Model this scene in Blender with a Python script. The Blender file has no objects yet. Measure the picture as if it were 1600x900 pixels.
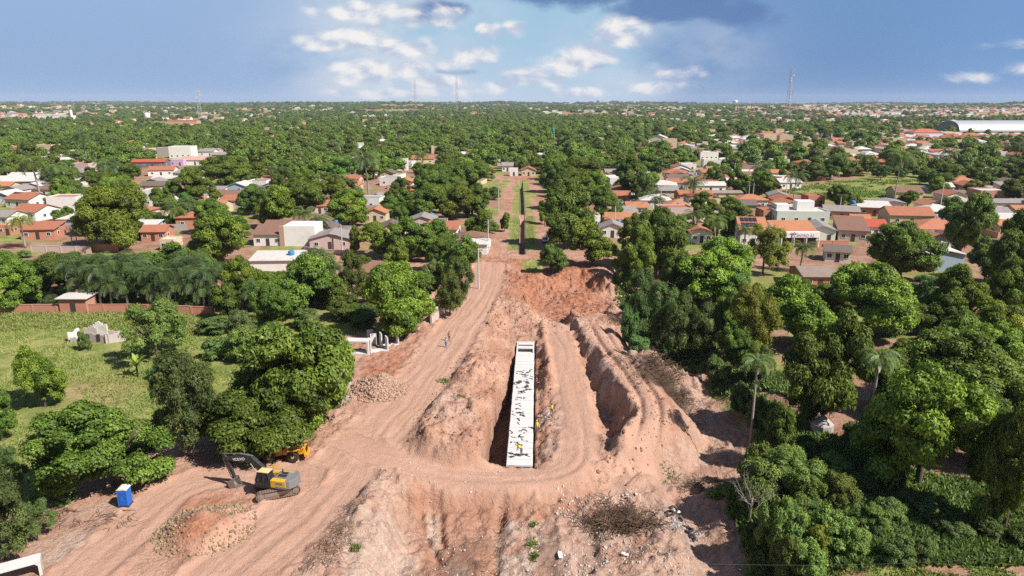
import bpy, math, random
import numpy as np
from mathutils import Vector, Matrix, Euler
R_ = math.radians
random.seed(7)
rng = np.random.default_rng(7)
scene = bpy.context.scene
COL = scene.collection

# ------------------------------------------------------------------ camera
CAM_H, F_PX, HORIZON = 38.0, 1100.0, 160.0
PITCH = math.atan((450.0 - HORIZON) / F_PX)
cam_d = bpy.data.cameras.new('camera')
cam_d.sensor_width = 36.0
cam_d.lens = 36.0 * F_PX / 1600.0
cam_d.clip_start = 0.5
cam_d.clip_end = 30000.0
cam = bpy.data.objects.new('camera', cam_d)
COL.objects.link(cam)
cam.location = (0, 0, CAM_H)
cam.rotation_euler = (math.pi / 2 - PITCH, 0, 0)
scene.camera = cam

# ------------------------------------------------------------------ light
SUN_EL, SUN_AZ = R_(46.0), R_(121.0)          # azimuth clockwise from +Y
sun_dir = Vector((math.sin(SUN_AZ) * math.cos(SUN_EL), math.cos(SUN_AZ) * math.cos(SUN_EL), math.sin(SUN_EL)))
sd = bpy.data.lights.new('sun', 'SUN')
sd.energy = 5.0
sd.angle = R_(0.53)
sd.color = (1.0, 0.95, 0.88)
so = bpy.data.objects.new('sun', sd)
COL.objects.link(so)
so.location = (60, -40, 120)
so.rotation_euler = (-sun_dir).to_track_quat('-Z', 'Y').to_euler()
scene.view_settings.view_transform = 'Standard'
scene.view_settings.look = 'None'
scene.view_settings.exposure = 0.70
scene.view_settings.gamma = 1.0
scene.view_settings.use_curve_mapping = False
scene.cycles.max_bounces = 5
scene.cycles.diffuse_bounces = 2
scene.cycles.glossy_bounces = 2
scene.cycles.transmission_bounces = 3
scene.cycles.volume_bounces = 0
scene.cycles.transparent_max_bounces = 4
scene.cycles.use_denoising = False
try:
    scene.cycles.denoiser = 'OPENIMAGEDENOISE'
except Exception:
    pass
scene.cycles.sample_clamp_indirect = 4.0


def lin(r, g, b):
    f = lambda c: (c / 255 / 12.92) if c <= 10.3 else ((c / 255 + 0.055) / 1.055) ** 2.4
    return (f(r), f(g), f(b), 1.0)


class NT:
    """tiny helper to wire shader nodes"""
    def __init__(s, tree):
        s.t = tree

    def n(s, typ, **kw):
        nd = s.t.nodes.new(typ)
        for k, v in kw.items():
            setattr(nd, k, v)
        return nd

    def link(s, a, b):
        s.t.links.new(a, b)

    def put(s, sock, v):
        if hasattr(v, 'is_output') or isinstance(v, bpy.types.NodeSocket):
            s.t.links.new(v, sock)
        else:
            sock.default_value = v

    def m(s, op, a, b=None, c=None, clamp=False):
        nd = s.n('ShaderNodeMath', operation=op, use_clamp=clamp)
        s.put(nd.inputs[0], a)
        if b is not None:
            s.put(nd.inputs[1], b)
        if c is not None:
            s.put(nd.inputs[2], c)
        return nd.outputs[0]

    def mix(s, f, a, b, blend='MIX'):
        nd = s.n('ShaderNodeMix', data_type='RGBA', blend_type=blend)
        s.put(nd.inputs[0], f)
        s.put(nd.inputs[6], a)
        s.put(nd.inputs[7], b)
        return nd.outputs[2]

    def noise(s, vec, scale=1.0, detail=4.0, rough=0.55, dist=0.0):
        nd = s.n('ShaderNodeTexNoise')
        if vec is not None:
            s.link(vec, nd.inputs['Vector'])
        nd.inputs['Scale'].default_value = scale
        nd.inputs['Detail'].default_value = detail
        nd.inputs['Roughness'].default_value = rough
        nd.inputs['Distortion'].default_value = dist
        return nd.outputs[0]

    def ramp(s, f, lo, hi):
        nd = s.n('ShaderNodeMapRange', interpolation_type='SMOOTHSTEP')
        s.put(nd.inputs[0], f)
        nd.inputs[1].default_value = lo
        nd.inputs[2].default_value = hi
        return nd.outputs[0]

    def attr(s, name):
        nd = s.n('ShaderNodeAttribute', attribute_name=name)
        return nd

    def xyz(s, x, y, z=0.0):
        nd = s.n('ShaderNodeCombineXYZ')
        for i, v in enumerate((x, y, z)):
            s.put(nd.inputs[i], v)
        return nd.outputs[0]


# ------------------------------------------------------------------ sky
def px_az(px):
    return math.atan((px - 800) / F_PX)


def px_el(py):
    return -PITCH + math.atan((450 - py) / F_PX)


def build_world():
    w = bpy.data.worlds.new('World')
    scene.world = w
    w.use_nodes = True
    w.cycles.sampling_method = 'NONE'
    t = w.node_tree
    t.nodes.clear()
    N = NT(t)
    out = N.n('ShaderNodeOutputWorld')
    bg = N.n('ShaderNodeBackground')
    bg.inputs[1].default_value = 0.05
    N.link(bg.outputs[0], out.inputs[0])
    sky = N.n('ShaderNodeTexSky', sky_type='NISHITA', sun_disc=False)
    sky.sun_elevation = SUN_EL
    sky.sun_rotation = SUN_AZ
    sky.air_density = 1.0
    sky.dust_density = 1.5
    tc = N.n('ShaderNodeTexCoord')
    d = tc.outputs['Generated']
    sep = N.n('ShaderNodeSeparateXYZ')
    N.link(d, sep.inputs[0])
    az = N.m('ARCTAN2', sep.outputs[0], sep.outputs[1])
    el = N.m('ARCSINE', sep.outputs[2])
    P = N.xyz(N.m('MULTIPLY', az, 1.0), N.m('MULTIPLY', el, 1.7), 0.0)
    warp = N.m('SUBTRACT', N.noise(P, 6.0, 5.0, 0.6), 0.5)
    warp2 = N.m('SUBTRACT', N.noise(P, 22.0, 6.0, 0.62), 0.5)
    azw = N.m('ADD', az, N.m('MULTIPLY', warp, 0.16))
    elw = N.m('ADD', el, N.m('MULTIPLY', warp2, 0.02))
    K = lambda r, g, b: tuple(c * 12.0 for c in lin(r, g, b)[:3]) + (1.0,)
    # far storm blue, paler up to the left, deeper to the right of the gap
    lr = N.ramp(azw, -0.6, 0.75)
    storm = N.mix(N.ramp(el, 0.0, 0.16), K(144, 175, 215), K(154, 183, 222))
    deep = N.mix(N.ramp(el, 0.0, 0.14), K(106, 146, 196), K(112, 151, 200))
    storm = N.mix(N.ramp(azw, 0.0, 0.2), storm, deep)
    storm = N.mix(N.ramp(azw, 0.44, 0.6), storm, K(114, 156, 207))
    # brighter gap of open sky between the two rain curtains
    gap = N.m('MULTIPLY', N.ramp(azw, -0.29, -0.19), N.ramp(azw, 0.25, 0.12))
    gapc = N.mix(N.ramp(el, 0.0, 0.12), K(184, 210, 232), K(158, 199, 225))
    col = N.mix(N.m('MULTIPLY', gap, 0.95), storm, gapc)

    def blob(px, py, sx, sy, a=1.0):
        x = N.m('DIVIDE', N.m('SUBTRACT', az, px_az(px)), sx / F_PX)
        y = N.m('DIVIDE', N.m('SUBTRACT', el, px_el(py)), sy / F_PX)
        r2 = N.m('ADD', N.m('MULTIPLY', x, x), N.m('MULTIPLY', y, y))
        return N.m('MULTIPLY', N.m('EXPONENT', N.m('MULTIPLY', r2, -1.0)), a)

    def total(bl):
        o = None
        for b in bl:
            g = blob(*b)
            o = g if o is None else N.m('MAXIMUM', o, g)
        return o
    def puff(v):
        vo = N.n('ShaderNodeTexVoronoi', feature='SMOOTH_F1')
        vo.inputs['Scale'].default_value = 32.0
        vo.inputs['Smoothness'].default_value = 0.6
        N.link(v, vo.inputs['Vector'])
        a = N.noise(v, 12.0, 9.0, 0.66, 0.4)
        return N.m('ADD', N.m('MULTIPLY', a, 0.72), N.m('MULTIPLY', N.m('SUBTRACT', 1.0, vo.outputs['Distance']), 0.28))
    n1 = puff(P)
    n1b = puff(N.xyz(N.m('ADD', az, 0.008), N.m('ADD', N.m('MULTIPLY', el, 1.7), 0.018)))
    n2 = N.noise(P, 9.0, 6.0, 0.6)
    # soft veils of broken white cloud inside the gap
    veil = N.m('MULTIPLY', N.ramp(n2, 0.28, 0.62), total([(600, 70, 130, 70, 1.0), (560, 130, 90, 50, .9), (720, 150, 160, 22, .7), (1000, 130, 120, 30, .6), (960, 40, 90, 40, .6), (660, 20, 120, 30, .9), (1110, 80, 70, 60, .4)]))
    col = N.mix(N.m('MULTIPLY', veil, 0.95), col, K(214, 222, 234))
    # grey-blue undersides / dark cloud decks
    dk = total([(900, -8, 130, 24, 1.0), (1030, 14, 110, 26, 1.1), (1130, 26, 90, 30, .8), (690, 20, 62, 22, .95), (905, 104, 60, 9, .7), (730, 112, 60, 10, .55), (1000, 95, 120, 30, .35), (600, 42, 90, 12, .5)])
    dkm = N.ramp(N.m('ADD', dk, N.m('MULTIPLY', N.m('SUBTRACT', n1, 0.5), 1.3)), 0.35, 0.8)
    col = N.mix(N.m('MULTIPLY', dkm, 0.95), col, K(96, 130, 182))
    # cumulus heads
    cu = total([(905, 84, 48, 24, 1.05), (880, 98, 44, 14, .9), (745, 86, 40, 18, 1.0), (720, 98, 30, 12, .8), (575, 112, 50, 22, .95), (765, 48, 20, 12, .95), (805, 45, 20, 11, .8), (832, 122, 60, 14, .9), (785, 132, 24, 14, .9),
                (950, 50, 46, 24, .8), (1000, 140, 70, 12, .75), (640, 76, 70, 18, .75), (650, 108, 26, 14, .85), (700, 28, 40, 14, .8), (600, 18, 90, 26, .75), (560, 62, 80, 22, .7), (690, 128, 50, 10, .7), (900, 146, 60, 10, .75),
                (640, 146, 120, 9, .6), (1545, 84, 40, 8, .42), (1580, 118, 50, 12, .46), (1480, 128, 80, 10, .36), (1040, 112, 60, 12, .55), (40, 250, 5, 5, .1)])
    cum = N.m('MULTIPLY', N.ramp(cu, 0.04, 0.3), N.ramp(N.m('ADD', cu, N.m('MULTIPLY', N.m('SUBTRACT', n1, 0.5), 2.0)), 0.16, 0.72))
    shade = N.ramp(N.m('SUBTRACT', n1, n1b), -0.10, 0.12)
    ccol = N.mix(shade, K(188, 200, 222), K(252, 248, 244))
    col = N.mix(N.m('MULTIPLY', cum, 0.92), col, ccol)
    # above and behind the view: the same broken deck over clear sky
    deck = N.mix(N.ramp(N.noise(d, 2.2, 6.0, 0.6), 0.42, 0.66), sky.outputs[0], K(105, 132, 176))
    f_up = N.ramp(el, 0.16, 0.55)
    f_back = N.ramp(N.m('ABSOLUTE', az), 1.0, 1.9)
    f = N.m('MAXIMUM', f_up, f_back)
    col = N.mix(f, col, deck)
    N.link(col, bg.inputs[0])


build_world()

# ------------------------------------------------------------------ layout helpers


def G(px, py, z=0.0):
    """ground point (at height z) seen at a photo position"""
    u, v = (px - 800) / F_PX, (450 - py) / F_PX
    dy = math.cos(PITCH) + v * math.sin(PITCH)
    dz = -math.sin(PITCH) + v * math.cos(PITCH)
    t = (z - CAM_H) / dz
    return (u * t, dy * t)


def depth_of(y, z=0.0):
    return y * math.cos(PITCH) + (CAM_H - z) * math.sin(PITCH)


def proj(x, y, z=0.0):
    dd = depth_of(y, z)
    up = -(CAM_H - z) * math.cos(PITCH) + y * math.sin(PITCH)
    return 800 + F_PX * x / dd, 450 - F_PX * up / dd


def z_at(y, py):
    """height that shows at photo row py at ground distance y"""
    return CAM_H + y * math.tan(-PITCH + math.atan((450 - py) / F_PX))


def sstep(e0, e1, x):
    t = np.clip((x - e0) / (e1 - e0), 0, 1)
    return t * t * (3 - 2 * t)


_tabs = {}


def vnoise(x, y, seed=0):
    if seed not in _tabs:
        _tabs[seed] = np.random.default_rng(1000 + seed).random((256, 256))
    T = _tabs[seed]
    xi, yi = np.floor(x).astype(int), np.floor(y).astype(int)
    fx, fy = x - xi, y - yi
    fx, fy = fx * fx * (3 - 2 * fx), fy * fy * (3 - 2 * fy)
    a, b = T[xi % 256, yi % 256], T[(xi + 1) % 256, yi % 256]
    c, d = T[xi % 256, (yi + 1) % 256], T[(xi + 1) % 256, (yi + 1) % 256]
    return (a * (1 - fx) + b * fx) * (1 - fy) + (c * (1 - fx) + d * fx) * fy - 0.5


def fbm(x, y, scale, octv=4, seed=0, gain=0.5):
    o, a, s = 0, 1.0, 1.0 / scale
    for i in range(octv):
        o = o + a * vnoise(x * s + 17.3 * i, y * s - 9.1 * i, seed + i)
        a *= gain
        s *= 2.03
    return o


def sdpoly(X, Y, poly):
    d = np.full(X.shape, 1e18)
    inside = np.zeros(X.shape, bool)
    n = len(poly)
    for i in range(n):
        (ax, ay), (bx, by) = poly[i], poly[(i + 1) % n]
        ex, ey = bx - ax, by - ay
        wx, wy = X - ax, Y - ay
        t = np.clip((wx * ex + wy * ey) / (ex * ex + ey * ey + 1e-9), 0, 1)
        d = np.minimum(d, (wx - ex * t) ** 2 + (wy - ey * t) ** 2)
        c = (ay > Y) != (by > Y)
        with np.errstate(divide='ignore', invalid='ignore'):
            xi = (bx - ax) * (Y - ay) / (by - ay + 1e-12) + ax
        inside ^= c & (X < xi)
    d = np.sqrt(d)
    return np.where(inside, -d, d)


def dline(X, Y, pts, vals=None):
    """distance, distance along, signed side offset and interpolated value for a polyline"""
    best = np.full(X.shape, 1e18)
    al, lat, val = np.zeros(X.shape), np.zeros(X.shape), np.zeros(X.shape)
    L = 0.0
    for i in range(len(pts) - 1):
        (ax, ay), (bx, by) = pts[i], pts[i + 1]
        ex, ey = bx - ax, by - ay
        l = math.hypot(ex, ey)
        wx, wy = X - ax, Y - ay
        t = np.clip((wx * ex + wy * ey) / (l * l), 0, 1)
        d2 = (wx - ex * t) ** 2 + (wy - ey * t) ** 2
        m = d2 < best
        best = np.where(m, d2, best)
        al = np.where(m, L + t * l, al)
        lat = np.where(m, (wx * ey - wy * ex) / l, lat)
        if vals is not None:
            val = np.where(m, vals[i] + t * (vals[i + 1] - vals[i]), val)
        L += l
    return np.sqrt(best), al, lat, val


def smooth_line(pts, k=6):
    out = []
    n = len(pts)
    for i in range(n - 1):
        p0, p1, p2, p3 = pts[max(i - 1, 0)], pts[i], pts[i + 1], pts[min(i + 2, n - 1)]
        for j in range(k):
            t = j / k
            out.append(tuple(0.5 * (2 * p1[c] + (p2[c] - p0[c]) * t + (2 * p0[c] - 5 * p1[c] + 4 * p2[c] - p3[c]) * t * t + (3 * p1[c] - p0[c] - 3 * p2[c] + p3[c]) * t ** 3) for c in range(len(p1))))
    out.append(tuple(pts[-1]))
    return out


# ------------------------------------------------------------------ mesh builder
class MB:
    def __init__(s):
        s.v, s.f, s.mi = [], [], []

    def add(s, vs, fs, mi=0):
        o = len(s.v)
        s.v += [tuple(p) for p in vs]
        s.f += [tuple(o + i for i in q) for q in fs]
        s.mi += [mi] * len(fs)
        return s

    def hexa(s, p, mi=0):
        """8 corners: bottom ring 0-3, top ring 4-7"""
        return s.add(p, [(3, 2, 1, 0), (4, 5, 6, 7), (0, 1, 5, 4), (1, 2, 6, 5), (2, 3, 7, 6), (3, 0, 4, 7)], mi)

    def box(s, c, d, rz=0.0, mi=0, taper=1.0, bev=0.0):
        cx, cy, cz = c
        hx, hy, hz = d[0] / 2, d[1] / 2, d[2] / 2
        cr, sr = math.cos(rz), math.sin(rz)
        P = []
        for z, k in ((-hz, 1.0), (hz, taper)):
            for x, y in ((-hx, -hy), (hx, -hy), (hx, hy), (-hx, hy)):
                x, y = x * k, y * k
                P.append((cx + x * cr - y * sr, cy + x * sr + y * cr, cz + z))
        return s.hexa(P, mi)

    def prism(s, poly, y0, y1, mi=0, axis='y'):
        """extrude an (a, z) outline along y (or x)"""
        n = len(poly)
        if axis == 'y':
            vs = [(a, y0, z) for a, z in poly] + [(a, y1, z) for a, z in poly]
        elif axis == 'x':
            vs = [(y0, a, z) for a, z in poly] + [(y1, a, z) for a, z in poly]
        else:
            vs = [(a, z, y0) for a, z in poly] + [(a, z, y1) for a, z in poly]
        fs = [tuple(range(n - 1, -1, -1)), tuple(range(n, 2 * n))]
        fs += [(i, (i + 1) % n, n + (i + 1) % n, n + i) for i in range(n)]
        return s.add(vs, fs, mi)

    def tube(s, pts, r, n=6, mi=0, caps=True):
        rs = r if isinstance(r, (list, tuple)) else [r] * len(pts)
        P = [Vector(p) for p in pts]
        vs = []
        ref = None
        for i, p in enumerate(P):
            d = (P[min(i + 1, len(P) - 1)] - P[max(i - 1, 0)]).normalized()
            a = d.cross(Vector((0, 0, 1)) if abs(d.z) < 0.9 else Vector((1, 0, 0))).normalized() if ref is None else (ref - d * ref.dot(d)).normalized()
            ref = a
            b = d.cross(a)
            for k in range(n):
                t = 2 * math.pi * k / n
                vs.append(p + (a * math.cos(t) + b * math.sin(t)) * rs[i])
        fs = []
        for i in range(len(P) - 1):
            for k in range(n):
                fs.append((i * n + k, i * n + (k + 1) % n, (i + 1) * n + (k + 1) % n, (i + 1) * n + k))
        if caps:
            fs.append(tuple(range(n - 1, -1, -1)))
            fs.append(tuple((len(P) - 1) * n + k for k in range(n)))
        return s.add(vs, fs, mi)

    def disc(s, c, r, h, n=16, axis='y', mi=0):
        a = {'x': (h, 0, 0), 'y': (0, h, 0), 'z': (0, 0, h)}[axis]
        c = Vector(c)
        a = Vector(a)
        return s.tube([c - a / 2, c + a / 2], r, n, mi)

    def lathe(s, prof, n=16, mi=0, c=(0, 0, 0)):
        vs, fs = [], []
        for r, z in prof:
            for k in range(n):
                t = 2 * math.pi * k / n
                vs.append((c[0] + r * math.cos(t), c[1] + r * math.sin(t), c[2] + z))
        for i in range(len(prof) - 1):
            for k in range(n):
                fs.append((i * n + k, i * n + (k + 1) % n, (i + 1) * n + (k + 1) % n, (i + 1) * n + k))
        fs.append(tuple(range(n - 1, -1, -1)))
        fs.append(tuple((len(prof) - 1) * n + k for k in range(n)))
        return s.add(vs, fs, mi)

    def mesh(s, name, mats, smooth=False):
        me = bpy.data.meshes.new(name)
        me.from_pydata(s.v, [], s.f)
        for m in (mats if isinstance(mats, (list, tuple)) else [mats]):
            me.materials.append(m)
        if any(s.mi):
            me.polygons.foreach_set('material_index', s.mi)
        if smooth:
            me.polygons.foreach_set('use_smooth', [True] * len(s.f))
        me.update()
        return me

    def build(s, name, mats, parent=None, smooth=False, bevel=0.0):
        me = s.mesh(name, mats, smooth)
        o = link(name, me, parent)
        if bevel:
            bv = o.modifiers.new('bevel', 'BEVEL')
            bv.width = bevel
            bv.segments = 2
            bv.limit_method = 'ANGLE'
        return o


def link(name, data, parent=None, loc=None, rot=None, scale=None, color=None):
    o = bpy.data.objects.new(name, data)
    COL.objects.link(o)
    if parent is not None:
        o.parent = parent
    if loc is not None:
        o.location = loc
    if rot is not None:
        o.rotation_euler = rot if isinstance(rot, (tuple, list, Euler)) else (0, 0, rot)
    if scale is not None:
        o.scale = scale if isinstance(scale, (tuple, list)) else (scale,) * 3
    if color is not None:
        o.color = tuple(color[:3]) + (1.0,)
    return o


LABELS = {}


def tag(o, label=None, cat=None, group=None, kind=None):
    if label:
        o['label'] = label
    if cat:
        o['category'] = cat
    if group:
        o['group'] = group
    if kind:
        o['kind'] = kind
    return o


def thing(name, loc, rz=0.0, label=None, cat=None, group=None, scale=None):
    o = link(name, None, None, loc, rz, scale)
    return tag(o, label, cat, group)


LAND = []            # landmarks for telling look-alikes apart: (x, y, z, words)


def landmark(x, y, z, words):
    LAND.append((x, y, z, words))


def np_mesh(name, V, F, mats, tint=None, smooth=False):
    me = bpy.data.meshes.new(name)
    V = np.asarray(V, dtype=np.float32)
    F = np.asarray(F, dtype=np.int32)
    k = F.shape[1]
    me.vertices.add(len(V))
    me.vertices.foreach_set('co', V.ravel())
    me.loops.add(F.size)
    me.loops.foreach_set('vertex_index', F.ravel())
    me.polygons.add(len(F))
    me.polygons.foreach_set('loop_start', np.arange(0, F.size, k, dtype=np.int32))
    me.polygons.foreach_set('loop_total', np.full(len(F), k, dtype=np.int32))
    if smooth:
        me.polygons.foreach_set('use_smooth', np.ones(len(F), dtype=bool))
    for m in (mats if isinstance(mats, (list, tuple)) else [mats]):
        me.materials.append(m)
    me.update(calc_edges=True)
    if tint is not None:
        a = me.attributes.new('tint', 'FLOAT', 'POINT')
        a.data.foreach_set('value', np.asarray(tint, dtype=np.float32))
    return me


# ------------------------------------------------------------------ materials
def mat(name, rough=0.7, spec=0.3, metal=0.0):
    m = bpy.data.materials.new(name)
    m.use_nodes = True
    t = m.node_tree
    b = t.nodes['Principled BSDF']
    b.inputs['Roughness'].default_value = rough
    b.inputs['Specular IOR Level'].default_value = spec
    b.inputs['Metallic'].default_value = metal
    return m, NT(t), b


def paint(name, col, rough=0.6, spec=0.35, metal=0.0, dirt=0.25, scale=3.0, dcol=(0.30, 0.18, 0.12, 1), bump=0.0):
    m, N, b = mat(name, rough, spec, metal)
    tc = N.n('ShaderNodeTexCoord')
    n = N.noise(tc.outputs['Object'], scale, 5.0, 0.65)
    c = N.mix(N.m('MULTIPLY', N.ramp(n, 0.45, 0.75), dirt), col, dcol)
    n2 = N.noise(tc.outputs['Object'], scale * 6, 3.0)
    c = N.mix(N.m('MULTIPLY', n2, 0.18), c, (0, 0, 0, 1))
    N.link(c, b.inputs['Base Color'])
    if bump:
        bp = N.n('ShaderNodeBump')
        bp.inputs['Strength'].default_value = bump
        N.link(n2, bp.inputs['Height'])
        N.link(bp.outputs[0], b.inputs['Normal'])
    return m


M = {}
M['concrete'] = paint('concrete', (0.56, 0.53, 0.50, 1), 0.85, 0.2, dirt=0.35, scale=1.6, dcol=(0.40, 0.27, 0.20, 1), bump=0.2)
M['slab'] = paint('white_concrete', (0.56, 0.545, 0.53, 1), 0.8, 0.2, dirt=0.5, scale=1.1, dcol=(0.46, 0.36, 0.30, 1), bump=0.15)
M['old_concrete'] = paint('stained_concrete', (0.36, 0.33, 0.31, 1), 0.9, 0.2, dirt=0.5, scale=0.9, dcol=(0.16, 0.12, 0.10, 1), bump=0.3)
M['pole'] = paint('pole_concrete', (0.50, 0.47, 0.43, 1), 0.85, 0.2, dirt=0.2)
M['tar'] = paint('tar', (0.035, 0.035, 0.04, 1), 0.6, 0.3, dirt=0.1)
M['yellow'] = paint('yellow_machine_paint', (0.62, 0.36, 0.03, 1), 0.42, 0.45, dirt=0.3, scale=1.5)
M['orange_yellow'] = paint('orange_machine_paint', (0.66, 0.30, 0.02, 1), 0.45, 0.45, dirt=0.35, scale=1.5)
M['pale_yellow'] = paint('cab_roof_paint', (0.66, 0.50, 0.22, 1), 0.5, 0.4, dirt=0.2)
M['machine_grey'] = paint('grey_machine_paint', (0.17, 0.17, 0.18, 1), 0.5, 0.4, dirt=0.3)
M['machine_dark'] = paint('charcoal_machine_paint', (0.025, 0.026, 0.03, 1), 0.45, 0.45, dirt=0.22)
M['steel'] = paint('worn_steel', (0.30, 0.27, 0.24, 1), 0.45, 0.5, 0.5, dirt=0.5)
M['track'] = paint('muddy_track_steel', (0.17, 0.12, 0.09, 1), 0.8, 0.3, dirt=0.6, dcol=(0.36, 0.22, 0.15, 1))
M['rubber'] = paint('rubber', (0.03, 0.028, 0.026, 1), 0.8, 0.25, dirt=0.4, dcol=(0.25, 0.15, 0.10, 1))
M['blue'] = paint('blue_plastic', (0.015, 0.13, 0.52, 1), 0.45, 0.4, dirt=0.08)
M['blue_dark'] = paint('blue_plastic_door', (0.012, 0.10, 0.44, 1), 0.5, 0.4, dirt=0.06)
M['white'] = paint('white_paint', (0.76, 0.74, 0.71, 1), 0.7, 0.3, dirt=0.18, scale=0.6)
M['roof_white'] = paint('pale_plastic_roof', (0.62, 0.60, 0.56, 1), 0.5, 0.3, dirt=0.3)
M['glass'] = paint('dark_window_glass', (0.018, 0.022, 0.028, 1), 0.12, 0.6, dirt=0.04)
M['metal_white'] = paint('galvanised_metal', (0.55, 0.55, 0.55, 1), 0.4, 0.5, 0.4, dirt=0.1)
M['mast_red'] = paint('mast_red', (0.45, 0.07, 0.05, 1), 0.6, dirt=0.1)
M['wood'] = paint('dead_wood', (0.20, 0.13, 0.09, 1), 0.9, 0.1, dirt=0.5, dcol=(0.34, 0.26, 0.20, 1), bump=0.3)
M['brush'] = paint('dry_brush', (0.10, 0.065, 0.045, 1), 0.9, 0.1, dirt=0.5, scale=0.4, dcol=(0.30, 0.20, 0.13, 1))
M['bark'] = paint('bark', (0.11, 0.08, 0.06, 1), 0.95, 0.1, dirt=0.4, scale=2.0, dcol=(0.2, 0.16, 0.13, 1), bump=0.5)
M['palm_bark'] = paint('palm_bark', (0.33, 0.29, 0.25, 1), 0.95, 0.1, dirt=0.4, scale=2.0, dcol=(0.2, 0.15, 0.12, 1), bump=0.4)
M['dead_frond'] = paint('dead_frond', (0.22, 0.16, 0.11, 1), 0.9, 0.1, dirt=0.3)
M['dark_door'] = paint('dark_door', (0.06, 0.045, 0.04, 1), 0.5, 0.3, dirt=0.1)
M['panel'] = paint('solar_cell', (0.02, 0.028, 0.055, 1), 0.2, 0.5, dirt=0.02)
M['letter'] = paint('purple_letter', (0.30, 0.16, 0.34, 1), 0.6, 0.2, dirt=0.0)
M['letter_white'] = paint('white_letter', (0.75, 0.75, 0.75, 1), 0.6, 0.2, dirt=0.0)
M['tarp'] = paint('grey_plastic', (0.18, 0.18, 0.20, 1), 0.35, 0.5, dirt=0.3)
M['tank_blue'] = paint('blue_tank', (0.04, 0.20, 0.42, 1), 0.5, 0.4, dirt=0.1)
M['tank_green'] = paint('green_tank', (0.02, 0.22, 0.15, 1), 0.5, 0.4, dirt=0.1)
M['wire'] = paint('wire', (0.10, 0.10, 0.10, 1), 0.6, 0.3, dirt=0.0)


def object_coloured(name, rough, build):
    m, N, b = mat(name, rough, 0.25)
    oi = N.n('ShaderNodeObjectInfo')
    tc = N.n('ShaderNodeTexCoord')
    build(N, b, oi.outputs['Color'], tc.outputs['Object'], oi)
    return m


def _wall(N, b, col, P, oi):
    n = N.noise(P, 0.7, 6.0, 0.65)
    c = N.mix(N.m('MULTIPLY', N.ramp(n, 0.48, 0.8), 0.35), col, (0.32, 0.22, 0.17, 1))
    sep = N.n('ShaderNodeSeparateXYZ')
    N.link(P, sep.inputs[0])
    c = N.mix(N.m('MULTIPLY', N.noise(P, 8.0, 3.0), 0.15), c, (0.1, 0.08, 0.07, 1))
    N.link(c, b.inputs['Base Color'])


def _roof(N, b, col, P, oi):
    n = N.noise(P, 0.5, 6.0, 0.7)
    c = N.mix(N.m('MULTIPLY', N.ramp(n, 0.42, 0.72), 0.45), col, N.mix(0.5, col, (0.06, 0.045, 0.04, 1)))
    n2 = N.noise(P, 5.0, 3.0, 0.6)
    c = N.mix(N.m('MULTIPLY', n2, 0.35), c, N.mix(0.6, col, (0.05, 0.03, 0.02, 1)))
    N.link(c, b.inputs['Base Color'])
    w = N.n('ShaderNodeTexWave', wave_type='BANDS', bands_direction='X')
    w.inputs['Scale'].default_value = 1.2
    w.inputs['Distortion'].default_value = 0.4
    N.link(P, w.inputs['Vector'])
    bp = N.n('ShaderNodeBump')
    bp.inputs['Strength'].default_value = 0.35
    bp.inputs['Distance'].default_value = 0.1
    N.link(w.outputs[0], bp.inputs['Height'])
    N.link(bp.outputs[0], b.inputs['Normal'])


def _brick(N, b, col, P, oi):
    br = N.n('ShaderNodeTexBrick')
    mp = N.n('ShaderNodeMapping')
    mp.inputs['Rotation'].default_value = (math.pi / 2, 0, 0)
    N.link(P, mp.inputs[0])
    N.link(mp.outputs[0], br.inputs['Vector'])
    br.inputs['Scale'].default_value = 2.4
    br.inputs['Mortar Size'].default_value = 0.03
    br.inputs['Color1'].default_value = (0.50, 0.19, 0.11, 1)
    br.inputs['Color2'].default_value = (0.42, 0.145, 0.085, 1)
    br.inputs['Mortar'].default_value = (0.40, 0.26, 0.20, 1)
    c = N.mix(N.m('MULTIPLY', N.ramp(N.noise(P, 0.6, 5.0, 0.7), 0.5, 0.8), 0.5), br.outputs[0], (0.22, 0.12, 0.09, 1))
    N.link(c, b.inputs['Base Color'])


M['wall'] = object_coloured('rendered_wall', 0.85, _wall)
M['roof'] = object_coloured('tile_roof', 0.85, _roof)
M['brick'] = object_coloured('brick_wall', 0.9, _brick)


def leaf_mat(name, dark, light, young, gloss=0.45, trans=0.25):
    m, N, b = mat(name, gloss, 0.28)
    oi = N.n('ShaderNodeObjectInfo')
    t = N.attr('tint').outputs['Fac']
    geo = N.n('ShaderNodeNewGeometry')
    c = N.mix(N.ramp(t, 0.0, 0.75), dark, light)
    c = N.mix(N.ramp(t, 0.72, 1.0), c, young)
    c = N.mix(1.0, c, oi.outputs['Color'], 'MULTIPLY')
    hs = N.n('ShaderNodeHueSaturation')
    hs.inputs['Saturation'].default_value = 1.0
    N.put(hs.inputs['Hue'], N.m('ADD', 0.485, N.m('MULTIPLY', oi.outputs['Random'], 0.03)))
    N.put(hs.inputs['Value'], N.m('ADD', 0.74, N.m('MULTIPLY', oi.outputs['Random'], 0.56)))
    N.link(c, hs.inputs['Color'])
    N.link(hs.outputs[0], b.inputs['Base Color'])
    tr = N.n('ShaderNodeBsdfTranslucent')
    N.link(N.mix(0.5, hs.outputs[0], (0.20, 0.26, 0.02, 1)), tr.inputs['Color'])
    mx = N.n('ShaderNodeMixShader')
    mx.inputs[0].default_value = trans
    out = N.t.nodes['Material Output']
    N.link(b.outputs[0], mx.inputs[1])
    N.link(tr.outputs[0], mx.inputs[2])
    N.link(mx.outputs[0], out.inputs[0])
    return m


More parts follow.
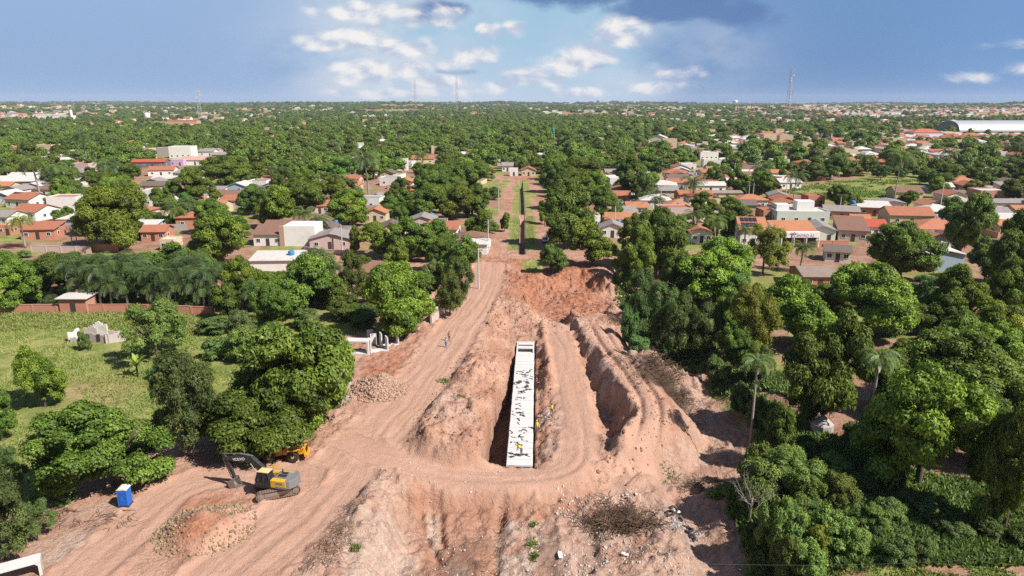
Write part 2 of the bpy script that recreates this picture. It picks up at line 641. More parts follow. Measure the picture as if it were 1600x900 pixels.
M['leaf'] = leaf_mat('broad_leaf', (0.060, 0.100, 0.015, 1), (0.155, 0.225, 0.03, 1), (0.23, 0.305, 0.05, 1), 0.5, 0.33)
M['feather'] = leaf_mat('feather_leaf', (0.082, 0.130, 0.038, 1), (0.150, 0.215, 0.058, 1), (0.22, 0.28, 0.08, 1), 0.6, 0.35)
M['palm'] = leaf_mat('palm_leaf', (0.06, 0.095, 0.03, 1), (0.11, 0.16, 0.05, 1), (0.20, 0.20, 0.06, 1), 0.4, 0.2)
M['grass'] = leaf_mat('grass_blade', (0.14, 0.19, 0.04, 1), (0.25, 0.29, 0.075, 1), (0.38, 0.35, 0.15, 1), 0.7, 0.25)
# ------------------------------------------------------------------ terrain
def PX(pts, z=0.0):
    return [G(p[0], p[1], p[2] if len(p) > 2 else z) for p in pts]


Z_CUL = -1.5                                   # top of the box culvert
CA, CB = G(811.5, 727, Z_CUL), G(820.5, 551, Z_CUL)
c_dir = Vector((CB[0] - CA[0], CB[1] - CA[1])).normalized()
c_nrm = Vector((c_dir.y, -c_dir.x))            # to the right
C_LEN = (Vector(CB) - Vector(CA)).length
C_W = 3.0


def cul(s, t):
    """s metres along the culvert, t metres to its right"""
    return (CA[0] + c_dir.x * s + c_nrm.x * t, CA[1] + c_dir.y * s + c_nrm.y * t)


def graded(lo, hi, step, far, grow):
    a = list(np.arange(lo, hi, step))
    s, x = step, a[-1]
    while x < far:
        s *= grow
        x += s
        a.append(x)
    return a


gx = graded(-2.0, 32.0, 0.20, 9000, 1.12)
gl = graded(2.20, 40.0, 0.20, 9000, 1.12)
gx = np.array([-v for v in reversed(gl)] + gx)
gy = [44.0]
st = 0.17
while gy[-1] < 190:
    gy.append(gy[-1] + st)
    st *= 1.0030
gy = np.array(list(np.array([-400, -150, -50, 0, 20, 30, 36, 40, 42.0])) + gy + graded(gy[-1] + 1, gy[-1] + 2.2, 1.2, 12000, 1.10))
X, Y = np.meshgrid(gx, gy)


ROADS = {}


def height(X, Y):
    n1 = fbm(X, Y, 6.0, 4, 1)
    n2 = fbm(X, Y, 1.6, 4, 11)
    n3 = fbm(X, Y, 14.0, 3, 21)
    near = sstep(260, 150, Y)
    site = sstep(34, 26, np.abs(X - 2)) * sstep(185, 172, Y)
    h = 0.10 * n1 * near + 0.05 * n2 * near + 0.25 * n3 * near

    def blend(h, target, sdist, soft, wob=0.5):
        k = sstep(soft, 0.0, sdist + wob * n2 * 2 + wob * n1)
        return h * (1 - k) + target * k
    # land on the right of the gully lies a touch higher
    # culvert corridor
    cor = PX([(806, 505), (838, 505), (872, 560), (925, 640), (938, 700), (905, 742), (830, 742), (770, 735), (770, 650), (795, 560)], -1.6)
    h = blend(h, -1.6 + 0.15 * n2, sdpoly(X, Y, cor), 5.0, 0.4)
    # red pit at the far end, behind the culvert mouth
    pit = PX([(846, 462), (905, 448), (955, 462), (940, 500), (905, 520), (860, 505), (842, 485)], -3.0)
    h = blend(h, -3.4 + 0.4 * n1 + 0.25 * n2, sdpoly(X, Y, pit), 5.5, 0.8)
    bank = smooth_line(PX([(770, 425), (830, 428), (880, 445), (935, 440), (960, 430)]))
    d, al, lat, _ = dline(X, Y, bank)
    h = h + (0.9 + 0.5 * n2) * np.exp(-(d / 2.2) ** 2)
    # heaped soil left of the trench
    mound = PX([(742, 560), (788, 560), (778, 620), (764, 690), (756, 724), (700, 728), (650, 706), (655, 650), (700, 600)])
    ds = sdpoly(X, Y, mound)
    k = sstep(2.6, -1.5, ds + 0.7 * n1)
    h = h + k * (1.15 + 1.1 * n1 + 0.55 * n2 - h * 0.55)
    for (px, py, r, a) in ((735, 590, 2.2, 0.8), (705, 655, 3.0, 0.8), (745, 690, 2.2, 0.6), (672, 690, 2.0, 0.5), (738, 640, 2.4, .5)):
        x, y = G(px, py)
        h = h + a * np.exp(-((X - x) ** 2 + (Y - y) ** 2) / r ** 2) * (1 + n2)
    # deep trench on the left of the culvert
    tl = PX([(799, 556), (790, 600), (771, 640), (761, 690), (752, 729)], -1.5)
    poly = tl + [cul(-0.2, -1.3), cul(C_LEN, -1.3)]
    dt = sdpoly(X, Y, poly)
    k = sstep(0.12, -0.08, dt + 0.45 * n2)
    h = h * (1 - k) + (-4.7) * k
    # narrower gap on the right, loosely backfilled
    poly = [cul(0, 1.4), cul(C_LEN + 1, 1.4), cul(C_LEN + 1, 2.5), cul(0, 2.1)]
    k = sstep(1.2, -0.1, sdpoly(X, Y, poly) + 0.5 * n2)
    h = h * (1 - k) + (-2.2 + 0.5 * n2) * k
    # ground under the culvert
    poly = [cul(0.1, -1.45), cul(C_LEN + 5.7, -1.45), cul(C_LEN + 5.7, 1.45), cul(0.1, 1.45)]
    k = sdpoly(X, Y, poly) < 0.25
    h = np.where(k, -4.35, h)
    # spoil banks beside the right haul road: low windrow, trough, high ridge, slope to the gully
    win = smooth_line(PX([(858, 505), (862, 560), (860, 600)], -1.2))
    d, al, lat, _ = dline(X, Y, win)
    h = h + 1.5 * np.exp(-(d / 1.3) ** 2) * (1 + 1.2 * n2)
    tr = smooth_line(PX([(897, 515), (912, 560), (934, 605), (956, 645), (962, 682)], -3.0))
    d, al, lat, _ = dline(X, Y, tr)
    jag = .5 * n2 + 1.7 * fbm(X, Y, 5.5, 3, 131)
    wd = 0.8 * sstep(100, 80, Y)
    d = np.maximum(d - .3 - wd + jag * .8, 0)
    k = np.exp(-(d / 2.3) ** 4)
    h = h * (1 - k) + (-3.2 + 0.5 * n1 + 0.4 * n2) * k
    cr = smooth_line(PX([(900, 478), (925, 520), (948, 560), (968, 590), (988, 620), (996, 650), (982, 684), (962, 702)], 1.2))
    d, al, lat, _ = dline(X, Y, cr)
    hgt_ = 0.1 + 1.35 * sstep(112, 90, Y)
    lj = lat - 1.5 * jag
    side = np.where(lj < 0, np.exp(-(np.maximum(d - 3.6, 0) / 3.0) ** 2), np.exp(-(np.maximum(lj, d * .6) / 1.35) ** 2))
    top = hgt_ + 0.25 * n1 + 0.15 * n2 - 0.05 * np.abs(lat)
    h = h * (1 - side) + top * side
    # track pushed along the crest
    tk = smooth_line(PX([(938, 505), (965, 550), (990, 585), (1012, 620), (1016, 652), (1000, 684), (978, 704)], 1.2))
    ROADS['crest'] = tk
    d, al, lat, _ = dline(X, Y, tk)
    for o in (-1.1, 1.1):
        h = h - 0.5 * np.exp(-((lat - o) / 0.38) ** 2) * (d < 3)
    # gully with its pale sandy bed
    gu = smooth_line(PX([(985, 440), (1000, 500), (1012, 560), (1045, 600), (1085, 640), (1128, 690), (1105, 740), (1035, 765), (1040, 810), (1075, 860), (1095, 905), (1110, 960)], -3.8))
    ROADS['gully'] = gu
    d, al, lat, _ = dline(X, Y, gu)
    k = np.exp(-(np.maximum(d - 1.3, 0) / np.where(lat < 0, 6.2, 3.0)) ** 2)
    h = h * (1 - k) + (-4.0 + 0.25 * n1 + 0.15 * n2) * k
    bx, by = G(1040, 572, 0)
    h = h + 4.2 * np.exp(-(((X - bx) / 4.2) ** 2 + ((Y - by) / 5.0) ** 2)) * (1 + 0.9 * n2 + 0.4 * n1)
    # lower working floor in front
    fl = PX([(640, 806), (690, 792), (845, 788), (880, 905), (880, 980), (590, 980), (628, 880)], -2.9)
    h = blend(h, -2.9 + 0.16 * n1 + 0.10 * n2, sdpoly(X, Y, fl), 2.6, 0.4)
    rf = PX([(838, 775), (940, 745), (1010, 745), (1035, 790), (1065, 870), (1070, 960), (850, 960)], -2.6)
    h = blend(h, -2.6 + 0.35 * n1 + 0.35 * n2, sdpoly(X, Y, rf), 2.6, 0.5)
    rg = smooth_line(PX([(612, 742), (575, 785), (545, 830), (510, 880), (490, 930)]))
    d, al, lat, _ = dline(X, Y, rg)
    h = h + (0.5 + 0.5 * n2 + 0.3 * n1) * np.exp(-(d / 1.5) ** 2)
    for (px, py, r, a) in ((600, 800, 2.6, .4),):
        x, y = G(px, py, -1)
        h = h + a * np.exp(-((X - x) ** 2 + (Y - y) ** 2) / r ** 2) * (1 + 1.5 * n2)
    # narrow drain cut in the floor, with torn roots along it
    dr = smooth_line(PX([(785, 796), (780, 825), (776, 860), (771, 905), (768, 960)], -2.9))
    ROADS['drain'] = dr
    d, al, lat, _ = dline(X, Y, dr)
    h = h - 0.7 * np.exp(-(d / 0.55) ** 2) * (1 + n2)
    for pts in ([(657, 790), (660, 820), (672, 850), (690, 880)], [(686, 790), (691, 850)], [(672, 785), (676, 830)], [(935, 800), (925, 850), (935, 880)]):
        d, al, lat, _ = dline(X, Y, smooth_line(PX(pts, -2.9)))
        h = h - 0.6 * np.exp(-(d / 0.4) ** 2)
    # haul roads, graded over the soil
    road_defs = [
        ('haul', [(300, 960, 0), (380, 880, 0), (470, 800, 0), (540, 730, 0), (600, 665, 0), (650, 610, 0), (690, 555, 0), (725, 500, 0), (755, 450, 0), (765, 415, 0)], 3.8),
        ('toilet', [(120, 905, 0), (200, 835, 0), (270, 770, 0), (350, 745, 0), (470, 745, 0)], 2.4),
        ('cross', [(545, 690, 0), (610, 718, -.3), (680, 740, -.8), (760, 748, -1.2), (830, 747, -1.45), (880, 735, -1.4), (905, 705, -1.3), (905, 655, -1.2), (893, 600, -1.1), (880, 550, -1.1), (868, 508, -1.2)], 2.1),
    ]
    for name, pts, w in road_defs:
        g = [G(*p) for p in pts]
        line = smooth_line([(a[0], a[1], p[2]) for a, p in zip(g, pts)])
        d, al, lat, val = dline(X, Y, [p[:2] for p in line], [p[2] for p in line])
        ROADS[name] = [p[:2] for p in line]
        k = sstep(w + 1.6, w - 0.6, d + 0.5 * n1)
        h = h * (1 - k) + (val + 0.10 * n1) * k
        wl = lat + 1.1 * fbm(X, Y, 9, 2, 161)
        rut = 0.085 * fbm(wl * 1.5, al * .05, 1.0, 3, 163) - 0.05 * np.exp(-((np.abs(wl + .8) - .9) / .22) ** 2) * sstep(-.15, .1, fbm(al, al * .3, 11, 2, 167)) - 0.05 * np.exp(-((np.abs(wl - 1.4) - .9) / .22) ** 2) * sstep(-.1, .1, fbm(al + 50, al * .2, 13, 2, 169))
        h = h + rut * k * (0.5 + 1.2 * np.clip(n3 + 0.5, 0, 1))
        h = h + (0.16 * np.exp(-((d - w - 0.5) / 0.5) ** 2) * (1 + 2.5 * n2)) * (d < w + 2) * (k < 0.95)
    # brake lines on the U-turn
    # clumpy loose soil over the whole disturbed area
    onroad = np.zeros(X.shape)
    for nm_, w_ in (('haul', 4.2), ('toilet', 2.8), ('cross', 2.4), ('crest', 2.1)):
        onroad = np.maximum(onroad, sstep(w_ + .9, w_ - .6, dline(X, Y, ROADS[nm_])[0]))
    cl = np.abs(fbm(X, Y, 1.1, 3, 31)) - .12
    rid = 0.5 - np.abs(fbm(X, Y, 2.4, 4, 141))
    h = h + site * (0.14 * n2 + 0.34 * cl + 0.34 * fbm(X, Y, 0.6, 3, 37) + 0.38 * (rid - .4) + .16 * np.clip(fbm(X, Y, 0.9, 3, 43) - .12, 0, 1) * 3) * np.where(Y < 160, 1, 0.6) * (1 - .93 * onroad)
    # storm channel down the avenue
    ch = [G(815.5, 398), G(816, 340), G(815.5, 310), G(814, 288)]
    d, al, lat, _ = dline(X, Y, ch)
    inside = (Y > ch[0][1]) & (Y < ch[-1][1])
    x1, y1 = G(816, 341)
    x2, y2 = G(816, 334)
    br = (Y > y1) & (Y < y2)
    k = sstep(1.0, 0.7, d) * inside * (~br)
    h = h * (1 - k) - 1.6 * k
    # gully head where the avenue channel spills out
    x0, y0 = G(836, 420)
    k = np.exp(-(((X - x0) / 4.5) ** 2 + ((Y - y0) / 4.5) ** 2))
    h = h - 3.0 * k * (1 + n2)
    for (px, py, r, a) in ((592, 610, 4.0, 2.1), (322, 828, 4.0, 2.2)):
        x, y = G(px, py)
        h = h + a * np.clip(1 - np.hypot((X - x) / r, (Y - y) / (r * 0.95)), 0, 1) ** 0.9 * (1 + 0.35 * n1)
    far = sstep(600, 3000, Y)
    return h + sstep(1500, 5000, Y) * (16 + 44 * fbm(X, Y * .6, 900, 4, 151) + 10 * np.clip(-X / (np.abs(Y) + 1) - .45, 0, .4) * 2.5)


Zs = height(X, Y)


def hz(x, y):
    """terrain height at a point"""
    i = int(np.clip(np.searchsorted(gx, x) - 1, 0, len(gx) - 2))
    j = int(np.clip(np.searchsorted(gy, y) - 1, 0, len(gy) - 2))
    fx = (x - gx[i]) / (gx[i + 1] - gx[i])
    fy = (y - gy[j]) / (gy[j + 1] - gy[j])
    return float((Zs[j, i] * (1 - fx) + Zs[j, i + 1] * fx) * (1 - fy) + (Zs[j + 1, i] * (1 - fx) + Zs[j + 1, i + 1] * fx) * fy)


def hza(x, y):
    i = np.clip(np.searchsorted(gx, x) - 1, 0, len(gx) - 2)
    j = np.clip(np.searchsorted(gy, y) - 1, 0, len(gy) - 2)
    fx = (x - gx[i]) / (gx[i + 1] - gx[i])
    fy = (y - gy[j]) / (gy[j + 1] - gy[j])
    return (Zs[j, i] * (1 - fx) + Zs[j, i + 1] * fx) * (1 - fy) + (Zs[j + 1, i] * (1 - fx) + Zs[j + 1, i + 1] * fx) * fy


def area(polys, z=0.0, soft=1.0, wob=0.8):
    k = np.zeros(X.shape)
    for p in polys:
        d = sdpoly(X, Y, PX(p, z)) + wob * (fbm(X, Y, 5, 4, 41) * 2 + fbm(X, Y, 1.4, 3, 51))
        k = np.maximum(k, sstep(soft, -soft, d))
    return k


GRASS_AREAS = [[(-400, 486), (335, 486), (560, 480), (560, 520), (440, 560), (350, 640), (250, 690), (120, 740), (40, 800), (-400, 980)]]
TOWN = sstep(150, 170, Y)


def paint_ground():
    n1, n2, n3 = fbm(X, Y, 9, 4, 61), fbm(X, Y, 2.2, 4, 71), fbm(X, Y, 40, 3, 81)
    grass = area(GRASS_AREAS, 0, 1.5)
    dry = area([[(90, 585), (200, 580), (250, 600), (200, 640), (90, 680), (70, 640)]], 0, 4.0, 1.5)
    right = area([[(975, 420), (1700, 410), (2300, 640), (2000, 980), (1230, 980), (1200, 870), (1150, 800), (1180, 690), (1100, 560), (1010, 480)]], 0, 1.5)
    grass = np.maximum(grass, right * np.clip(0.42 + 1.1 * n1 + 0.5 * n2, 0, 1))
    strip = area([[(1150, 868), (1700, 850), (1900, 980), (1100, 980)]], 0, 1.0)
    grass = np.where(strip > 0.3, np.clip(0.5 + 1.6 * n2 + 0.8 * n1, 0, 1), grass)
    # beyond the site: yards of bare earth with patches of grass
    town_g = np.clip(0.42 + 1.2 * n1 + 0.9 * n3, 0, 1)
    outside = np.maximum(sstep(178, 186, Y), sstep(60, 75, np.abs(X)))
    grass = np.maximum(grass, outside * town_g * (1 - area([[(975, 410), (1700, 400), (2300, 640), (2000, 980), (1100, 980)]], 0, 1.5)))
    lotL = area([[(1215, 300), (1290, 283), (1440, 280), (1440, 312), (1320, 322), (1290, 312)], [(1150, 268), (1180, 258), (1230, 262), (1215, 282), (1150, 280)], [(50, 345), (90, 330), (85, 345), (60, 372), (-30, 385), (-30, 350)], [(395, 392), (470, 378), (470, 390), (400, 400)]], 0, 3, 1.5)
    grass = np.maximum(grass, lotL)
    # avenue: red earth lanes, green verge, side street
    ave = area([[(745, 412), (770, 360), (785, 320), (782, 285), (768, 276), (835, 272), (850, 300), (866, 345), (880, 392), (960, 398), (960, 416), (745, 416)], [(735, 394), (960, 392), (975, 408), (735, 408)]], 0, 0.8, 0.5)
    verge = area([[(793, 392), (798, 336), (812, 336), (811, 392)], [(821, 392), (820, 338), (836, 338), (841, 392)], [(799, 331), (804, 304), (828, 304), (833, 331)], [(783, 296), (784, 282), (800, 279), (790, 294)], [(806, 302), (800, 294), (815, 283), (826, 284), (826, 303)], [(824, 300), (838, 300), (840, 308), (828, 308)], [(815, 408), (850, 402), (850, 414), (822, 422)]], 0, 0.6, 0.35)
    grass = grass * (1 - ave)
    grass = np.maximum(grass, verge)
    grass = grass * (1 - 0.5 * dry)
    # right side bare shady yards
    bare = area([[(1200, 660), (1290, 640), (1330, 690), (1290, 730), (1230, 690)], [(1370, 540), (1440, 520), (1440, 590), (1370, 590)], [(1430, 740), (1560, 735), (1580, 790), (1430, 790)]], 0, 2.0)
    grass = grass * (1 - 0.85 * bare)
    sand = area([[(575, 760), (632, 755), (648, 800), (640, 870), (650, 905), (650, 960), (470, 960), (520, 850)], [(790, 810), (860, 790), (1000, 735), (1130, 690), (1060, 780), (1085, 960), (790, 960)],
                 [(940, 560), (975, 590), (1010, 600), (1000, 570), (960, 540)], [(910, 570), (960, 600), (985, 640), (940, 640)], [(860, 620), (880, 660), (872, 720), (845, 715), (845, 660)], [(655, 640), (700, 635), (740, 670), (700, 700), (660, 680)], [(800, 500), (812, 520), (800, 530)], [(826, 478), (846, 488), (830, 492)],
                 [(80, 830), (200, 800), (220, 850), (150, 905), (60, 905)], [(620, 492), (700, 488), (690, 510), (620, 520)], [(545, 560), (560, 640), (480, 690), (450, 720)]], -1.5, 1.6, 1.2)
    gul = dline(X, Y, ROADS['gully'])[0]
    sand = np.maximum(sand, 0.95 * np.exp(-(gul / 5.0) ** 2))
    sand = sand * np.clip(0.62 + 0.9 * n2 + 0.5 * n1, 0, 1)
    red = area([[(745, 412), (900, 408), (960, 440), (950, 500), (905, 500), (850, 480), (800, 470), (760, 470)], [(810, 560), (900, 505), (925, 600), (900, 640), (880, 590)], [(620, 752), (700, 768), (840, 772), (900, 752), (900, 775), (830, 800), (650, 800)], [(590, 560), (640, 560), (620, 600), (560, 600)], [(290, 800), (345, 790), (360, 840), (320, 870), (285, 850)],
                [(835, 560), (858, 560), (862, 720), (835, 715)], [(960, 480), (1010, 540), (1070, 690), (1020, 700), (1010, 610)], [(660, 800), (790, 790), (785, 830), (690, 830)]], -1.0, 2.5, 1.5)
    crl = dline(X, Y, smooth_line(PX([(905, 490), (930, 530), (952, 566), (972, 594), (992, 622), (998, 652), (985, 684)], 1.2)))[0]
    sand = np.maximum(sand, np.clip(np.exp(-(crl / 1.3) ** 2) * (0.75 + 1.6 * n2), 0, 1))
    red = np.maximum(red * np.clip(0.75 + 0.9 * n2, 0, 1), ave * np.clip(0.10 + 0.8 * n1 + 0.5 * n2, 0, 1))
    brush = np.exp(-((np.hypot(X - G(1040, 575, 2)[0], Y - G(1040, 575, 2)[1])) / 3.8) ** 4)
    bx, by = G(965, 805, -2)
    brush = np.maximum(brush, np.exp(-((X - bx) ** 2 + ((Y - by) * 1.1) ** 2) / 2.2 ** 2))
    wet_and_shade = np.exp(-(gul / 0.8) ** 2) * 0.35
    wet_and_shade = np.maximum(wet_and_shade, 0.8 * area([[(670, 850), (760, 850), (765, 960), (690, 960)], [(848, 840), (870, 835), (880, 960), (850, 960)], [(915, 840), (940, 840), (945, 960), (915, 960)]], -3.4, 1.0, 1.0))
    wet_and_shade = np.maximum(wet_and_shade, brush * 0.6)
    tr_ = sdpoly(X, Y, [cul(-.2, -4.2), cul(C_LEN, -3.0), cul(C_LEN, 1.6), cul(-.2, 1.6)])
    wet_and_shade = np.maximum(wet_and_shade, (tr_ < .5) * sstep(-3.2, -4.0, Zs))  # trench floor: shade painted in, its soil colour darkened
    fl_ = area([[(640, 800), (700, 780), (835, 780), (835, 960), (650, 960), (650, 870)]], -2.9, 1.5, 1.2)
    fl_ = fl_ * (1 - area([[(660, 797), (688, 800), (692, 868), (674, 862)], [(788, 805), (812, 815), (800, 850), (778, 845)], [(776, 866), (840, 866), (840, 960), (772, 960)], [(700, 885), (740, 875), (738, 905), (704, 910)]], -2.9, .5, .5))
    red = np.maximum(red * (1 - .6 * fl_), .42 * fl_)
    wet_and_shade = np.maximum(wet_and_shade, .12 * fl_)
    sand = np.maximum(sand, area([[(660, 797), (688, 800), (692, 868), (674, 862)], [(788, 805), (812, 815), (800, 850), (778, 845)], [(776, 866), (840, 866), (840, 960), (772, 960)], [(590, 872), (655, 868), (650, 890), (580, 900)], [(700, 885), (740, 875), (738, 905), (704, 910)]], -2.9, .5, .5))
    lat, al = np.zeros(X.shape), np.zeros(X.shape)
    rk = np.zeros(X.shape)
    off = 0
    for nme, w in (('haul', 4.5), ('toilet', 3.0), ('cross', 2.8), ('crest', 2.4)):
        d, a, l, _ = dline(X, Y, ROADS[nme])
        k = sstep(w + 1.0, w - 1.0, d + 1.0 * n2)
        lat = np.where(k >= rk, l + off, lat)
        al = np.where(k >= rk, a + off, al)
        rk = np.maximum(rk, k)
        off += 37
    return dict(grass=grass, sand=sand * (1 - rk * 0.6), red=red * (1 - rk * 0.35), wet_and_shade=wet_and_shade, lat=lat, along=al, road=rk, brush=brush, town=np.maximum(outside, right * 0.8) * (1 - ave))


def soil_mat():
    m, N, b = mat('soil', 0.92, 0.12)
    geo = N.n('ShaderNodeNewGeometry')
    P = geo.outputs['Position']
    A = lambda k: N.attr(k).outputs['Fac']
    nA = N.noise(P, 0.22, 6.0, 0.65, 0.4)
    nB = N.noise(P, 1.1, 6.0, 0.68, 0.3)
    nC = N.noise(P, 6.0, 5.0, 0.7)
    earth = N.mix(N.ramp(nA, 0.35, 0.68), (0.37, 0.205, 0.14, 1), (0.51, 0.325, 0.24, 1))
    earth = N.mix(N.m('MULTIPLY', N.ramp(nB, 0.5, 0.78), 0.65), earth, (0.24, 0.11, 0.07, 1))
    redc = N.mix(N.ramp(nB, 0.38, 0.62), (0.25, 0.098, 0.055, 1), (0.43, 0.19, 0.112, 1))
    sandc = N.mix(N.ramp(nB, 0.3, 0.68), (0.37, 0.26, 0.20, 1), (0.53, 0.415, 0.345, 1))
    c = N.mix(A('red'), earth, redc)
    c = N.mix(A('sand'), c, sandc)
    # wheel-packed lanes streaked along the way they were driven
    wander = N.m('MULTIPLY', N.m('SUBTRACT', N.noise(P, 0.14, 3.0, 0.6), 0.5), 7.0)
    latw = N.m('ADD', A('lat'), wander)
    st = N.noise(N.xyz(N.m('MULTIPLY', latw, 1.2), N.m('MULTIPLY', A('along'), 0.10), 0.0), 1.0, 5.0, 0.7, 0.6)
    lane = N.mix(N.ramp(st, 0.2, 0.8), (0.44, 0.265, 0.19, 1), (0.52, 0.335, 0.25, 1))
    fine = N.noise(N.xyz(N.m('MULTIPLY', latw, 3.2), N.m('MULTIPLY', A('along'), 0.22), 3.0), 1.0, 4.0, 0.65, 1.2)
    lane = N.mix(N.m('MULTIPLY', N.m('MULTIPLY', N.ramp(fine, 0.55, 0.75), N.ramp(N.noise(P, 0.45, 4.0, 0.6), 0.45, 0.65)), 0.38), lane, (0.27, 0.14, 0.095, 1))
    lane = N.mix(N.m('MULTIPLY', N.ramp(nA, 0.4, 0.7), 0.45), lane, (0.50, 0.325, 0.24, 1))
    c = N.mix(N.m('MULTIPLY', A('road'), 0.8), c, lane)
    vo = N.n('ShaderNodeTexVoronoi')
    vo.inputs['Scale'].default_value = 2.6
    N.link(N.xyz(0, 0, 0), vo.inputs['Vector'])
    wv = N.n('ShaderNodeVectorMath', operation='ADD')
    N.link(P, wv.inputs[0])
    ns = N.n('ShaderNodeTexNoise')
    ns.inputs['Scale'].default_value = 1.3
    N.link(P, ns.inputs['Vector'])
    N.link(ns.outputs['Color'], wv.inputs[1])
    N.link(wv.outputs[0], vo.inputs['Vector'])
    clod = vo.outputs['Distance']
    loose = N.m('SUBTRACT', 1.0, A('road'))
    c = N.mix(N.m('MULTIPLY', N.m('MULTIPLY', N.ramp(clod, 0.45, 0.75), loose), 0.25), c, (0.22, 0.115, 0.075, 1))
    c = N.mix(N.m('MULTIPLY', N.m('MULTIPLY', N.ramp(clod, 0.18, 0.05), loose), 0.35), c, (0.55, 0.42, 0.34, 1))
    # darker crumbs and pale grit
    c = N.mix(N.m('MULTIPLY', N.ramp(nC, 0.56, 0.74), 0.6), c, (0.15, 0.072, 0.045, 1))
    c = N.mix(N.m('MULTIPLY', N.ramp(nC, 0.40, 0.22), 0.32), c, (0.60, 0.47, 0.38, 1))
    c = N.mix(N.m('MULTIPLY', A('wet_and_shade'), 0.75), c, (0.13, 0.082, 0.06, 1))  # damp soil, plus the painted shade of the trench floor
    c = N.mix(N.m('MULTIPLY', A('brush'), 0.9), c, (0.055, 0.04, 0.032, 1))  # dark brush litter, with tree shade over the gully dump painted in
    yard = N.mix(N.ramp(nA, 0.35, 0.65), (0.20, 0.105, 0.07, 1), (0.33, 0.20, 0.14, 1))
    c = N.mix(N.m('MULTIPLY', A('town'), 0.6), c, yard)
    g = N.mix(N.ramp(nA, 0.32, 0.66), (0.16, 0.20, 0.05, 1), (0.32, 0.32, 0.11, 1))
    g = N.mix(N.m('MULTIPLY', N.ramp(nB, 0.45, 0.7), 0.5), g, (0.12, 0.17, 0.035, 1))
    c = N.mix(N.ramp(A('grass'), 0.25, 0.7), c, g)
    c = N.mix(1.0, c, (0.86, 0.835, 0.825, 1), 'MULTIPLY')
    N.link(c, b.inputs['Base Color'])
    bp = N.n('ShaderNodeBump')
    bp.inputs['Strength'].default_value = 0.9
    bp.inputs['Distance'].default_value = 0.22
    hh = N.m('ADD', N.m('MULTIPLY', nB, 1.0), N.m('MULTIPLY', nC, 0.55))
    hh = N.m('ADD', hh, N.m('MULTIPLY', N.m('MULTIPLY', N.m('SUBTRACT', 1.0, clod), loose), 0.5))
    hh = N.m('ADD', hh, N.m('MULTIPLY', N.m('MULTIPLY', fine, A('road')), -0.35))
    N.link(hh, bp.inputs['Height'])
    N.link(bp.outputs[0], b.inputs['Normal'])
    return m


def build_terrain():
    ny, nx = X.shape
    V = np.stack([X.ravel(), Y.ravel(), Zs.ravel()], 1)
    i = np.arange(ny * nx).reshape(ny, nx)
    F = np.stack([i[:-1, :-1].ravel(), i[:-1, 1:].ravel(), i[1:, 1:].ravel(), i[1:, :-1].ravel()], 1)
    me = np_mesh('ground', V, F, soil_mat(), smooth=True)
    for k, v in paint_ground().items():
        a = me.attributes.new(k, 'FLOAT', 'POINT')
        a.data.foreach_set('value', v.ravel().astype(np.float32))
    o = link('ground', me)
    tag(o, 'red earth building site, grass field and town ground', kind='structure')


build_terrain()
# ------------------------------------------------------------------ plants: shared meshes


def ico(sub=1):
    t = (1 + 5 ** 0.5) / 2
    v = [(-1, t, 0), (1, t, 0), (-1, -t, 0), (1, -t, 0), (0, -1, t), (0, 1, t), (0, -1, -t), (0, 1, -t), (t, 0, -1), (t, 0, 1), (-t, 0, -1), (-t, 0, 1)]
    f = [(0, 11, 5), (0, 5, 1), (0, 1, 7), (0, 7, 10), (0, 10, 11), (1, 5, 9), (5, 11, 4), (11, 10, 2), (10, 7, 6), (7, 1, 8), (3, 9, 4), (3, 4, 2), (3, 2, 6), (3, 6, 8), (3, 8, 9), (4, 9, 5), (2, 4, 11), (6, 2, 10), (8, 6, 7), (9, 8, 1)]
    v = [np.array(p) / np.linalg.norm(p) for p in v]
    for _ in range(sub):
        mid, nf = {}, []

        def mp(a, b):
            k = (min(a, b), max(a, b))
            if k not in mid:
                p = v[a] + v[b]
                v.append(p / np.linalg.norm(p))
                mid[k] = len(v) - 1
            return mid[k]
        for a, b, c in f:
            x, y, z = mp(a, b), mp(b, c), mp(c, a)
            nf += [(a, x, z), (b, y, x), (c, z, y), (x, y, z)]
        f = nf
    return np.array(v), np.array(f)


ICO0, ICO1 = ico(0), ico(1)


def unit(a):
    return a / (np.linalg.norm(a, axis=-1, keepdims=True) + 1e-9)


def leaf_quads(p, n, L, W, r, spread=0.8, droop=0.25, tint=None):
    """one folded leaf quad per row of p, facing roughly along n"""
    k = len(p)
    nn = unit(n + spread * r.normal(size=(k, 3)) * 0.6)
    a = unit(np.cross(nn, r.normal(size=(k, 3))))
    a[:, 2] -= droop
    a = unit(a)
    b = unit(np.cross(nn, a))
    l = (L * r.uniform(0.7, 1.25, k))[:, None]
    w = (W * r.uniform(0.7, 1.25, k))[:, None]
    q = np.stack([p - a * l * 0.5, p + b * w * 0.5 + nn * 0.04, p + a * l * 0.5, p - b * w * 0.5 + nn * 0.04], 1)
    return q.reshape(-1, 3)


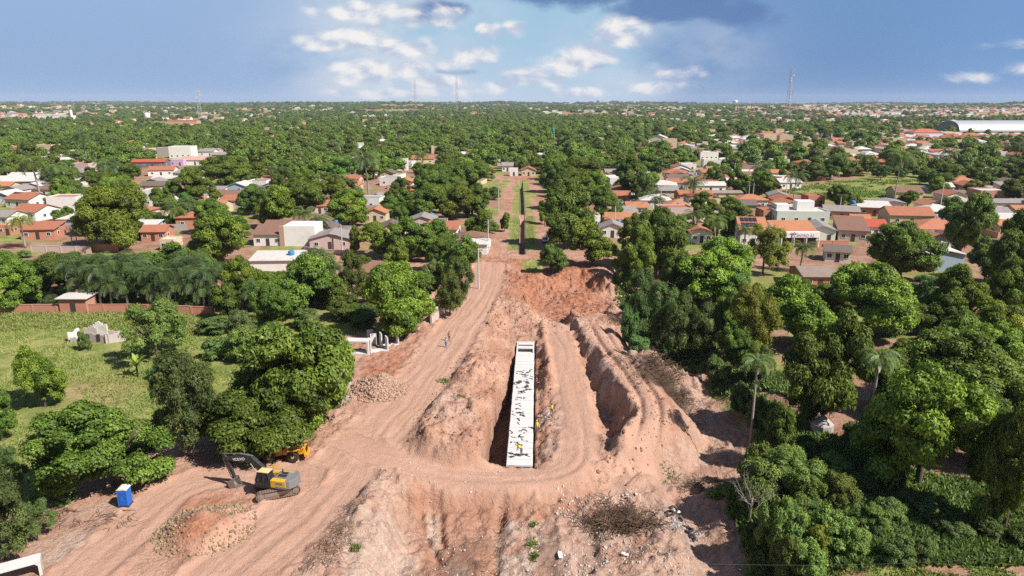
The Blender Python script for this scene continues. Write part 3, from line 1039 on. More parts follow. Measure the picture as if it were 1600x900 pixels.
def crown_mesh(name, seed, R, H, zb, lobes, tufts, per, L, W, material, flat=0.0, core=0.80, low=-0.35, lob_r=(0.34, 0.5), young=0.25, out=(0.5, 0.72)):
    r = np.random.default_rng(seed)
    hh = (H - zb) / 2
    zc = zb + hh
    C, S = [], []
    nd = max(2, int(lobes / 9))
    D = []
    t_ = 0
    while len(D) < nd and t_ < 400:
        t_ += 1
        an, ra = r.uniform(0, 6.28), 0.58 * math.sqrt(r.random())
        dr = r.uniform(0.34, 0.56)
        c = np.array([ra * math.cos(an), ra * math.sin(an), r.uniform(low * .6, 0.55 - ra * .55)])
        if all(np.linalg.norm((c - q)[:2]) > 0.30 for q, _ in D):
            D.append((c, dr))
    tries = 0
    while len(C) < lobes and tries < 6000:
        tries += 1
        dc, dr = D[r.integers(len(D))]
        d = unit(r.normal(size=3))
        if d[2] < low:
            continue
        rr = r.uniform(*lob_r) * .80
        c = dc + d * dr * r.uniform(.75, 1.05)
        if any(np.linalg.norm(c - q) < q2 * .62 for q, q2 in D if q is not dc):
            continue
        if any(np.linalg.norm(c - c2) < 0.60 * (rr + s2) for c2, s2 in zip(C, S)):
            continue
        C.append(c)
        S.append(rr)
    C, S = np.array(C), np.array(S)
    ext = np.percentile(np.linalg.norm(C[:, :2], axis=1) + S, 92)
    zt, zl = (C[:, 2] + S).max(), (C[:, 2] - S).min()
    nrm_ = np.array([1 / ext, 1 / ext, 2 / (zt - zl)])
    shift = np.array([0, 0, -(zt + zl) / 2])
    C = (C + shift) * nrm_
    S = S / ext
    DC = [((q + shift) * nrm_, q2 / ext) for q, q2 in D]
    sc = np.array([R, R, hh * 1.02])
    pts, nrm, tnt, lob = [], [], [], []
    ltint = r.uniform(-0.24, 0.26, len(C))
    need = tufts
    while need > 0:
        i = r.choice(len(C), size=need * 2, p=(S ** 2) / np.sum(S ** 2))
        d = unit(r.normal(size=(len(i), 3)))
        d[:, 2] = np.where(d[:, 2] < -0.15 - 0.35 * r.random(len(d)), -d[:, 2], d[:, 2])
        # knobbly surface: clumps within the lobe
        bump = 0.13 * np.sin(d[:, 0] * 7 + i) * np.sin(d[:, 1] * 6.3 + 2 * i) * np.cos(d[:, 2] * 5.7 + i)
        rad = S[i] * (1.0 + bump + r.normal(0, 0.035, len(i)))
        p = C[i] + d * rad[:, None]
        dist = np.linalg.norm(p[:, None] - C[None], axis=2) / S[None]
        dist[np.arange(len(i)), i] = 9
        keep = dist.min(1) > 0.93
        p, d, i, bump = p[keep][:need], d[keep][:need], i[keep][:need], bump[keep][:need]
        pts.append(p)
        nrm.append(d)
        lob.append(i)
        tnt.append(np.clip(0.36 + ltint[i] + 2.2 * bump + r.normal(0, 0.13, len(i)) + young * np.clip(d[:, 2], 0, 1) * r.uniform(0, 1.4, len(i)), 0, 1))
        need -= len(p)
    p, d, t = np.concatenate(pts), np.concatenate(nrm), np.concatenate(tnt)
    p = p * sc + np.array([0, 0, zc])
    if flat:
        p[:, 2] += flat * r.normal(0, 0.2, len(p))
    p = np.repeat(p, per, 0)
    d = np.repeat(d, per, 0)
    t = np.clip(np.repeat(t, per) + r.normal(0, 0.09, len(p)), 0, 1)
    p = p + r.normal(0, L * 0.42, p.shape) * np.array([1, 1, 0.7])
    Q = leaf_quads(p, d + np.array([0, 0, 0.35]), L, W, r, 0.62)
    V = [Q]
    F = [np.arange(len(Q)).reshape(-1, 4)]
    T = [np.repeat(t, 4)]
    o = len(Q)
    iv, fi = ICO1
    if core:
        for c, s_, lt in [(c, s_, lt) for c, s_, lt in zip(C, S, ltint)]:
            v = (c + iv * s_ * core * (1 + 0.10 * r.normal(size=(len(iv), 1)))) * sc + np.array([0, 0, zc])
            V.append(v)
            q = np.concatenate([fi, fi[:, 2:3]], 1) + o
            F.append(q)
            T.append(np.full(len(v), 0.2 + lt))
            o += len(v)
    V, T = np.concatenate(V), np.concatenate(T)
    Fq = F[0]
    me = bpy.data.meshes.new(name)
    tri = [f[:, :3] for f in F[1:]]
    tri = np.concatenate(tri) if tri else np.zeros((0, 3), int)
    nq, nt = len(Fq), len(tri)
    me.vertices.add(len(V))
    me.vertices.foreach_set('co', V.astype(np.float32).ravel())
    idx = np.concatenate([Fq.ravel(), tri.ravel()]).astype(np.int32)
    me.loops.add(len(idx))
    me.loops.foreach_set('vertex_index', idx)
    me.polygons.add(nq + nt)
    st = np.concatenate([np.arange(nq) * 4, nq * 4 + np.arange(nt) * 3]).astype(np.int32)
    me.polygons.foreach_set('loop_start', st)
    me.polygons.foreach_set('loop_total', np.concatenate([np.full(nq, 4), np.full(nt, 3)]).astype(np.int32))
    me.materials.append(material)
    me.update(calc_edges=True)
    a = me.attributes.new('tint', 'FLOAT', 'POINT')
    a.data.foreach_set('value', np.clip(T, 0, 1).astype(np.float32))
    return me


def trunk_mesh(name, seed, h, r0, spread, limbs, material):
    r = random.Random(seed)
    b = MB()
    top = Vector((r.uniform(-.3, .3), r.uniform(-.3, .3), h * 0.45))
    b.tube([(0, 0, -0.4), (0.03, 0, 0.3), top * 0.6, top], [r0 * 1.35, r0, r0 * 0.85, r0 * 0.75], 8)
    for i in range(limbs):
        a = 2 * math.pi * (i + r.uniform(-.25, .25)) / limbs
        k = r.uniform(0.55, 0.95)
        e = Vector((math.cos(a) * spread * k, math.sin(a) * spread * k, h * r.uniform(0.7, 0.95)))
        mid = top.lerp(e, 0.5) + Vector((0, 0, -0.08 * h))
        b.tube([top * 0.85, mid, e], [r0 * 0.55, r0 * 0.35, r0 * 0.12], 6)
        for j in range(2):
            a2 = a + r.uniform(-.7, .7)
            b.tube([mid, mid.lerp(e, .5) + Vector((math.cos(a2), math.sin(a2), .5)) * spread * 0.22], [r0 * 0.25, r0 * 0.08], 5)
    return b.mesh(name, material, True)


PLANT = {}
for i in range(6):
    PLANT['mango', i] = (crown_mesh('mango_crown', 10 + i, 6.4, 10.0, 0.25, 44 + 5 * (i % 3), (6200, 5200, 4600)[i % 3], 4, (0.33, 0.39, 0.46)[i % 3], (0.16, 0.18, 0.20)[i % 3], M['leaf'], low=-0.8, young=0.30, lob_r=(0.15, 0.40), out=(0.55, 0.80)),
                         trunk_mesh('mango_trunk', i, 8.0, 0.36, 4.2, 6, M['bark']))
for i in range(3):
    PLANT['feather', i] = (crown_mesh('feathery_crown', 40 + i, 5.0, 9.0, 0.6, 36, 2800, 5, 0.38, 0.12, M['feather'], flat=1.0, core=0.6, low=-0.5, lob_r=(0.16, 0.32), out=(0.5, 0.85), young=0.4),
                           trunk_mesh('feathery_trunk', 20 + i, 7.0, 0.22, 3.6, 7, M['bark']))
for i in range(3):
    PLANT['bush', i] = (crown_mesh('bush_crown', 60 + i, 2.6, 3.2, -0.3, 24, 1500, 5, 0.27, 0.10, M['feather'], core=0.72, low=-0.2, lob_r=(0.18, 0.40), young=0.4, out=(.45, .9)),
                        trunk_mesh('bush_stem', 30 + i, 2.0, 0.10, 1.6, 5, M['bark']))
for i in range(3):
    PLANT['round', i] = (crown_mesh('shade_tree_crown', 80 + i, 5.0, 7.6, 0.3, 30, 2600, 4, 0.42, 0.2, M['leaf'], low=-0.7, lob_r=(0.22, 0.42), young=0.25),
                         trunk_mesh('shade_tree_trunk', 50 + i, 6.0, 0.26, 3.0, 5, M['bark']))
# lighter crowns for distant trees
FARC = []
for i in range(5):
    FARC.append(crown_mesh('distant_crown', 90 + i, 6.5, 9.0, 0.2, 24, 700, 4, 0.95, 0.5, M['leaf'], core=0.86, low=-0.5, lob_r=(0.24, 0.42), young=.3 + .12 * i))
FARC.append(crown_mesh('distant_crown', 98, 5.2, 9.0, 0.5, 20, 600, 4, 0.8, 0.4, M['feather'], core=0.7, low=-0.4, lob_r=(0.2, 0.38), young=.4))

KIND = {'mango': ('mango_tree', 'tree', 6.4, 10.0), 'feather': ('feathery_tree', 'tree', 5.0, 9.0), 'bush': ('bush', 'bush', 2.6, 3.2), 'round': ('shade_tree', 'tree', 5.0, 7.6)}
TREES = []           # (object, kind word, tone word, x, y, width, height, crown z)


def plant(kind, x, y, width, height, tint=(1, 1, 1), label=None, group=None, z=None, var=None, ref=None):
    nm, cat, R, H = KIND[kind]
    nvar = 6 if kind == 'mango' else 3
    rnd = random.Random(int(x * 97) * 7919 + int(y * 31))
    var = rnd.randrange(nvar) if var is None else var % nvar
    c, t = PLANT[kind, var]
    z = hz(x, y) if z is None else z
    root = thing(nm, (x, y, z), rnd.uniform(0, 6.28), label, cat, group)
    s = (width / (2.12 * R), width / (2.12 * R), height / H)
    s = (s[0] * rnd.uniform(.9, 1.1), s[1] * rnd.uniform(.9, 1.1), s[2])
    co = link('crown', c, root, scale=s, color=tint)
    if kind != 'bush' or width > 3:
        link('trunk' if kind != 'bush' else 'stem', t, root, scale=s)
    TREES.append((root, kind, tint, x, y, width, height, z))
    if ref:
        landmark(x, y, z + height * 0.6, ref)
    return root


# palms ------------------------------------------------------------
def frond_mesh(name, L, droop, leaflets, lw, ll, seed, material, vee=0.5, hang=0.5):
    r = np.random.default_rng(seed)
    n = 9
    t = np.linspace(0, 1, n)
    # arching midrib in the xz plane
    ang = 0.95 - droop * t ** 1.3
    dx, dz = np.cos(ang), np.sin(ang)
    xs = np.concatenate([[0], np.cumsum(dx[:-1])]) * L / n
    zs = np.concatenate([[0], np.cumsum(dz[:-1])]) * L / n
    V, F, T = [], [], []
    o = 0
    for i in range(n - 1):
        w = 0.06 * (1 - t[i]) + 0.015
        w2 = 0.06 * (1 - t[i + 1]) + 0.015
        V += [(xs[i], -w, zs[i]), (xs[i], w, zs[i]), (xs[i + 1], w2, zs[i + 1]), (xs[i + 1], -w2, zs[i + 1])]
        F.append((o, o + 1, o + 2, o + 3))
        T += [0.8] * 4
        o += 4
    for j in range(leaflets):
        u = 0.12 + 0.88 * (j + 0.5) / leaflets
        i = min(int(u * (n - 1)), n - 2)
        f = u * (n - 1) - i
        bx, bz = xs[i] + f * (xs[i + 1] - xs[i]), zs[i] + f * (zs[i + 1] - zs[i])
        le = ll * (0.55 + 0.9 * math.sin(math.pi * min(u * 0.85 + 0.1, 1))) * r.uniform(0.85, 1.1)
        tin = 0.25 + 0.35 * r.random()
        for s in (-1, 1):
            fx = 0.55 + 0.3 * u
            e = np.array([bx + le * fx * 0.7, s * le * 0.85, bz + le * vee * 0.4 - le * hang * 0.6])
            m = np.array([bx + le * fx * 0.3, s * le * 0.42, bz + le * vee * 0.32])
            a = np.array([bx - lw / 2, 0, bz])
            b = np.array([bx + lw / 2, 0, bz])
            V += [a, b, m + (lw * .5, 0, 0), m - (lw * .5, 0, 0), e]
            F += [(o, o + 1, o + 2, o + 3), (o + 3, o + 2, o + 4, o + 4)]
            T += [tin] * 5
            o += 5
    me = bpy.data.meshes.new(name)
    me.from_pydata([tuple(p) for p in V], [], [tuple(dict.fromkeys(f)) for f in F])
    me.materials.append(material)
    me.update()
    a = me.attributes.new('tint', 'FLOAT', 'POINT')
    a.data.foreach_set('value', np.array(T, dtype=np.float32))
    return me


FROND = {
    'coco': [frond_mesh('coconut_frond', 3.6, 2.1, 20, 0.09, 0.85, 5 + i, M['palm'], 0.3, 0.55) for i in range(2)],
    'acuri': [frond_mesh('acuri_frond', 4.2, 1.9, 26, 0.075, 0.95, 9 + i, M['palm'], 0.4, 0.8) for i in range(2)],
    'queen': [frond_mesh('feather_palm_frond', 3.3, 2.5, 28, 0.055, 0.8, 13 + i, M['palm'], 0.35, 0.9) for i in range(2)],
    'dead': [frond_mesh('dead_frond', 2.6, 2.9, 12, 0.10, 0.4, 17, M['dead_frond'], 0.0, 1.2)],
}


def palm_trunk(h, r0, seed, lean=0.04):
    r = random.Random(seed)
    a = r.uniform(0, 6.28)
    b = MB()
    pts, rad = [], []
    for i in range(7):
        t = i / 6
        pts.append((math.cos(a) * lean * h * t * t, math.sin(a) * lean * h * t * t, -0.3 + (h + 0.3) * t))
        rad.append(r0 * (1.35 - 0.5 * t if t < 0.2 else 1.2 - 0.3 * t))
    b.tube(pts, rad, 8)
    return b.mesh('palm_trunk', M['palm_bark'], True), pts[-1]


_TR = {}
PALMS = []


def palm(kind, x, y, h, crown, n=16, tint=(1, 1, 1), label=None, group=None, ref=None, tr=0.16, near=True, z=None):
    z = hz(x, y) if z is None else z
    root = thing('coconut_palm' if kind == 'coco' else ('dead_palm' if kind == 'dead' else 'palm_tree'), (x, y, z), 0, label, 'palm', group)
    rnd = random.Random(int(x * 31 + y * 17))
    key = (round(h), rnd.randrange(3))
    if key not in _TR:
        _TR[key] = palm_trunk(key[0], 0.16, key[1] + 3 * key[0])
    tm, tp = _TR[key]
    ks = h / key[0]
    link('trunk', tm, root, scale=(tr / 0.16, tr / 0.16, ks))
    top = (tp[0] * tr / 0.16, tp[1] * tr / 0.16, tp[2] * ks)
    base = 3.3
    s = crown / (2 * base)
    if near:
        for i in range(n):
            lay = i / n
            pitch = (0.35 - 1.15 * lay + rnd.uniform(-.1, .1)) if kind != 'dead' else -1.0 + rnd.uniform(-.2, .3)
            yaw = i * 2.399 + rnd.uniform(-.2, .2)
            rot = (Matrix.Rotation(yaw, 4, 'Z') @ Matrix.Rotation(-pitch + (0.25 if kind != 'dead' else 0), 4, 'Y')).to_euler()
            link('frond', rnd.choice(FROND[kind]), root, top, rot, s * rnd.uniform(.85, 1.08), tint)
    else:
        link('crown', far_palm_crown(kind), root, top, (0, 0, rnd.uniform(0, 6)), s, tint)
    PALMS.append((root, kind, tint, x, y, crown, h, z))
    if ref:
        landmark(x, y, z + h * 0.8, ref)
    return root


_FPC = {}


def far_palm_crown(kind):
    k = (kind, random.randrange(2))
    if k in _FPC:
        return _FPC[k]
    rnd = random.Random(k[1] + 50)
    V, F, T = [], [], []
    for i in range(15):
        src = rnd.choice(FROND[kind])
        pitch = 0.35 - 1.15 * i / 15 + rnd.uniform(-.1, .1)
        mx = Matrix.Rotation(i * 2.399 + rnd.uniform(-.2, .2), 4, 'Z') @ Matrix.Rotation(-pitch + 0.25, 4, 'Y')
        o = len(V)
        V += [tuple(mx @ v.co) for v in src.vertices]
        F += [tuple(o + j for j in p.vertices) for p in src.polygons]
        T += [d.value for d in src.attributes['tint'].data]
    me = bpy.data.meshes.new('palm_crown')
    me.from_pydata(V, [], F)
    me.materials.append(M['palm'])
    me.update()
    a = me.attributes.new('tint', 'FLOAT', 'POINT')
    a.data.foreach_set('value', np.array(T, dtype=np.float32))
    _FPC[k] = me
    return me


# ------------------------------------------------------------------ the culvert
def build_culvert():
    a = math.atan2(c_dir.y, c_dir.x)
    root = thing('box_culvert', (CA[0], CA[1], Z_CUL), a - math.pi / 2, 'long white concrete box culvert laid in the open trench', 'culvert')
    landmark(*cul(C_LEN / 2, 0), Z_CUL, 'the white culvert')
    n = 27
    seg = C_LEN / n
    hw, ht, th = C_W / 2, 2.7, 0.22
    ms = []
    for k in range(3):
        b = MB()
        rr = random.Random(k)
        g = 0.026
        cham = 0.05
        b.prism([(-hw, -th), (hw, -th), (hw, -cham), (hw - cham, 0), (-hw + cham, 0), (-hw, -cham)], g, seg - g)
        ms.append(b.mesh('roof_slab', M['slab']))
    for i in range(n):
        link('slab', ms[i % 3], root, (random.uniform(-.02, .02), i * seg, random.uniform(-.014, .014)), (random.uniform(-.004, .004), 0, random.uniform(-.004, .004)))
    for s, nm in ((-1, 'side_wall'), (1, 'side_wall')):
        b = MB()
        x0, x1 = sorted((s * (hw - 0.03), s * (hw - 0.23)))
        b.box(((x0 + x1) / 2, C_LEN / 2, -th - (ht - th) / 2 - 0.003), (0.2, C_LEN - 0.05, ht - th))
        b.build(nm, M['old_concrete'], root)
    b = MB()
    b.box((0, C_LEN / 2 + 2.8, -ht + 0.08), (C_W - 0.5, C_LEN + 5.4, 0.16))
    b.build('floor_slab', M['concrete'], root)
    # uncovered mouth at the far end
    ML = 5.6
    for s in (-1, 1):
        mouth = MB()
        mouth.box((s * (hw - 0.14), C_LEN + ML / 2 + .03, -ht / 2 - 0.1), (0.22, ML, ht - 0.2))
        mouth.build('mouth_wall', M['slab'], root)
    b = MB()
    b.box((0, C_LEN + ML + .15, -ht / 2 + 0.05), (C_W + 0.2, 0.2, ht - 0.3))
    b.build('end_wall', M['concrete'], root)
    for q, zz in ((0.5, -.55), (2.6, -.25), (4.4, -.2)):
        b = MB()
        b.box((0, C_LEN + q + .6, zz), (C_W - 0.5, 1.2, 0.14))
        b.build('cross_slab', M['slab'] if q > 1 else M['concrete'], root)
    # black tar brushed over the joints: splashes and runs, flat on the slabs
    r = random.Random(3)
    for k in range(90):
        y = r.choice([r.uniform(6, 17), r.uniform(17, 29), r.uniform(2, 8), r.uniform(20, 30)])
        x = r.uniform(-1.25, 0.3) if y < 19 else r.uniform(-1.2, 0.9)
        b = MB()
        ang = r.choice([0, 0, math.pi / 2]) + r.uniform(-.7, .7)
        L = r.uniform(0.3, 1.25)
        m = 7
        vs, fs = [], []
        px, py = x, y
        for i in range(m):
            w = r.uniform(0.03, 0.11) * (1.9 if r.random() < .2 else 1)
            nx, ny = -math.sin(ang), math.cos(ang)
            vs += [(px + nx * w, py + ny * w, 0.024), (px - nx * w, py - ny * w, 0.024)]
            px += math.cos(ang) * L / m
            py += math.sin(ang) * L / m
            px = min(max(px, -1.36), 1.36)
            ang += r.uniform(-.55, .55)
        fs = [(2 * i, 2 * i + 1, 2 * i + 3, 2 * i + 2) for i in range(m - 1)]
        b.add(vs, fs)
        b.build('tar_mark', M['tar'], root)
    for (x, y, rad) in ((-.5, 24.5, .34), (.55, 24.2, .32), (.35, 22.6, .28), (-.8, 24.0, .22), (.4, 21.5, .2), (.2, 13.0, .2), (-1.0, 1.9, .2)):
        b = MB()
        vs = [(x + rad * (1 + r.uniform(-.45, .45)) * math.cos(t), y + rad * 1.2 * (1 + r.uniform(-.45, .45)) * math.sin(t), 0.028) for t in np.linspace(0, 2 * math.pi, 13)[:-1]]
        b.add(vs, [tuple(range(12))])
        b.build('tar_mark', M['tar'], root)


build_culvert()


# ------------------------------------------------------------------ excavator
def text_obj(name, body, size, m, parent, loc, rot, ext=0.004):
    cu = bpy.data.curves.new(name, 'FONT')
    cu.body = body
    cu.size = size
    cu.extrude = ext
    cu.align_x = 'CENTER'
    cu.align_y = 'CENTER'
    cu.offset = 0.006 * size / 0.3
    cu.materials.append(m)
    ob = bpy.data.objects.new(name, cu)
    COL.objects.link(ob)
    dg = bpy.context.evaluated_depsgraph_get()
    dg.update()
    me = bpy.data.meshes.new_from_object(ob.evaluated_get(dg))
    bpy.data.objects.remove(ob)
    me.name = name
    return link(name, me, parent, loc, rot)


def build_excavator():
    x, y = G(434, 770)
    z = hz(x, y)
    root = thing('excavator', (x, y, z), 0, 'yellow and grey tracked excavator with charcoal boom resting its bucket on the earth', 'excavator')
    root.scale = (.9, .9, .9)
    landmark(x, y, z + 2, 'the yellow excavator')
    ty = R_(203)
    und = link('undercarriage', None, root, rot=ty)
    for s in (-1, 1):
        b = MB()
        prof = []
        for t in np.linspace(math.pi / 2, 1.5 * math.pi, 7):
            prof.append((-1.85 + 0.44 * math.cos(t), 0.46 + 0.44 * math.sin(t)))
        for t in np.linspace(-math.pi / 2, math.pi / 2, 7):
            prof.append((1.85 + 0.44 * math.cos(t), 0.46 + 0.44 * math.sin(t)))
        b.prism(prof, s * 1.2 - 0.12, s * 1.2 + 0.12, 0)
        # shoes all the way round the chain
        per = []
        for i in range(15):
            per += [(-1.85 + 3.7 * i / 14, 0.92, 0), (-1.85 + 3.7 * i / 14, 0.0, 0)]
        for k in range(1, 5):
            t = math.pi / 2 + math.pi * k / 5
            per.append((-1.85 + .46 * math.cos(t), .46 + .46 * math.sin(t), t + math.pi / 2))
            t = -math.pi / 2 + math.pi * k / 5
            per.append((1.85 + .46 * math.cos(t), .46 + .46 * math.sin(t), t + math.pi / 2))
        for (px, pz, an) in per:
            c, sn = math.cos(an), math.sin(an)
            q = [(-.11, -.035), (.11, -.035), (.11, .035), (-.11, .035)]
            P = [(px + a * c - e * sn, s * 1.2 - .3, pz + a * sn + e * c) for a, e in q] + [(px + a * c - e * sn, s * 1.2 + .3, pz + a * sn + e * c) for a, e in q]
            b.add(P, [(3, 2, 1, 0), (4, 5, 6, 7), (0, 1, 5, 4), (1, 2, 6, 5), (2, 3, 7, 6), (3, 0, 4, 7)])
        tr = b.build('track', M['track'], und)
        w = MB()
        for px, rr in ((-1.85, .36), (1.85, .36)):
            w.disc((px, s * 1.36, .46), rr, .1, 14)
            w.disc((px, s * 1.43, .46), rr * .45, .08, 10)
        w.box((0, s * 1.34, .46), (2.9, .06, .42))
        w.build('track_frame', M['steel'], und)
    b = MB()
    b.box((0, 0, .62), (1.7, 1.9, .4))
    b.disc((0, 0, .92), .75, .3, 20, 'z')
    b.build('slew_ring', M['machine_dark'], und)
    up = link('upper_body', None, root, (0, 0, 1.05), R_(167))
    b = MB()
    b.prism([(1.75, .0), (1.75, .16), (-2.0, .16), (-2.0, 0)], -1.3, 1.3)
    b.build('deck', M['machine_dark'], up)
    b = MB()
    b.box((-.95, .98, .6), (1.85, .64, .9))
    b.build('side_panel', M['yellow'], up, bevel=.05)
    b = MB()
    b.box((-1.25, 1.3, .25), (1.3, .03, .22))
    b.box((-1.1, 1.3, .72), (.8, .03, .24))
    b.build('grille', M['machine_grey'], up)
    b = MB()
    b.box((-.35, -.98, .48), (2.6, .62, .64))
    b.build('right_side_panel', M['yellow'], up, bevel=.05)
    b = MB()
    b.prism([(.1, .16), (.1, .92), (-.25, 1.12), (-1.75, 1.12), (-1.75, .16)], -.66, .66)
    b.build('engine_hood', M['machine_grey'], up, bevel=.05)
    b = MB()
    b.box((-.95, .25, 1.14), (1.0, .5, .06))
    b.box((-.95, -.35, 1.14), (.7, .4, .06))
    b.disc((-.6, -.45, 1.3), .08, .4, 10, 'z')
    b.build('hood_vent', M['machine_dark'], up)
    b = MB()
    prof = [(-1.76, -1.3), (-2.25, -1.15), (-2.6, -.6), (-2.7, 0), (-2.6, .6), (-2.25, 1.15), (-1.76, 1.3)]
    vs = [(a, e, .12) for a, e in prof] + [(a * .98, e, 1.08) for a, e in prof]
    n = len(prof)
    b.add(vs, [tuple(range(n)), tuple(range(2 * n - 1, n - 1, -1))] + [(i, n + i, n + (i + 1) % n, (i + 1) % n) for i in range(n)])
    b.build('counterweight', M['machine_grey'], up, bevel=.06)
    cab = MB()
    cab.prism([(1.72, .17), (1.78, .85), (1.42, 1.82), (.22, 1.82), (.08, .95), (.08, .17)], .34, 1.28)
    co = cab.build('cab', M['glass'], up, bevel=.04)
    b = MB()
    b.box((.8, .81, 1.87), (1.3, .98, .1))
    b.build('cab_roof', M['pale_yellow'], co, bevel=.03)
    b = MB()
    for p in ([(1.74, .17), (1.80, .85), (1.44, 1.82)], [(.8, .17), (.8, 1.82)], [(.08, .17), (.08, .95), (.22, 1.82)]):
        b.tube([(a, 1.29, e) for a, e in p], .045, 5)
        b.tube([(a, .33, e) for a, e in p], .045, 5)
    b.box((.85, 1.29, .32), (1.7, .05, .3))
    b.build('cab_frame', M['machine_dark'], co)
    b = MB()
    for yy in (-.65, -1.28):
        b.tube([(.95, yy, .8), (.95, yy, 1.55), (.2, yy, 1.55), (.2, yy, .8)], .03, 6)
    b.tube([(.95, -.65, 1.55), (.95, -1.28, 1.55)], .03, 6)
    b.build('handrail', M['yellow'], up)
    # boom, stick, bucket in the (forward, up) plane
    A, B, Cc = (.55, .55), (3.0, 2.55), (6.0, 2.35)
    b = MB()
    up_l = [(.35, .65), (1.6, 2.0), (2.75, 2.95), (3.4, 3.0), (5.98, 2.52)]
    lo_l = [(6.02, 2.12), (3.4, 2.2), (2.9, 2.12), (1.9, 1.3), (.85, .35)]
    b.prism(up_l + lo_l, -.22, .22)
    boom = b.build('boom', M['machine_dark'], up, bevel=.03)
    text_obj('lettering', 'VOLVO', .46, M['letter_white'], boom, (4.35, .23, 2.47), (math.pi / 2, -0.17 * -1 * -1, math.pi))
    b = MB()
    for s in (-1, 1):
        b.tube([(1.45, s * .33, .45), (2.2, s * .33, 1.25)], .09, 8)
        b.tube([(2.2, s * .33, 1.25), (2.85, s * .33, 2.2)], .05, 8)
    b.tube([(2.7, 0, 3.0), (4.3, 0, 3.1)], .085, 8)
    b.tube([(4.3, 0, 3.1), (6.35, 0, 2.85)], .05, 8)
    b.build('hydraulic_cylinder', M['steel'], boom)
    b = MB()
    b.prism([(6.42, 2.95), (6.55, 2.75), (6.22, 1.9), (5.35, -.12), (5.15, -.06), (5.6, 1.7), (5.85, 2.35), (6.2, 2.85)], -.16, .16)
    st = b.build('stick', M['machine_dark'], up, bevel=.02)
    b = MB()
    b.tube([(6.5, 0, 2.3), (6.1, 0, 1.1)], .075, 8)
    b.tube([(6.1, 0, 1.1), (5.75, 0, .1)], .045, 8)
    b.tube([(5.75, 0, .1), (5.35, 0, -.3)], .05, 6)
    b.build('bucket_cylinder', M['steel'], st)
    b = MB()
    out = [(5.15, .0), (5.55, -.1), (5.85, -.45), (5.8, -.95), (5.45, -1.2), (4.85, -1.12), (4.75, -1.05)]
    inn = [(4.78, -.98), (5.4, -1.1), (5.68, -.9), (5.72, -.5), (5.48, -.2), (5.15, -.1)]
    b.prism(out + inn, -.55, .55)
    for s in (-.56, .52):
        b.prism([(5.15, 0), (5.55, -.1), (5.85, -.45), (5.8, -.95), (5.45, -1.2), (4.78, -1.08)], s, s + .04)
    bk = b.build('bucket', M['steel'], up)
    b = MB()
    for k in range(5):
        b.box((4.66, -.45 + .225 * k, -1.03), (.24, .09, .06))
    b.build('bucket_tooth', M['steel'], bk)
    b = MB()
    b.tube([(1.25, 1.55, 1.0), (1.25, 1.32, 1.15)], .02, 5)
    b.box((1.25, 1.6, 1.0), (.04, .2, .3))
    b.build('mirror', M['machine_dark'], up)
    return root


build_excavator()


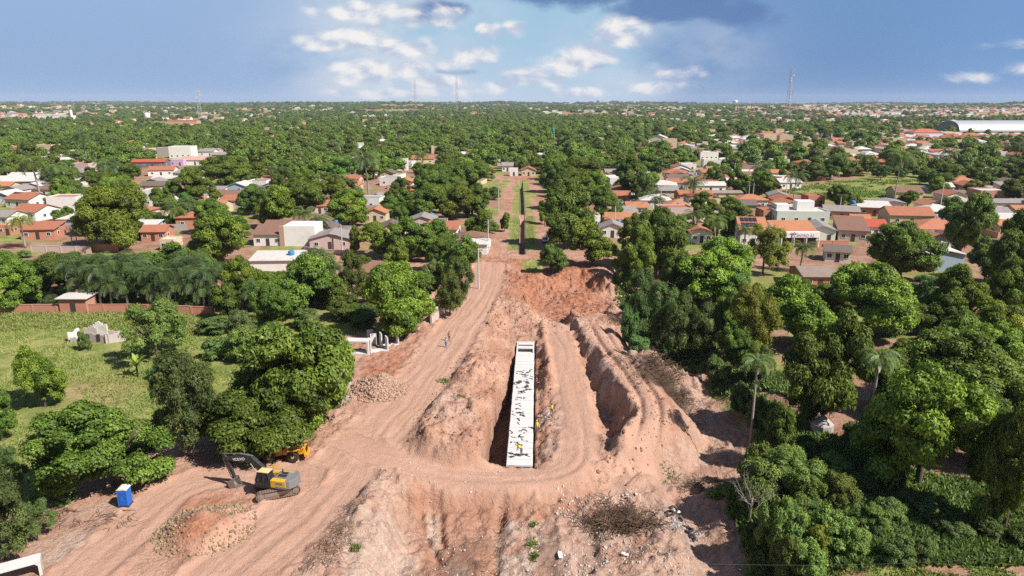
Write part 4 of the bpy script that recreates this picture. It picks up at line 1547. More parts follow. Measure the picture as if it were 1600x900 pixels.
def build_loader():
    x, y = G(449, 717)
    z = hz(x, y)
    root = thing('wheel_loader', (x, y, z), R_(186), 'orange yellow wheel loader parked under the mango branches behind the excavator', 'loader')
    root.scale = (.9, .9, .9)
    landmark(x, y, z + 2, 'the orange wheel loader')

    def tyre(px, py):
        b = MB()
        b.lathe([(.40, -.24), (.58, -.25), (.68, -.17), (.70, 0), (.68, .17), (.58, .25), (.40, .24)], 20)
        o = b.build('wheel', M['rubber'], root)
        o.location = (px, py, .7)
        o.rotation_euler = (math.pi / 2, 0, 0)
        b = MB()
        b.lathe([(.40, -.2), (.40, .2)], 14)
        b.lathe([(.17, -.3), (.20, -.2), (.2, .2), (.17, .3)], 10)
        b.build('rim', M['orange_yellow'], o)
        b = MB()
        for k in range(18):
            t = 2 * math.pi * k / 18
            b.box((.70 * math.cos(t), .70 * math.sin(t), 0.1 * (-1) ** k), (.1, .09, .26), t)
        b.build('tread', M['rubber'], o)
    for px in (-.9, 1.9):
        for py in (-1.0, 1.0):
            tyre(px, py)
    b = MB()
    b.prism([(.35, .75), (.35, 1.35), (-.2, 1.85), (-2.0, 1.75), (-2.35, 1.45), (-2.4, .85), (-1.6, .7)], -.62, .62)
    b.build('rear_hood', M['orange_yellow'], root, bevel=.06)
    b = MB()
    b.box((-2.43, 0, 1.2), (.08, .9, .55))
    b.build('radiator_grille', M['machine_dark'], root)
    b = MB()
    b.box((-2.45, 0, .72), (.5, 1.9, .4))
    b.build('counterweight', M['orange_yellow'], root, bevel=.05)
    for s in (-1, 1):
        b = MB()
        b.prism([(-1.75, 1.45), (-1.5, 1.62), (-.3, 1.62), (.0, 1.25), (-.12, 1.2), (-.4, 1.5), (-1.45, 1.5)], s * 1.0 - .28, s * 1.0 + .28)
        b.build('mudguard', M['orange_yellow'], root)
    b = MB()
    b.box((-.9, .3, 1.9), (.7, .4, .14))
    b.disc((-1.3, -.3, 2.1), .06, .5, 8, 'z')
    b.build('exhaust', M['machine_dark'], root)
    b = MB()
    b.prism([(.4, .7), (.4, 1.3), (1.3, 1.3), (2.5, .95), (2.6, .55), (1.2, .5)], -.45, .45)
    b.build('front_frame', M['orange_yellow'], root, bevel=.04)
    b = MB()
    b.prism([(.38, 1.35), (.38, 1.95), (1.25, 1.95), (1.25, 1.35)], -.6, .6)
    cabm = b.build('cab_base', M['orange_yellow'], root, bevel=.03)
    for px in (.42, 1.2):
        for py in (-.56, .56):
            b = MB()
            b.tube([(px, py, 1.9), (px, py, 2.85)], .05, 6)
            b.build('cab_post', M['orange_yellow'], cabm)
    b = MB()
    b.box((.8, 0, 2.9), (1.15, 1.4, .1))
    b.build('cab_roof', M['orange_yellow'], cabm, bevel=.03)
    b = MB()
    b.box((.6, 0, 2.1), (.12, .5, .6))
    b.box((.8, 0, 1.98), (.45, .5, .12))
    b.build('seat', M['machine_dark'], cabm)
    b = MB()
    for s in (-.42, .42):
        b.prism([(1.3, 1.2), (1.3, 1.45), (2.6, 1.25), (3.4, .5), (3.3, .3), (2.5, .95)], s - .06, s + .06)
    b.build('lift_arm', M['orange_yellow'], root)
    b = MB()
    b.prism([(3.3, .75), (3.45, .8), (3.5, .35), (4.1, .12), (4.1, .05), (3.4, .05), (3.25, .3)], -1.25, 1.25)
    b.build('bucket', M['steel'], root)


build_loader()


# ------------------------------------------------------------------ small site things
def build_toilet():
    x, y = G(197, 790)
    z = hz(x, y)
    root = thing('portable_toilet', (x, y, z), R_(3), 'bright blue portable toilet with white roof standing by the dirt lane', 'toilet')
    root.scale = (.84, .84, .84)
    landmark(x, y, z + 1.5, 'the blue portable toilet')
    b = MB()
    b.box((0, 0, .08), (1.2, 1.2, .16))
    b.build('base', M['machine_dark'], root)
    b = MB()
    b.box((0, 0, 1.16), (1.1, 1.1, 2.0))
    for s in (-1, 1):
        for k in range(3):
            b.box((s * .56, -.34 + .34 * k, 1.1), (.03, .06, 1.8))
        b.box((s * .5, -.565, 1.16), (.08, .04, 2.0))
    b.build('body', M['blue'], root, bevel=.03)
    b = MB()
    b.box((0, -.572, 1.12), (.76, .035, 1.75))
    d = b.build('door', M['blue_dark'], root, bevel=.01)
    b = MB()
    for k in range(4):
        b.box((0, -.595, 1.7 + .07 * k), (.5, .02, .03))
    b.build('vent', M['blue'], d)
    b = MB()
    b.box((0, -.6, 1.05), (.48, .02, .6))
    b.build('door_panel', M['blue'], d, bevel=.01)
    b = MB()
    b.box((.3, -.61, 1.15), (.05, .05, .14))
    b.build('handle', M['machine_dark'], d)
    b = MB()
    b.prism([(-.6, 2.14), (.6, 2.14), (.6, 2.2), (.35, 2.34), (-.35, 2.34), (-.6, 2.2)], -.6, .6)
    b.build('roof', M['roof_white'], root, bevel=.03)
    b = MB()
    b.tube([(.38, .4, 2.2), (.38, .4, 2.55)], .05, 8)
    b.build('vent_pipe', M['machine_dark'], root)


build_toilet()


def portal(name, x, y, z, rz, span, hgt, dep, th, label, up=True, closed=False, m=None, extra=()):
    root = thing(name, (x, y, z), rz, label, 'concrete unit', 'precast concrete units stored on the site')
    m = m or M['slab']
    b = MB()
    zz = hgt - th / 2 if up else th / 2
    b.box((0, 0, zz), (span, dep, th))
    b.build('slab', m, root, bevel=.02)
    for s in (-1, 1):
        b = MB()
        lo, hi = (0, hgt - th) if up else (th, hgt)
        if closed:
            lo, hi = th, hgt - th
        b.box((s * (span / 2 - th / 2), 0, (lo + hi) / 2), (th, dep, hi - lo - .004))
        # splayed inner corner
        k = .22
        zc = (hgt - th) if up else th
        sg = -1 if up else 1
        b.prism([(s * (span / 2 - th), zc), (s * (span / 2 - th - k), zc), (s * (span / 2 - th), zc + sg * k)], -dep / 2 + .01, dep / 2 - .01)
        b.build('leg', m, root)
    if closed:
        b = MB()
        b.box((0, 0, th / 2), (span, dep, th))
        b.build('base_slab', m, root, bevel=.02)
    return root


x, y = G(27, 903)
portal('precast_portal', x, y, hz(x, y), R_(31), 3.6, 1.5, 1.25, .22, 'white precast portal unit standing alone on its two legs at the lane edge')
landmark(x, y, 1, 'the lone white portal unit')
x, y = G(560, 551)
portal('precast_box', x, y, hz(x, y) + .02, R_(-4), 3.7, 2.3, 1.6, .25, 'closed white precast box unit with an open square mouth under the trees', closed=True)
landmark(x, y, 1.5, 'the white precast box unit')
x, y = G(590, 551)
portal('precast_channel', x, y + .9, hz(x, y) + .02, R_(24), 2.9, 2.2, 1.4, .2, 'white precast channel unit lying open side up nearest the dirt road', up=False)
x, y = G(603, 545)
portal('precast_channel', x + .35, y + 1.3, hz(x, y) + .02, R_(24), 2.9, 2.3, 1.2, .2, 'white precast channel unit behind another one with tall legs up', up=False)
x, y = G(583, 541)
portal('precast_channel', x - .5, y + 1.6, hz(x, y) + .02, R_(-66), 2.5, 1.9, 1.0, .18, 'white precast channel unit wedged between box unit and open channels', up=False)


# ------------------------------------------------------------------ people
def person(x, y, yaw, label, shirt, trousers, pose='stand', vest=None, helmet=None, hgt=1.72, z=None):
    z = hz(x, y) if z is None else z
    root = thing('person', (x, y, z), yaw, label, 'person')
    J, E, Rr = [], [], []

    def j(p, r, par=None):
        J.append(p)
        Rr.append(r)
        if par is not None:
            E.append((par, len(J) - 1))
        return len(J) - 1
    bend = pose == 'bend'
    pel = j((0, 0, .93), .13)
    if bend:
        sp = j((.20, 0, 1.10), .125, pel)
        ch = j((.40, 0, 1.20), .14, sp)
        nk = j((.58, 0, 1.27), .055, ch)
        hd = j((.66, 0, 1.28), .085, nk)
        ht = j((.80, 0, 1.25), .085, hd)
    else:
        sp = j((.01, 0, 1.12), .12, pel)
        ch = j((.0, 0, 1.34), .14, sp)
        nk = j((.0, 0, 1.48), .055, ch)
        hd = j((.02, 0, 1.57), .085, nk)
        ht = j((.02, 0, 1.69), .085, hd)
    for s in (-1, 1):
        st = .16 * s if pose == 'walk' else .03 * s
        hip = j((0, s * .10, .90), .095, pel)
        kn = j((st * .6 + .04, s * .11, .50), .065, hip)
        an = j((st, s * .12, .09), .042, kn)
        j((st + .17, s * .13, .03), .032, an)
        if bend:
            sh = j((.44, s * .19, 1.20), .06, ch)
            el = j((.47, s * .22, .93), .045, sh)
            wr = j((.56, s * .16, .70), .032, el)
            dirv = Vector((.35, -.1 * s, -.93))
        elif pose == 'point' and s == 1:
            sh = j((0, s * .20, 1.40), .06, ch)
            el = j((.2, s * .30, 1.25), .045, sh)
            wr = j((.42, s * .26, 1.32), .032, el)
            dirv = Vector((.95, 0, .25))
        else:
            sh = j((0, s * .20, 1.40), .06, ch)
            el = j((-.02 - st * .3, s * .26, 1.12), .045, sh)
            wr = j((.07 - st * .6, s * .25, .88), .032, el)
            dirv = Vector((.15, 0, -.98))
        w = Vector(J[wr])
        pm = j(tuple(w + dirv * .07), .030, wr)
        side = Vector((0, 1, 0)) if abs(dirv.z) < .5 else Vector((1, 0, 0))
        for q, ln in ((-.027, .062), (-.009, .072), (.009, .068), (.027, .054)):
            k1 = j(tuple(w + dirv * .11 + side * q), .010, pm)
            j(tuple(w + dirv * (.11 + ln) + side * q * 1.2 + Vector((0, -.012 * s, 0))), .008, k1)
        j(tuple(w + dirv * .085 + side * .055), .010, pm)
    k = hgt / 1.75
    me = bpy.data.meshes.new('body')
    me.from_pydata([tuple(c * k for c in p) for p in J], E, [])
    ob = link('body', me)
    sk = ob.modifiers.new('skin', 'SKIN')
    for i, r in enumerate(Rr):
        d = me.skin_vertices[0].data[i]
        d.radius = (r * k, r * k)
        d.use_root = i == 0
    ss = ob.modifiers.new('sub', 'SUBSURF')
    ss.levels = ss.render_levels = 1
    dg = bpy.context.evaluated_depsgraph_get()
    dg.update()
    fin = bpy.data.meshes.new_from_object(ob.evaluated_get(dg))
    bpy.data.objects.remove(ob)
    skin, sm, tm, bm_ = M_skin, shirt, trousers, M['machine_dark']
    for m_ in (skin, sm, tm, bm_):
        fin.materials.append(m_)
    for p in fin.polygons:
        c = p.center / k
        if bend:
            v = 2 if c.z < .98 and c.x < .22 else (1 if c.x < .53 and c.z > .78 else 0)
        else:
            v = 2 if c.z < .95 and abs(c.y) < .2 else (1 if c.z < 1.49 and not (abs(c.y) > .2 and c.z < 1.05) else 0)
            if pose == 'point' and c.x > .3:
                v = 0
        if c.z < .12:
            v = 3
        p.material_index = v
        p.use_smooth = True
    body = link('body', fin, root)
    hc = Vector(J[hd]).lerp(Vector(J[ht]), .55) * k
    b = MB()
    fx = Vector((0.09, 0, 0)) * k if not bend else Vector((.03, 0, -.09)) * k
    b.box(tuple(hc + fx), (.03, .025, .05))
    for s in (-1, 1):
        b.box(tuple(hc + Vector((0, s * .088 * k, 0))), (.04, .02, .06))
    b.build('face', M_skin, root)
    b = MB()
    b.lathe([(.098, -.02), (.106, .03), (.09, .085), (.05, .115), (.005, .125)], 10, 0, (hc.x, hc.y, hc.z + .02))
    if helmet:
        b.lathe([(.14, 0), (.14, .012)], 10, 0, (hc.x + .02, hc.y, hc.z + .03))
    b.build('helmet' if helmet else 'hair', helmet or M['tar'], root, True)
    if vest:
        b = MB()
        if bend:
            b.tube([(.12 * k, 0, 1.06 * k), (.3 * k, 0, 1.17 * k), (.5 * k, 0, 1.24 * k)], [.165 * k, .185 * k, .16 * k], 10)
        else:
            b.lathe([(.165 * k, .98 * k), (.165 * k, 1.15 * k), (.185 * k, 1.36 * k), (.12 * k, 1.45 * k)], 10)
        b.build('vest', vest, root, True)
    landmark(x, y, z + 1, label)
    return root


M_skin = paint('skin', (0.24, 0.12, 0.075, 1), .6, .3, dirt=0.0)
C_blue = paint('blue_cloth', (0.06, 0.13, 0.36, 1), .85, .1, dirt=0.1)
C_lblue = paint('pale_blue_cloth', (0.25, 0.33, 0.52, 1), .85, .1, dirt=0.1)
C_orange = paint('faded_orange_cloth', (0.45, 0.2, 0.12, 1), .85, .1, dirt=0.1)
C_grey = paint('grey_cloth', (0.12, 0.11, 0.11, 1), .9, .1, dirt=0.2)
C_yel = paint('yellow_vest', (0.72, 0.56, 0.02, 1), .7, .2, dirt=0.1)
C_helm = paint('yellow_helmet', (0.70, 0.48, 0.03, 1), .4, .4, dirt=0.05)
for (px, py, yaw, lab, sh, trs, pose, vest, hel, zz) in (
    (697, 543, -1.7, 'person in blue shirt and trousers walking down the earth road', C_lblue, C_blue, 'walk', None, None, None),
    (702, 533, -1.9, 'person in faded orange top just behind the one in blue', C_orange, C_grey, 'stand', None, None, None),
    (815, 713, 2.6, 'person in yellow vest bending over the near end of the culvert', C_grey, C_grey, 'bend', C_yel, C_helm, Z_CUL + .02),
    (839, 667, 3.0, 'person in yellow vest standing in the backfill beside the culvert', C_yel, C_grey, 'stand', C_yel, C_helm, None),
    (862, 647, 2.2, 'person in yellow vest holding a tool on the pale sand bank', C_grey, C_grey, 'point', C_yel, None, None)):
    zq = zz if zz is not None else -1.2 if px > 800 else 0
    x, y = G(px, py, zq)
    person(x, y, yaw, lab, sh, trs, pose, vest, hel, z=zz)
# ------------------------------------------------------------------ loose stuff on the site
def scatter_rocks(name, pts, sizes, material, label, seed=0, sink=0.3):
    r = np.random.default_rng(seed)
    iv, fi = ICO0
    k = len(pts)
    V = iv[None] * (1 + 0.28 * r.normal(size=(k, len(iv), 1)))
    sc = sizes[:, None, None] * r.uniform(0.6, 1.2, (k, 1, 3))
    V = V * sc
    a = r.uniform(0, 6.28, k)
    c, s = np.cos(a)[:, None], np.sin(a)[:, None]
    V = np.stack([V[..., 0] * c - V[..., 1] * s, V[..., 0] * s + V[..., 1] * c, V[..., 2]], 2) + pts[:, None]
    V[..., 2] += (sizes * (0.5 - sink))[:, None]
    F = fi[None] + (np.arange(k) * len(iv))[:, None, None]
    me = np_mesh(name, V.reshape(-1, 3), F.reshape(-1, 3), material, np.repeat(r.random(k), len(iv)))
    o = link(name, me)
    tag(o, label, None, None, 'stuff')
    return o


def rock_mat(name, a, bcol):
    m, N, b = mat(name, 0.9, 0.15)
    t = N.attr('tint').outputs['Fac']
    g = N.n('ShaderNodeNewGeometry')
    n = N.noise(g.outputs['Position'], 3.0, 4.0)
    N.link(N.mix(1.0, N.mix(N.m('ADD', N.m('MULTIPLY', t, .7), N.m('MULTIPLY', n, .3)), a, bcol), (.8, .8, .8, 1), 'MULTIPLY'), b.inputs['Base Color'])
    return m


M['rock_pink'] = rock_mat('pinkish_rock', (0.27, 0.15, 0.10, 1), (0.52, 0.36, 0.27, 1))
M['rock_mix'] = rock_mat('mixed_rock', (0.16, 0.11, 0.075, 1), (0.46, 0.33, 0.20, 1))
M['rock_pale'] = rock_mat('pale_rubble', (0.42, 0.33, 0.28, 1), (0.68, 0.61, 0.55, 1))
M['rock_grey'] = rock_mat('grey_rubbish', (0.04, 0.045, 0.06, 1), (0.6, 0.6, 0.62, 1))
M['clod'] = rock_mat('earth_clod', (0.20, 0.095, 0.06, 1), (0.40, 0.22, 0.15, 1))
rr = np.random.default_rng(5)


def at_ground(x, y):
    return np.stack([x, y, hza(x, y)], 1)


def pile(px, py, r, n, seed, ringed=False):
    q = np.random.default_rng(seed)
    x, y = G(px, py)
    rad = r * np.sqrt(q.random(n)) * 1.03
    a = q.uniform(0, 6.28, n)
    if ringed:
        keep = (q.random(n) < np.clip((rad / r - .45) * 2.2, .16, 1) * np.where(np.cos(a - 2.4) > -.1, 1, .35))
        rad, a = rad[keep], a[keep]
    xs, ys = x + rad * np.cos(a), y + rad * .95 * np.sin(a)
    return at_ground(xs, ys), q.uniform(.07, .20, len(xs)) * q.uniform(.7, 1.35, len(xs))


p, s = pile(592, 610, 4.1, 2400, 1)
scatter_rocks('rock_pile', p, s, M['rock_pink'], 'heap of pinkish broken stone beside the haul road', 1)
landmark(*G(592, 608), 1.5, 'the pink stone heap')
p, s = pile(322, 828, 4.4, 2600, 2, True)
s = s * .8
scatter_rocks('rock_pile', p, s, M['rock_mix'], 'wide heap of mixed stone around a cone of red earth', 2)
landmark(*G(322, 826), 1.5, 'the red earth heap')


q_ = np.array([(G(1060, 822, -3.3)[0] + a, G(1060, 822, -3.3)[1] + b) for a, b in np.random.default_rng(4).normal(0, 1.0, (150, 2))])
scatter_rocks('litter', at_ground(q_[:, 0], q_[:, 1]), np.random.default_rng(6).uniform(.05, .16, 150), M['rock_grey'], 'grey and white scraps of rubbish strewn around the dumped tyres', 12)


def in_poly(poly_px, z, n, seed):
    q = np.random.default_rng(seed)
    P = np.array(PX(poly_px, z))
    lo, hi = P.min(0), P.max(0)
    out = np.zeros((0, 2))
    while len(out) < n:
        c = q.uniform(lo, hi, (n * 3, 2))
        c = c[sdpoly(c[:, 0], c[:, 1], [tuple(a) for a in P]) < 0]
        out = np.concatenate([out, c])
    return out[:n]


c = in_poly([(840, 775), (945, 745), (1030, 770), (1075, 870), (1090, 930), (845, 930)], -2.5, 2600, 3)
n_ = fbm(c[:, 0], c[:, 1], 3, 3, 91)
c = c[n_ > -0.02]
scatter_rocks('rubble', at_ground(c[:, 0], c[:, 1]), np.minimum(rr.lognormal(-2.9, .5, len(c)), .22), M['rock_pale'], 'pale concrete and stone rubble strewn over the lower sand flat', 3)
c = in_poly([(600, 750), (840, 755), (845, 930), (560, 930)], -2.8, 2000, 4)
n_ = fbm(c[:, 0], c[:, 1], 3, 3, 95)
c = c[n_ > .10]
scatter_rocks('rubble', at_ground(c[:, 0], c[:, 1]), np.minimum(rr.lognormal(-3.1, .45, len(c)), .14), M['rock_pale'], 'small pale stones scattered over the lower clay floor', 4)
c = in_poly([(640, 560), (800, 540), (860, 510), (960, 520), (1060, 690), (930, 745), (640, 730)], -1, 5200, 6)
d1 = np.minimum(dline(c[:, 0], c[:, 1], ROADS['cross'])[0], dline(c[:, 0], c[:, 1], ROADS['haul'])[0])
dc = sdpoly(c[:, 0], c[:, 1], [cul(-.3, -1.6), cul(C_LEN + 3, -1.6), cul(C_LEN + 3, 1.6), cul(-.3, 1.6)])
c = c[(d1 > 2.6) & (dc > 0.2)]
scatter_rocks('clods', at_ground(c[:, 0], c[:, 1]), np.minimum(rr.lognormal(-2.9, .5, len(c)), .25), M['clod'], 'clods of loose red earth on the spoil banks', 5)
c = in_poly([(745, 415), (950, 430), (960, 480), (860, 520), (700, 530)], -0.5, 2500, 7)
d1 = dline(c[:, 0], c[:, 1], ROADS['haul'])[0]
c = c[d1 > 3.2]
scatter_rocks('clods', at_ground(c[:, 0], c[:, 1]), rr.lognormal(-2.45, .5, len(c)), M['clod'], 'clods of red earth below the end of the avenue', 8)


def sticks(name, pts, n_each, ln, rad, material, label, seed, flat=0.5, tidy=0.0):
    r = random.Random(seed)
    b = MB()
    for (x, y) in pts:
        z = hz(x, y)
        for _ in range(n_each):
            a = r.uniform(0, 6.28)
            e = r.uniform(-.2, .9) * (1 - flat)
            L = r.uniform(.5, 1.3) * ln
            q = Vector((x + r.gauss(0, .25), y + r.gauss(0, .25), z + r.uniform(.0, .35)))
            dv = Vector((math.cos(a) * math.cos(e), math.sin(a) * math.cos(e), math.sin(e))) * L
            mid = q + dv * .5 + Vector((r.gauss(0, .1), r.gauss(0, .1), r.uniform(0, .15))) * L
            b.tube([q, mid, q + dv], [rad * r.uniform(.6, 1.4), rad, rad * .3], 4)
    o = b.build(name, material)
    tag(o, label, None, None, 'stuff')
    return o


def gauss_pts(px, py, z, sx, sy, n, seed):
    q = np.random.default_rng(seed)
    x, y = G(px, py, z)
    return [(x + a, y + b) for a, b in zip(q.normal(0, sx, n), q.normal(0, sy, n))]


sticks('brush_debris', gauss_pts(968, 808, -2.4, 1.5, 1.3, 130, 1) + gauss_pts(940, 818, -2.4, 1.0, .6, 50, 2) + gauss_pts(1000, 820, -2.6, 1.2, .5, 50, 8), 4, 1.5, .035, M['brush'], 'tangled heap of dead branches and roots on the sand flat', 1, .45)
landmark(*G(965, 805, -2), -1, 'the tangle of dead branches')
sticks('brush_debris', gauss_pts(1040, 568, 2, 2.2, 2.8, 230, 3), 4, 1.5, .03, M['brush'], 'dark dump of dead brush at the head of the gully', 2, .4)
landmark(*G(1040, 570, 1), 1, 'the dark brush dump')
sticks('brush_debris', [(x, y) for (x, y) in [(a[0] + random.gauss(0, .25), a[1] + random.gauss(0, .3)) for a in ROADS['drain'] for _ in range(3)]], 2, .8, .022, M['wood'], 'torn roots along the narrow drain in the clay floor', 3, .7)
sticks('brush_debris', gauss_pts(538, 838, 0, .5, 1.0, 40, 5) + gauss_pts(520, 862, 0, .6, .5, 40, 6) + gauss_pts(555, 800, 0, .4, .6, 20, 16) + gauss_pts(505, 885, 0, .6, .4, 25, 26), 3, .9, .022, M['wood'], 'dark roots sticking out of the eroded sandy edge', 4, .6)
sticks('brush_debris', gauss_pts(85, 808, 0, 1.1, .5, 30, 7) + gauss_pts(160, 815, 0, 1.8, .7, 30, 17), 2, 1.2, .025, M['brush'], 'broken twigs and branches lying below the lower trees', 5, .8)
sticks('brush_debris', gauss_pts(1025, 870, -3, 1.3, .4, 40, 9) + gauss_pts(985, 870, -2.6, .9, .3, 20, 19), 2, .8, .02, M['wood'], 'thin line of washed up twigs across the sand', 6, .85)
sticks('brush_debris', gauss_pts(960, 500, -.5, .7, 2.0, 60, 11), 3, 1.6, .025, M['brush'], 'hanging roots and cut stalks along the top of the bank', 7, .3)
sticks('brush_debris', gauss_pts(1100, 745, -2.6, 1.6, .9, 60, 12), 2, 1.4, .03, M['brush'], 'fallen dark branches beside the creek bend', 9, .6)


def log_thing(x0, y0, x1, y1, z, r, label, m='wood'):
    a, e = G(x0, y0, z), G(x1, y1, z)
    za, ze = hz(*a) + r, hz(*e) + r
    root = thing('log', (a[0], a[1], za), 0, label, 'log')
    v = Vector((e[0] - a[0], e[1] - a[1], ze - za))
    b = MB()
    b.tube([(0, 0, 0), v * .33 + Vector((.05, .08, .04)), v * .7 + Vector((-.04, .03, .03)), v], [r * 1.25, r, r * .85, r * .6], 8)
    b.build('trunk', M[m], root, True)
    b = MB()
    for t in (.35, .6, .8):
        q = v * t
        b.tube([q, q + Vector((random.gauss(0, .35), random.gauss(0, .35), .3))], [r * .4, r * .12], 5)
    b.build('branch_stub', M[m], root)
    return root


log_thing(978, 758, 1003, 734, -2.4, .10, 'pale bare pole leaning up the sand near the tangled branches')
log_thing(1078, 648, 1074, 690, -3.0, .16, 'dark dead trunk lying at the foot of the spoil slope')
log_thing(100, 797, 122, 800, 0, .12, 'short broken trunk lying below the trees near the blue toilet')
log_thing(933, 800, 956, 782, -2.4, .06, 'thin curved pale branch beside the tangled heap')
log_thing(192, 799, 212, 798, 0, .05, 'thin plank lying in front of the blue toilet')


def old_tyre(px, py, z, rz, tilt, label, k=1.0):
    x, y = G(px, py, z)
    root = thing('old_tyre', (x, y, hz(x, y) + .18), 0, label, 'tyre', 'old tyres dumped beside the creek')
    b = MB()
    n = 18
    prof = [(.30, -.12), (.46, -.13), (.54, -.08), (.56, 0), (.54, .08), (.46, .13), (.30, .12), (.36, 0)]
    vs = [(r * math.cos(2 * math.pi * i / n) * k, r * math.sin(2 * math.pi * i / n) * k, z * k) for i in range(n) for r, z in prof]
    m = len(prof)
    b.add(vs, [(i * m + a, ((i + 1) % n) * m + a, ((i + 1) % n) * m + (a + 1) % m, i * m + (a + 1) % m) for i in range(n) for a in range(m)])
    b.build('casing', M['rubber'], root, True)
    b = MB()
    for i in range(n):
        t = 2 * math.pi * i / n
        b.box((.56 * k * math.cos(t), .56 * k * math.sin(t), 0), (.04 * k, .1 * k, .16 * k), t)
    b.build('tread', M['rubber'], root)
    root.rotation_euler = (tilt, .2, rz)


for i, (px, py, tilt, lab) in enumerate(((1052, 800, .9, 'black tyre propped upright highest up the creek bank'), (1060, 812, .3, 'black tyre lying flat just below the propped one'), (1069, 818, .5, 'tilted black tyre in the middle of the dumped row'), (1076, 826, .25, 'black tyre lying by the water under the bushes'), (1046, 812, .15, 'half buried black tyre nearest the branch heap'), (1080, 838, .7, 'lowest black tyre of the row by the creek'))):
    old_tyre(px, py, -3.4, i * 1.1, tilt, lab, .85)


def sheet(px, py, z, w, d, m, label, rz):
    x, y = G(px, py, z)
    r = random.Random(px)
    root = thing('plastic_sheet', (x, y, hz(x, y) + .05), rz, label, 'litter')
    b = MB()
    n = 7
    vs = [(w * (i / (n - 1) - .5) * (1 + .15 * r.random()), d * (k / (n - 1) - .5) * (1 + .15 * r.random()), .10 + .16 * r.random()) for k in range(n) for i in range(n)]
    b.add(vs, [(k * n + i, k * n + i + 1, (k + 1) * n + i + 1, (k + 1) * n + i) for k in range(n - 1) for i in range(n - 1)])
    o = b.build('film', M[m], root, True)
    sol = o.modifiers.new('thick', 'SOLIDIFY')
    sol.thickness = .01
    b = MB()
    b.tube([(-w / 2, -d / 2, .1), (0, -d / 2, .22), (w / 2, -d / 2, .1)], .03, 5)
    b.build('rolled_edge', M[m], root)


sheet(1056, 797, -3.3, .9, .5, 'white', 'white plastic sheet caught on the upper tyre', .5)
sheet(976, 868, -2.6, .4, .7, 'white', 'crumpled white sack lying on the pale rubble', 1.2)
sheet(875, 868, -2.6, .35, 1.0, 'white', 'long white plastic scrap in the pale rubble', .1)
sheet(1083, 838, -3.4, .8, .5, 'tarp', 'grey plastic sheet by the creek below the tyres', 1.0)


# ------------------------------------------------------------------ dead trees and odd plants
def bare_tree(px, py, top, label, z=0, seed=0, spread=1.0, m='palm_bark'):
    x, y = G(px, py, z)
    zb = hz(x, y)
    H = z_at(y, top) - zb
    root = thing('bare_tree', (x, y, zb), 0, label, 'tree')
    r = random.Random(seed)
    tr, tw = MB(), MB()
    tr.tube([(0, 0, -.2), (.05, .02, H * .35), (.1, 0, H * .5)], [.13, .09, .07], 7)

    def grow(p, d, L, rad, lev):
        e = p + d * L
        (tr if lev == 0 else tw).tube([p, p.lerp(e, .5) + Vector((r.gauss(0, .06), r.gauss(0, .06), 0)) * L, e], [rad, rad * .7, rad * .45], 5)
        if lev < 3:
            for _ in range(3):
                nd = (d + Vector((r.gauss(0, .55), r.gauss(0, .55), r.gauss(.15, .3)))).normalized()
                grow(p.lerp(e, r.uniform(.5, 1)), nd, L * r.uniform(.55, .8), rad * .5, lev + 1)
    for i in range(7):
        a = i * 2.4 + r.uniform(-.3, .3)
        d = Vector((math.cos(a) * .7 * spread, math.sin(a) * .7 * spread, 1)).normalized()
        grow(Vector((.03, 0, H * (.2 + .04 * i))), d, H * .3, .045, 0)
    tr.build('trunk', M[m], root, True)
    tw.build('twigs', M[m], root)
    landmark(x, y, zb + H * .7, 'the bare pale tree')


bare_tree(1172, 800, 735, 'leafless pale grey tree standing out of the green creek bank bushes', -.5, 4)


def banana(px, py, label, n=9, L=3.0, lift=0, tint=(1.3, 1.25, .8)):
    x, y = G(px, py)
    root = thing('banana_plant', (x, y, hz(x, y)), 0, label, 'banana plant')
    r = random.Random(px)
    b = MB()
    b.tube([(0, 0, -.1), (.05, 0, L * .5)], [.16, .1], 8)
    b.build('stem', M['feather'], root, True)
    for i in range(n):
        a = i * 2.4
        e = r.uniform(.5, 1.2)
        V, F, T = [], [], []
        m = 8
        p = Vector((0, 0, L * .45))
        for k in range(m + 1):
            t = k / m
            w = .34 * math.sin(math.pi * min(1, t * .9 + .08)) * (1 if k % 2 else .8)
            an = e + .4 - 1.7 * t * t
            sx, sy = -math.sin(a), math.cos(a)
            V += [(p.x + sx * w, p.y + sy * w, p.z + .08 * w), tuple(p), (p.x - sx * w, p.y - sy * w, p.z + .08 * w)]
            p = p + Vector((math.cos(a) * math.cos(an), math.sin(a) * math.cos(an), math.sin(an))) * (L * .75 / m)
            T += [.75, .95, .75]
        F = [(3 * k + c, 3 * k + c + 1, 3 * k + c + 4, 3 * k + c + 3) for k in range(m) for c in (0, 1)]
        me = np_mesh('leaf', V, F, M['feather'], T)
        link('leaf', me, root, color=tint)
    landmark(x, y, 1.5, 'the banana plant')


banana(215, 588, 'banana plant with broad pale leaves in the grass field', 9, 3.2)
banana(540, 466, 'cluster of banana leaves between the roofs and the great mango', 10, 3.0, tint=(1.1, 1.15, .95))


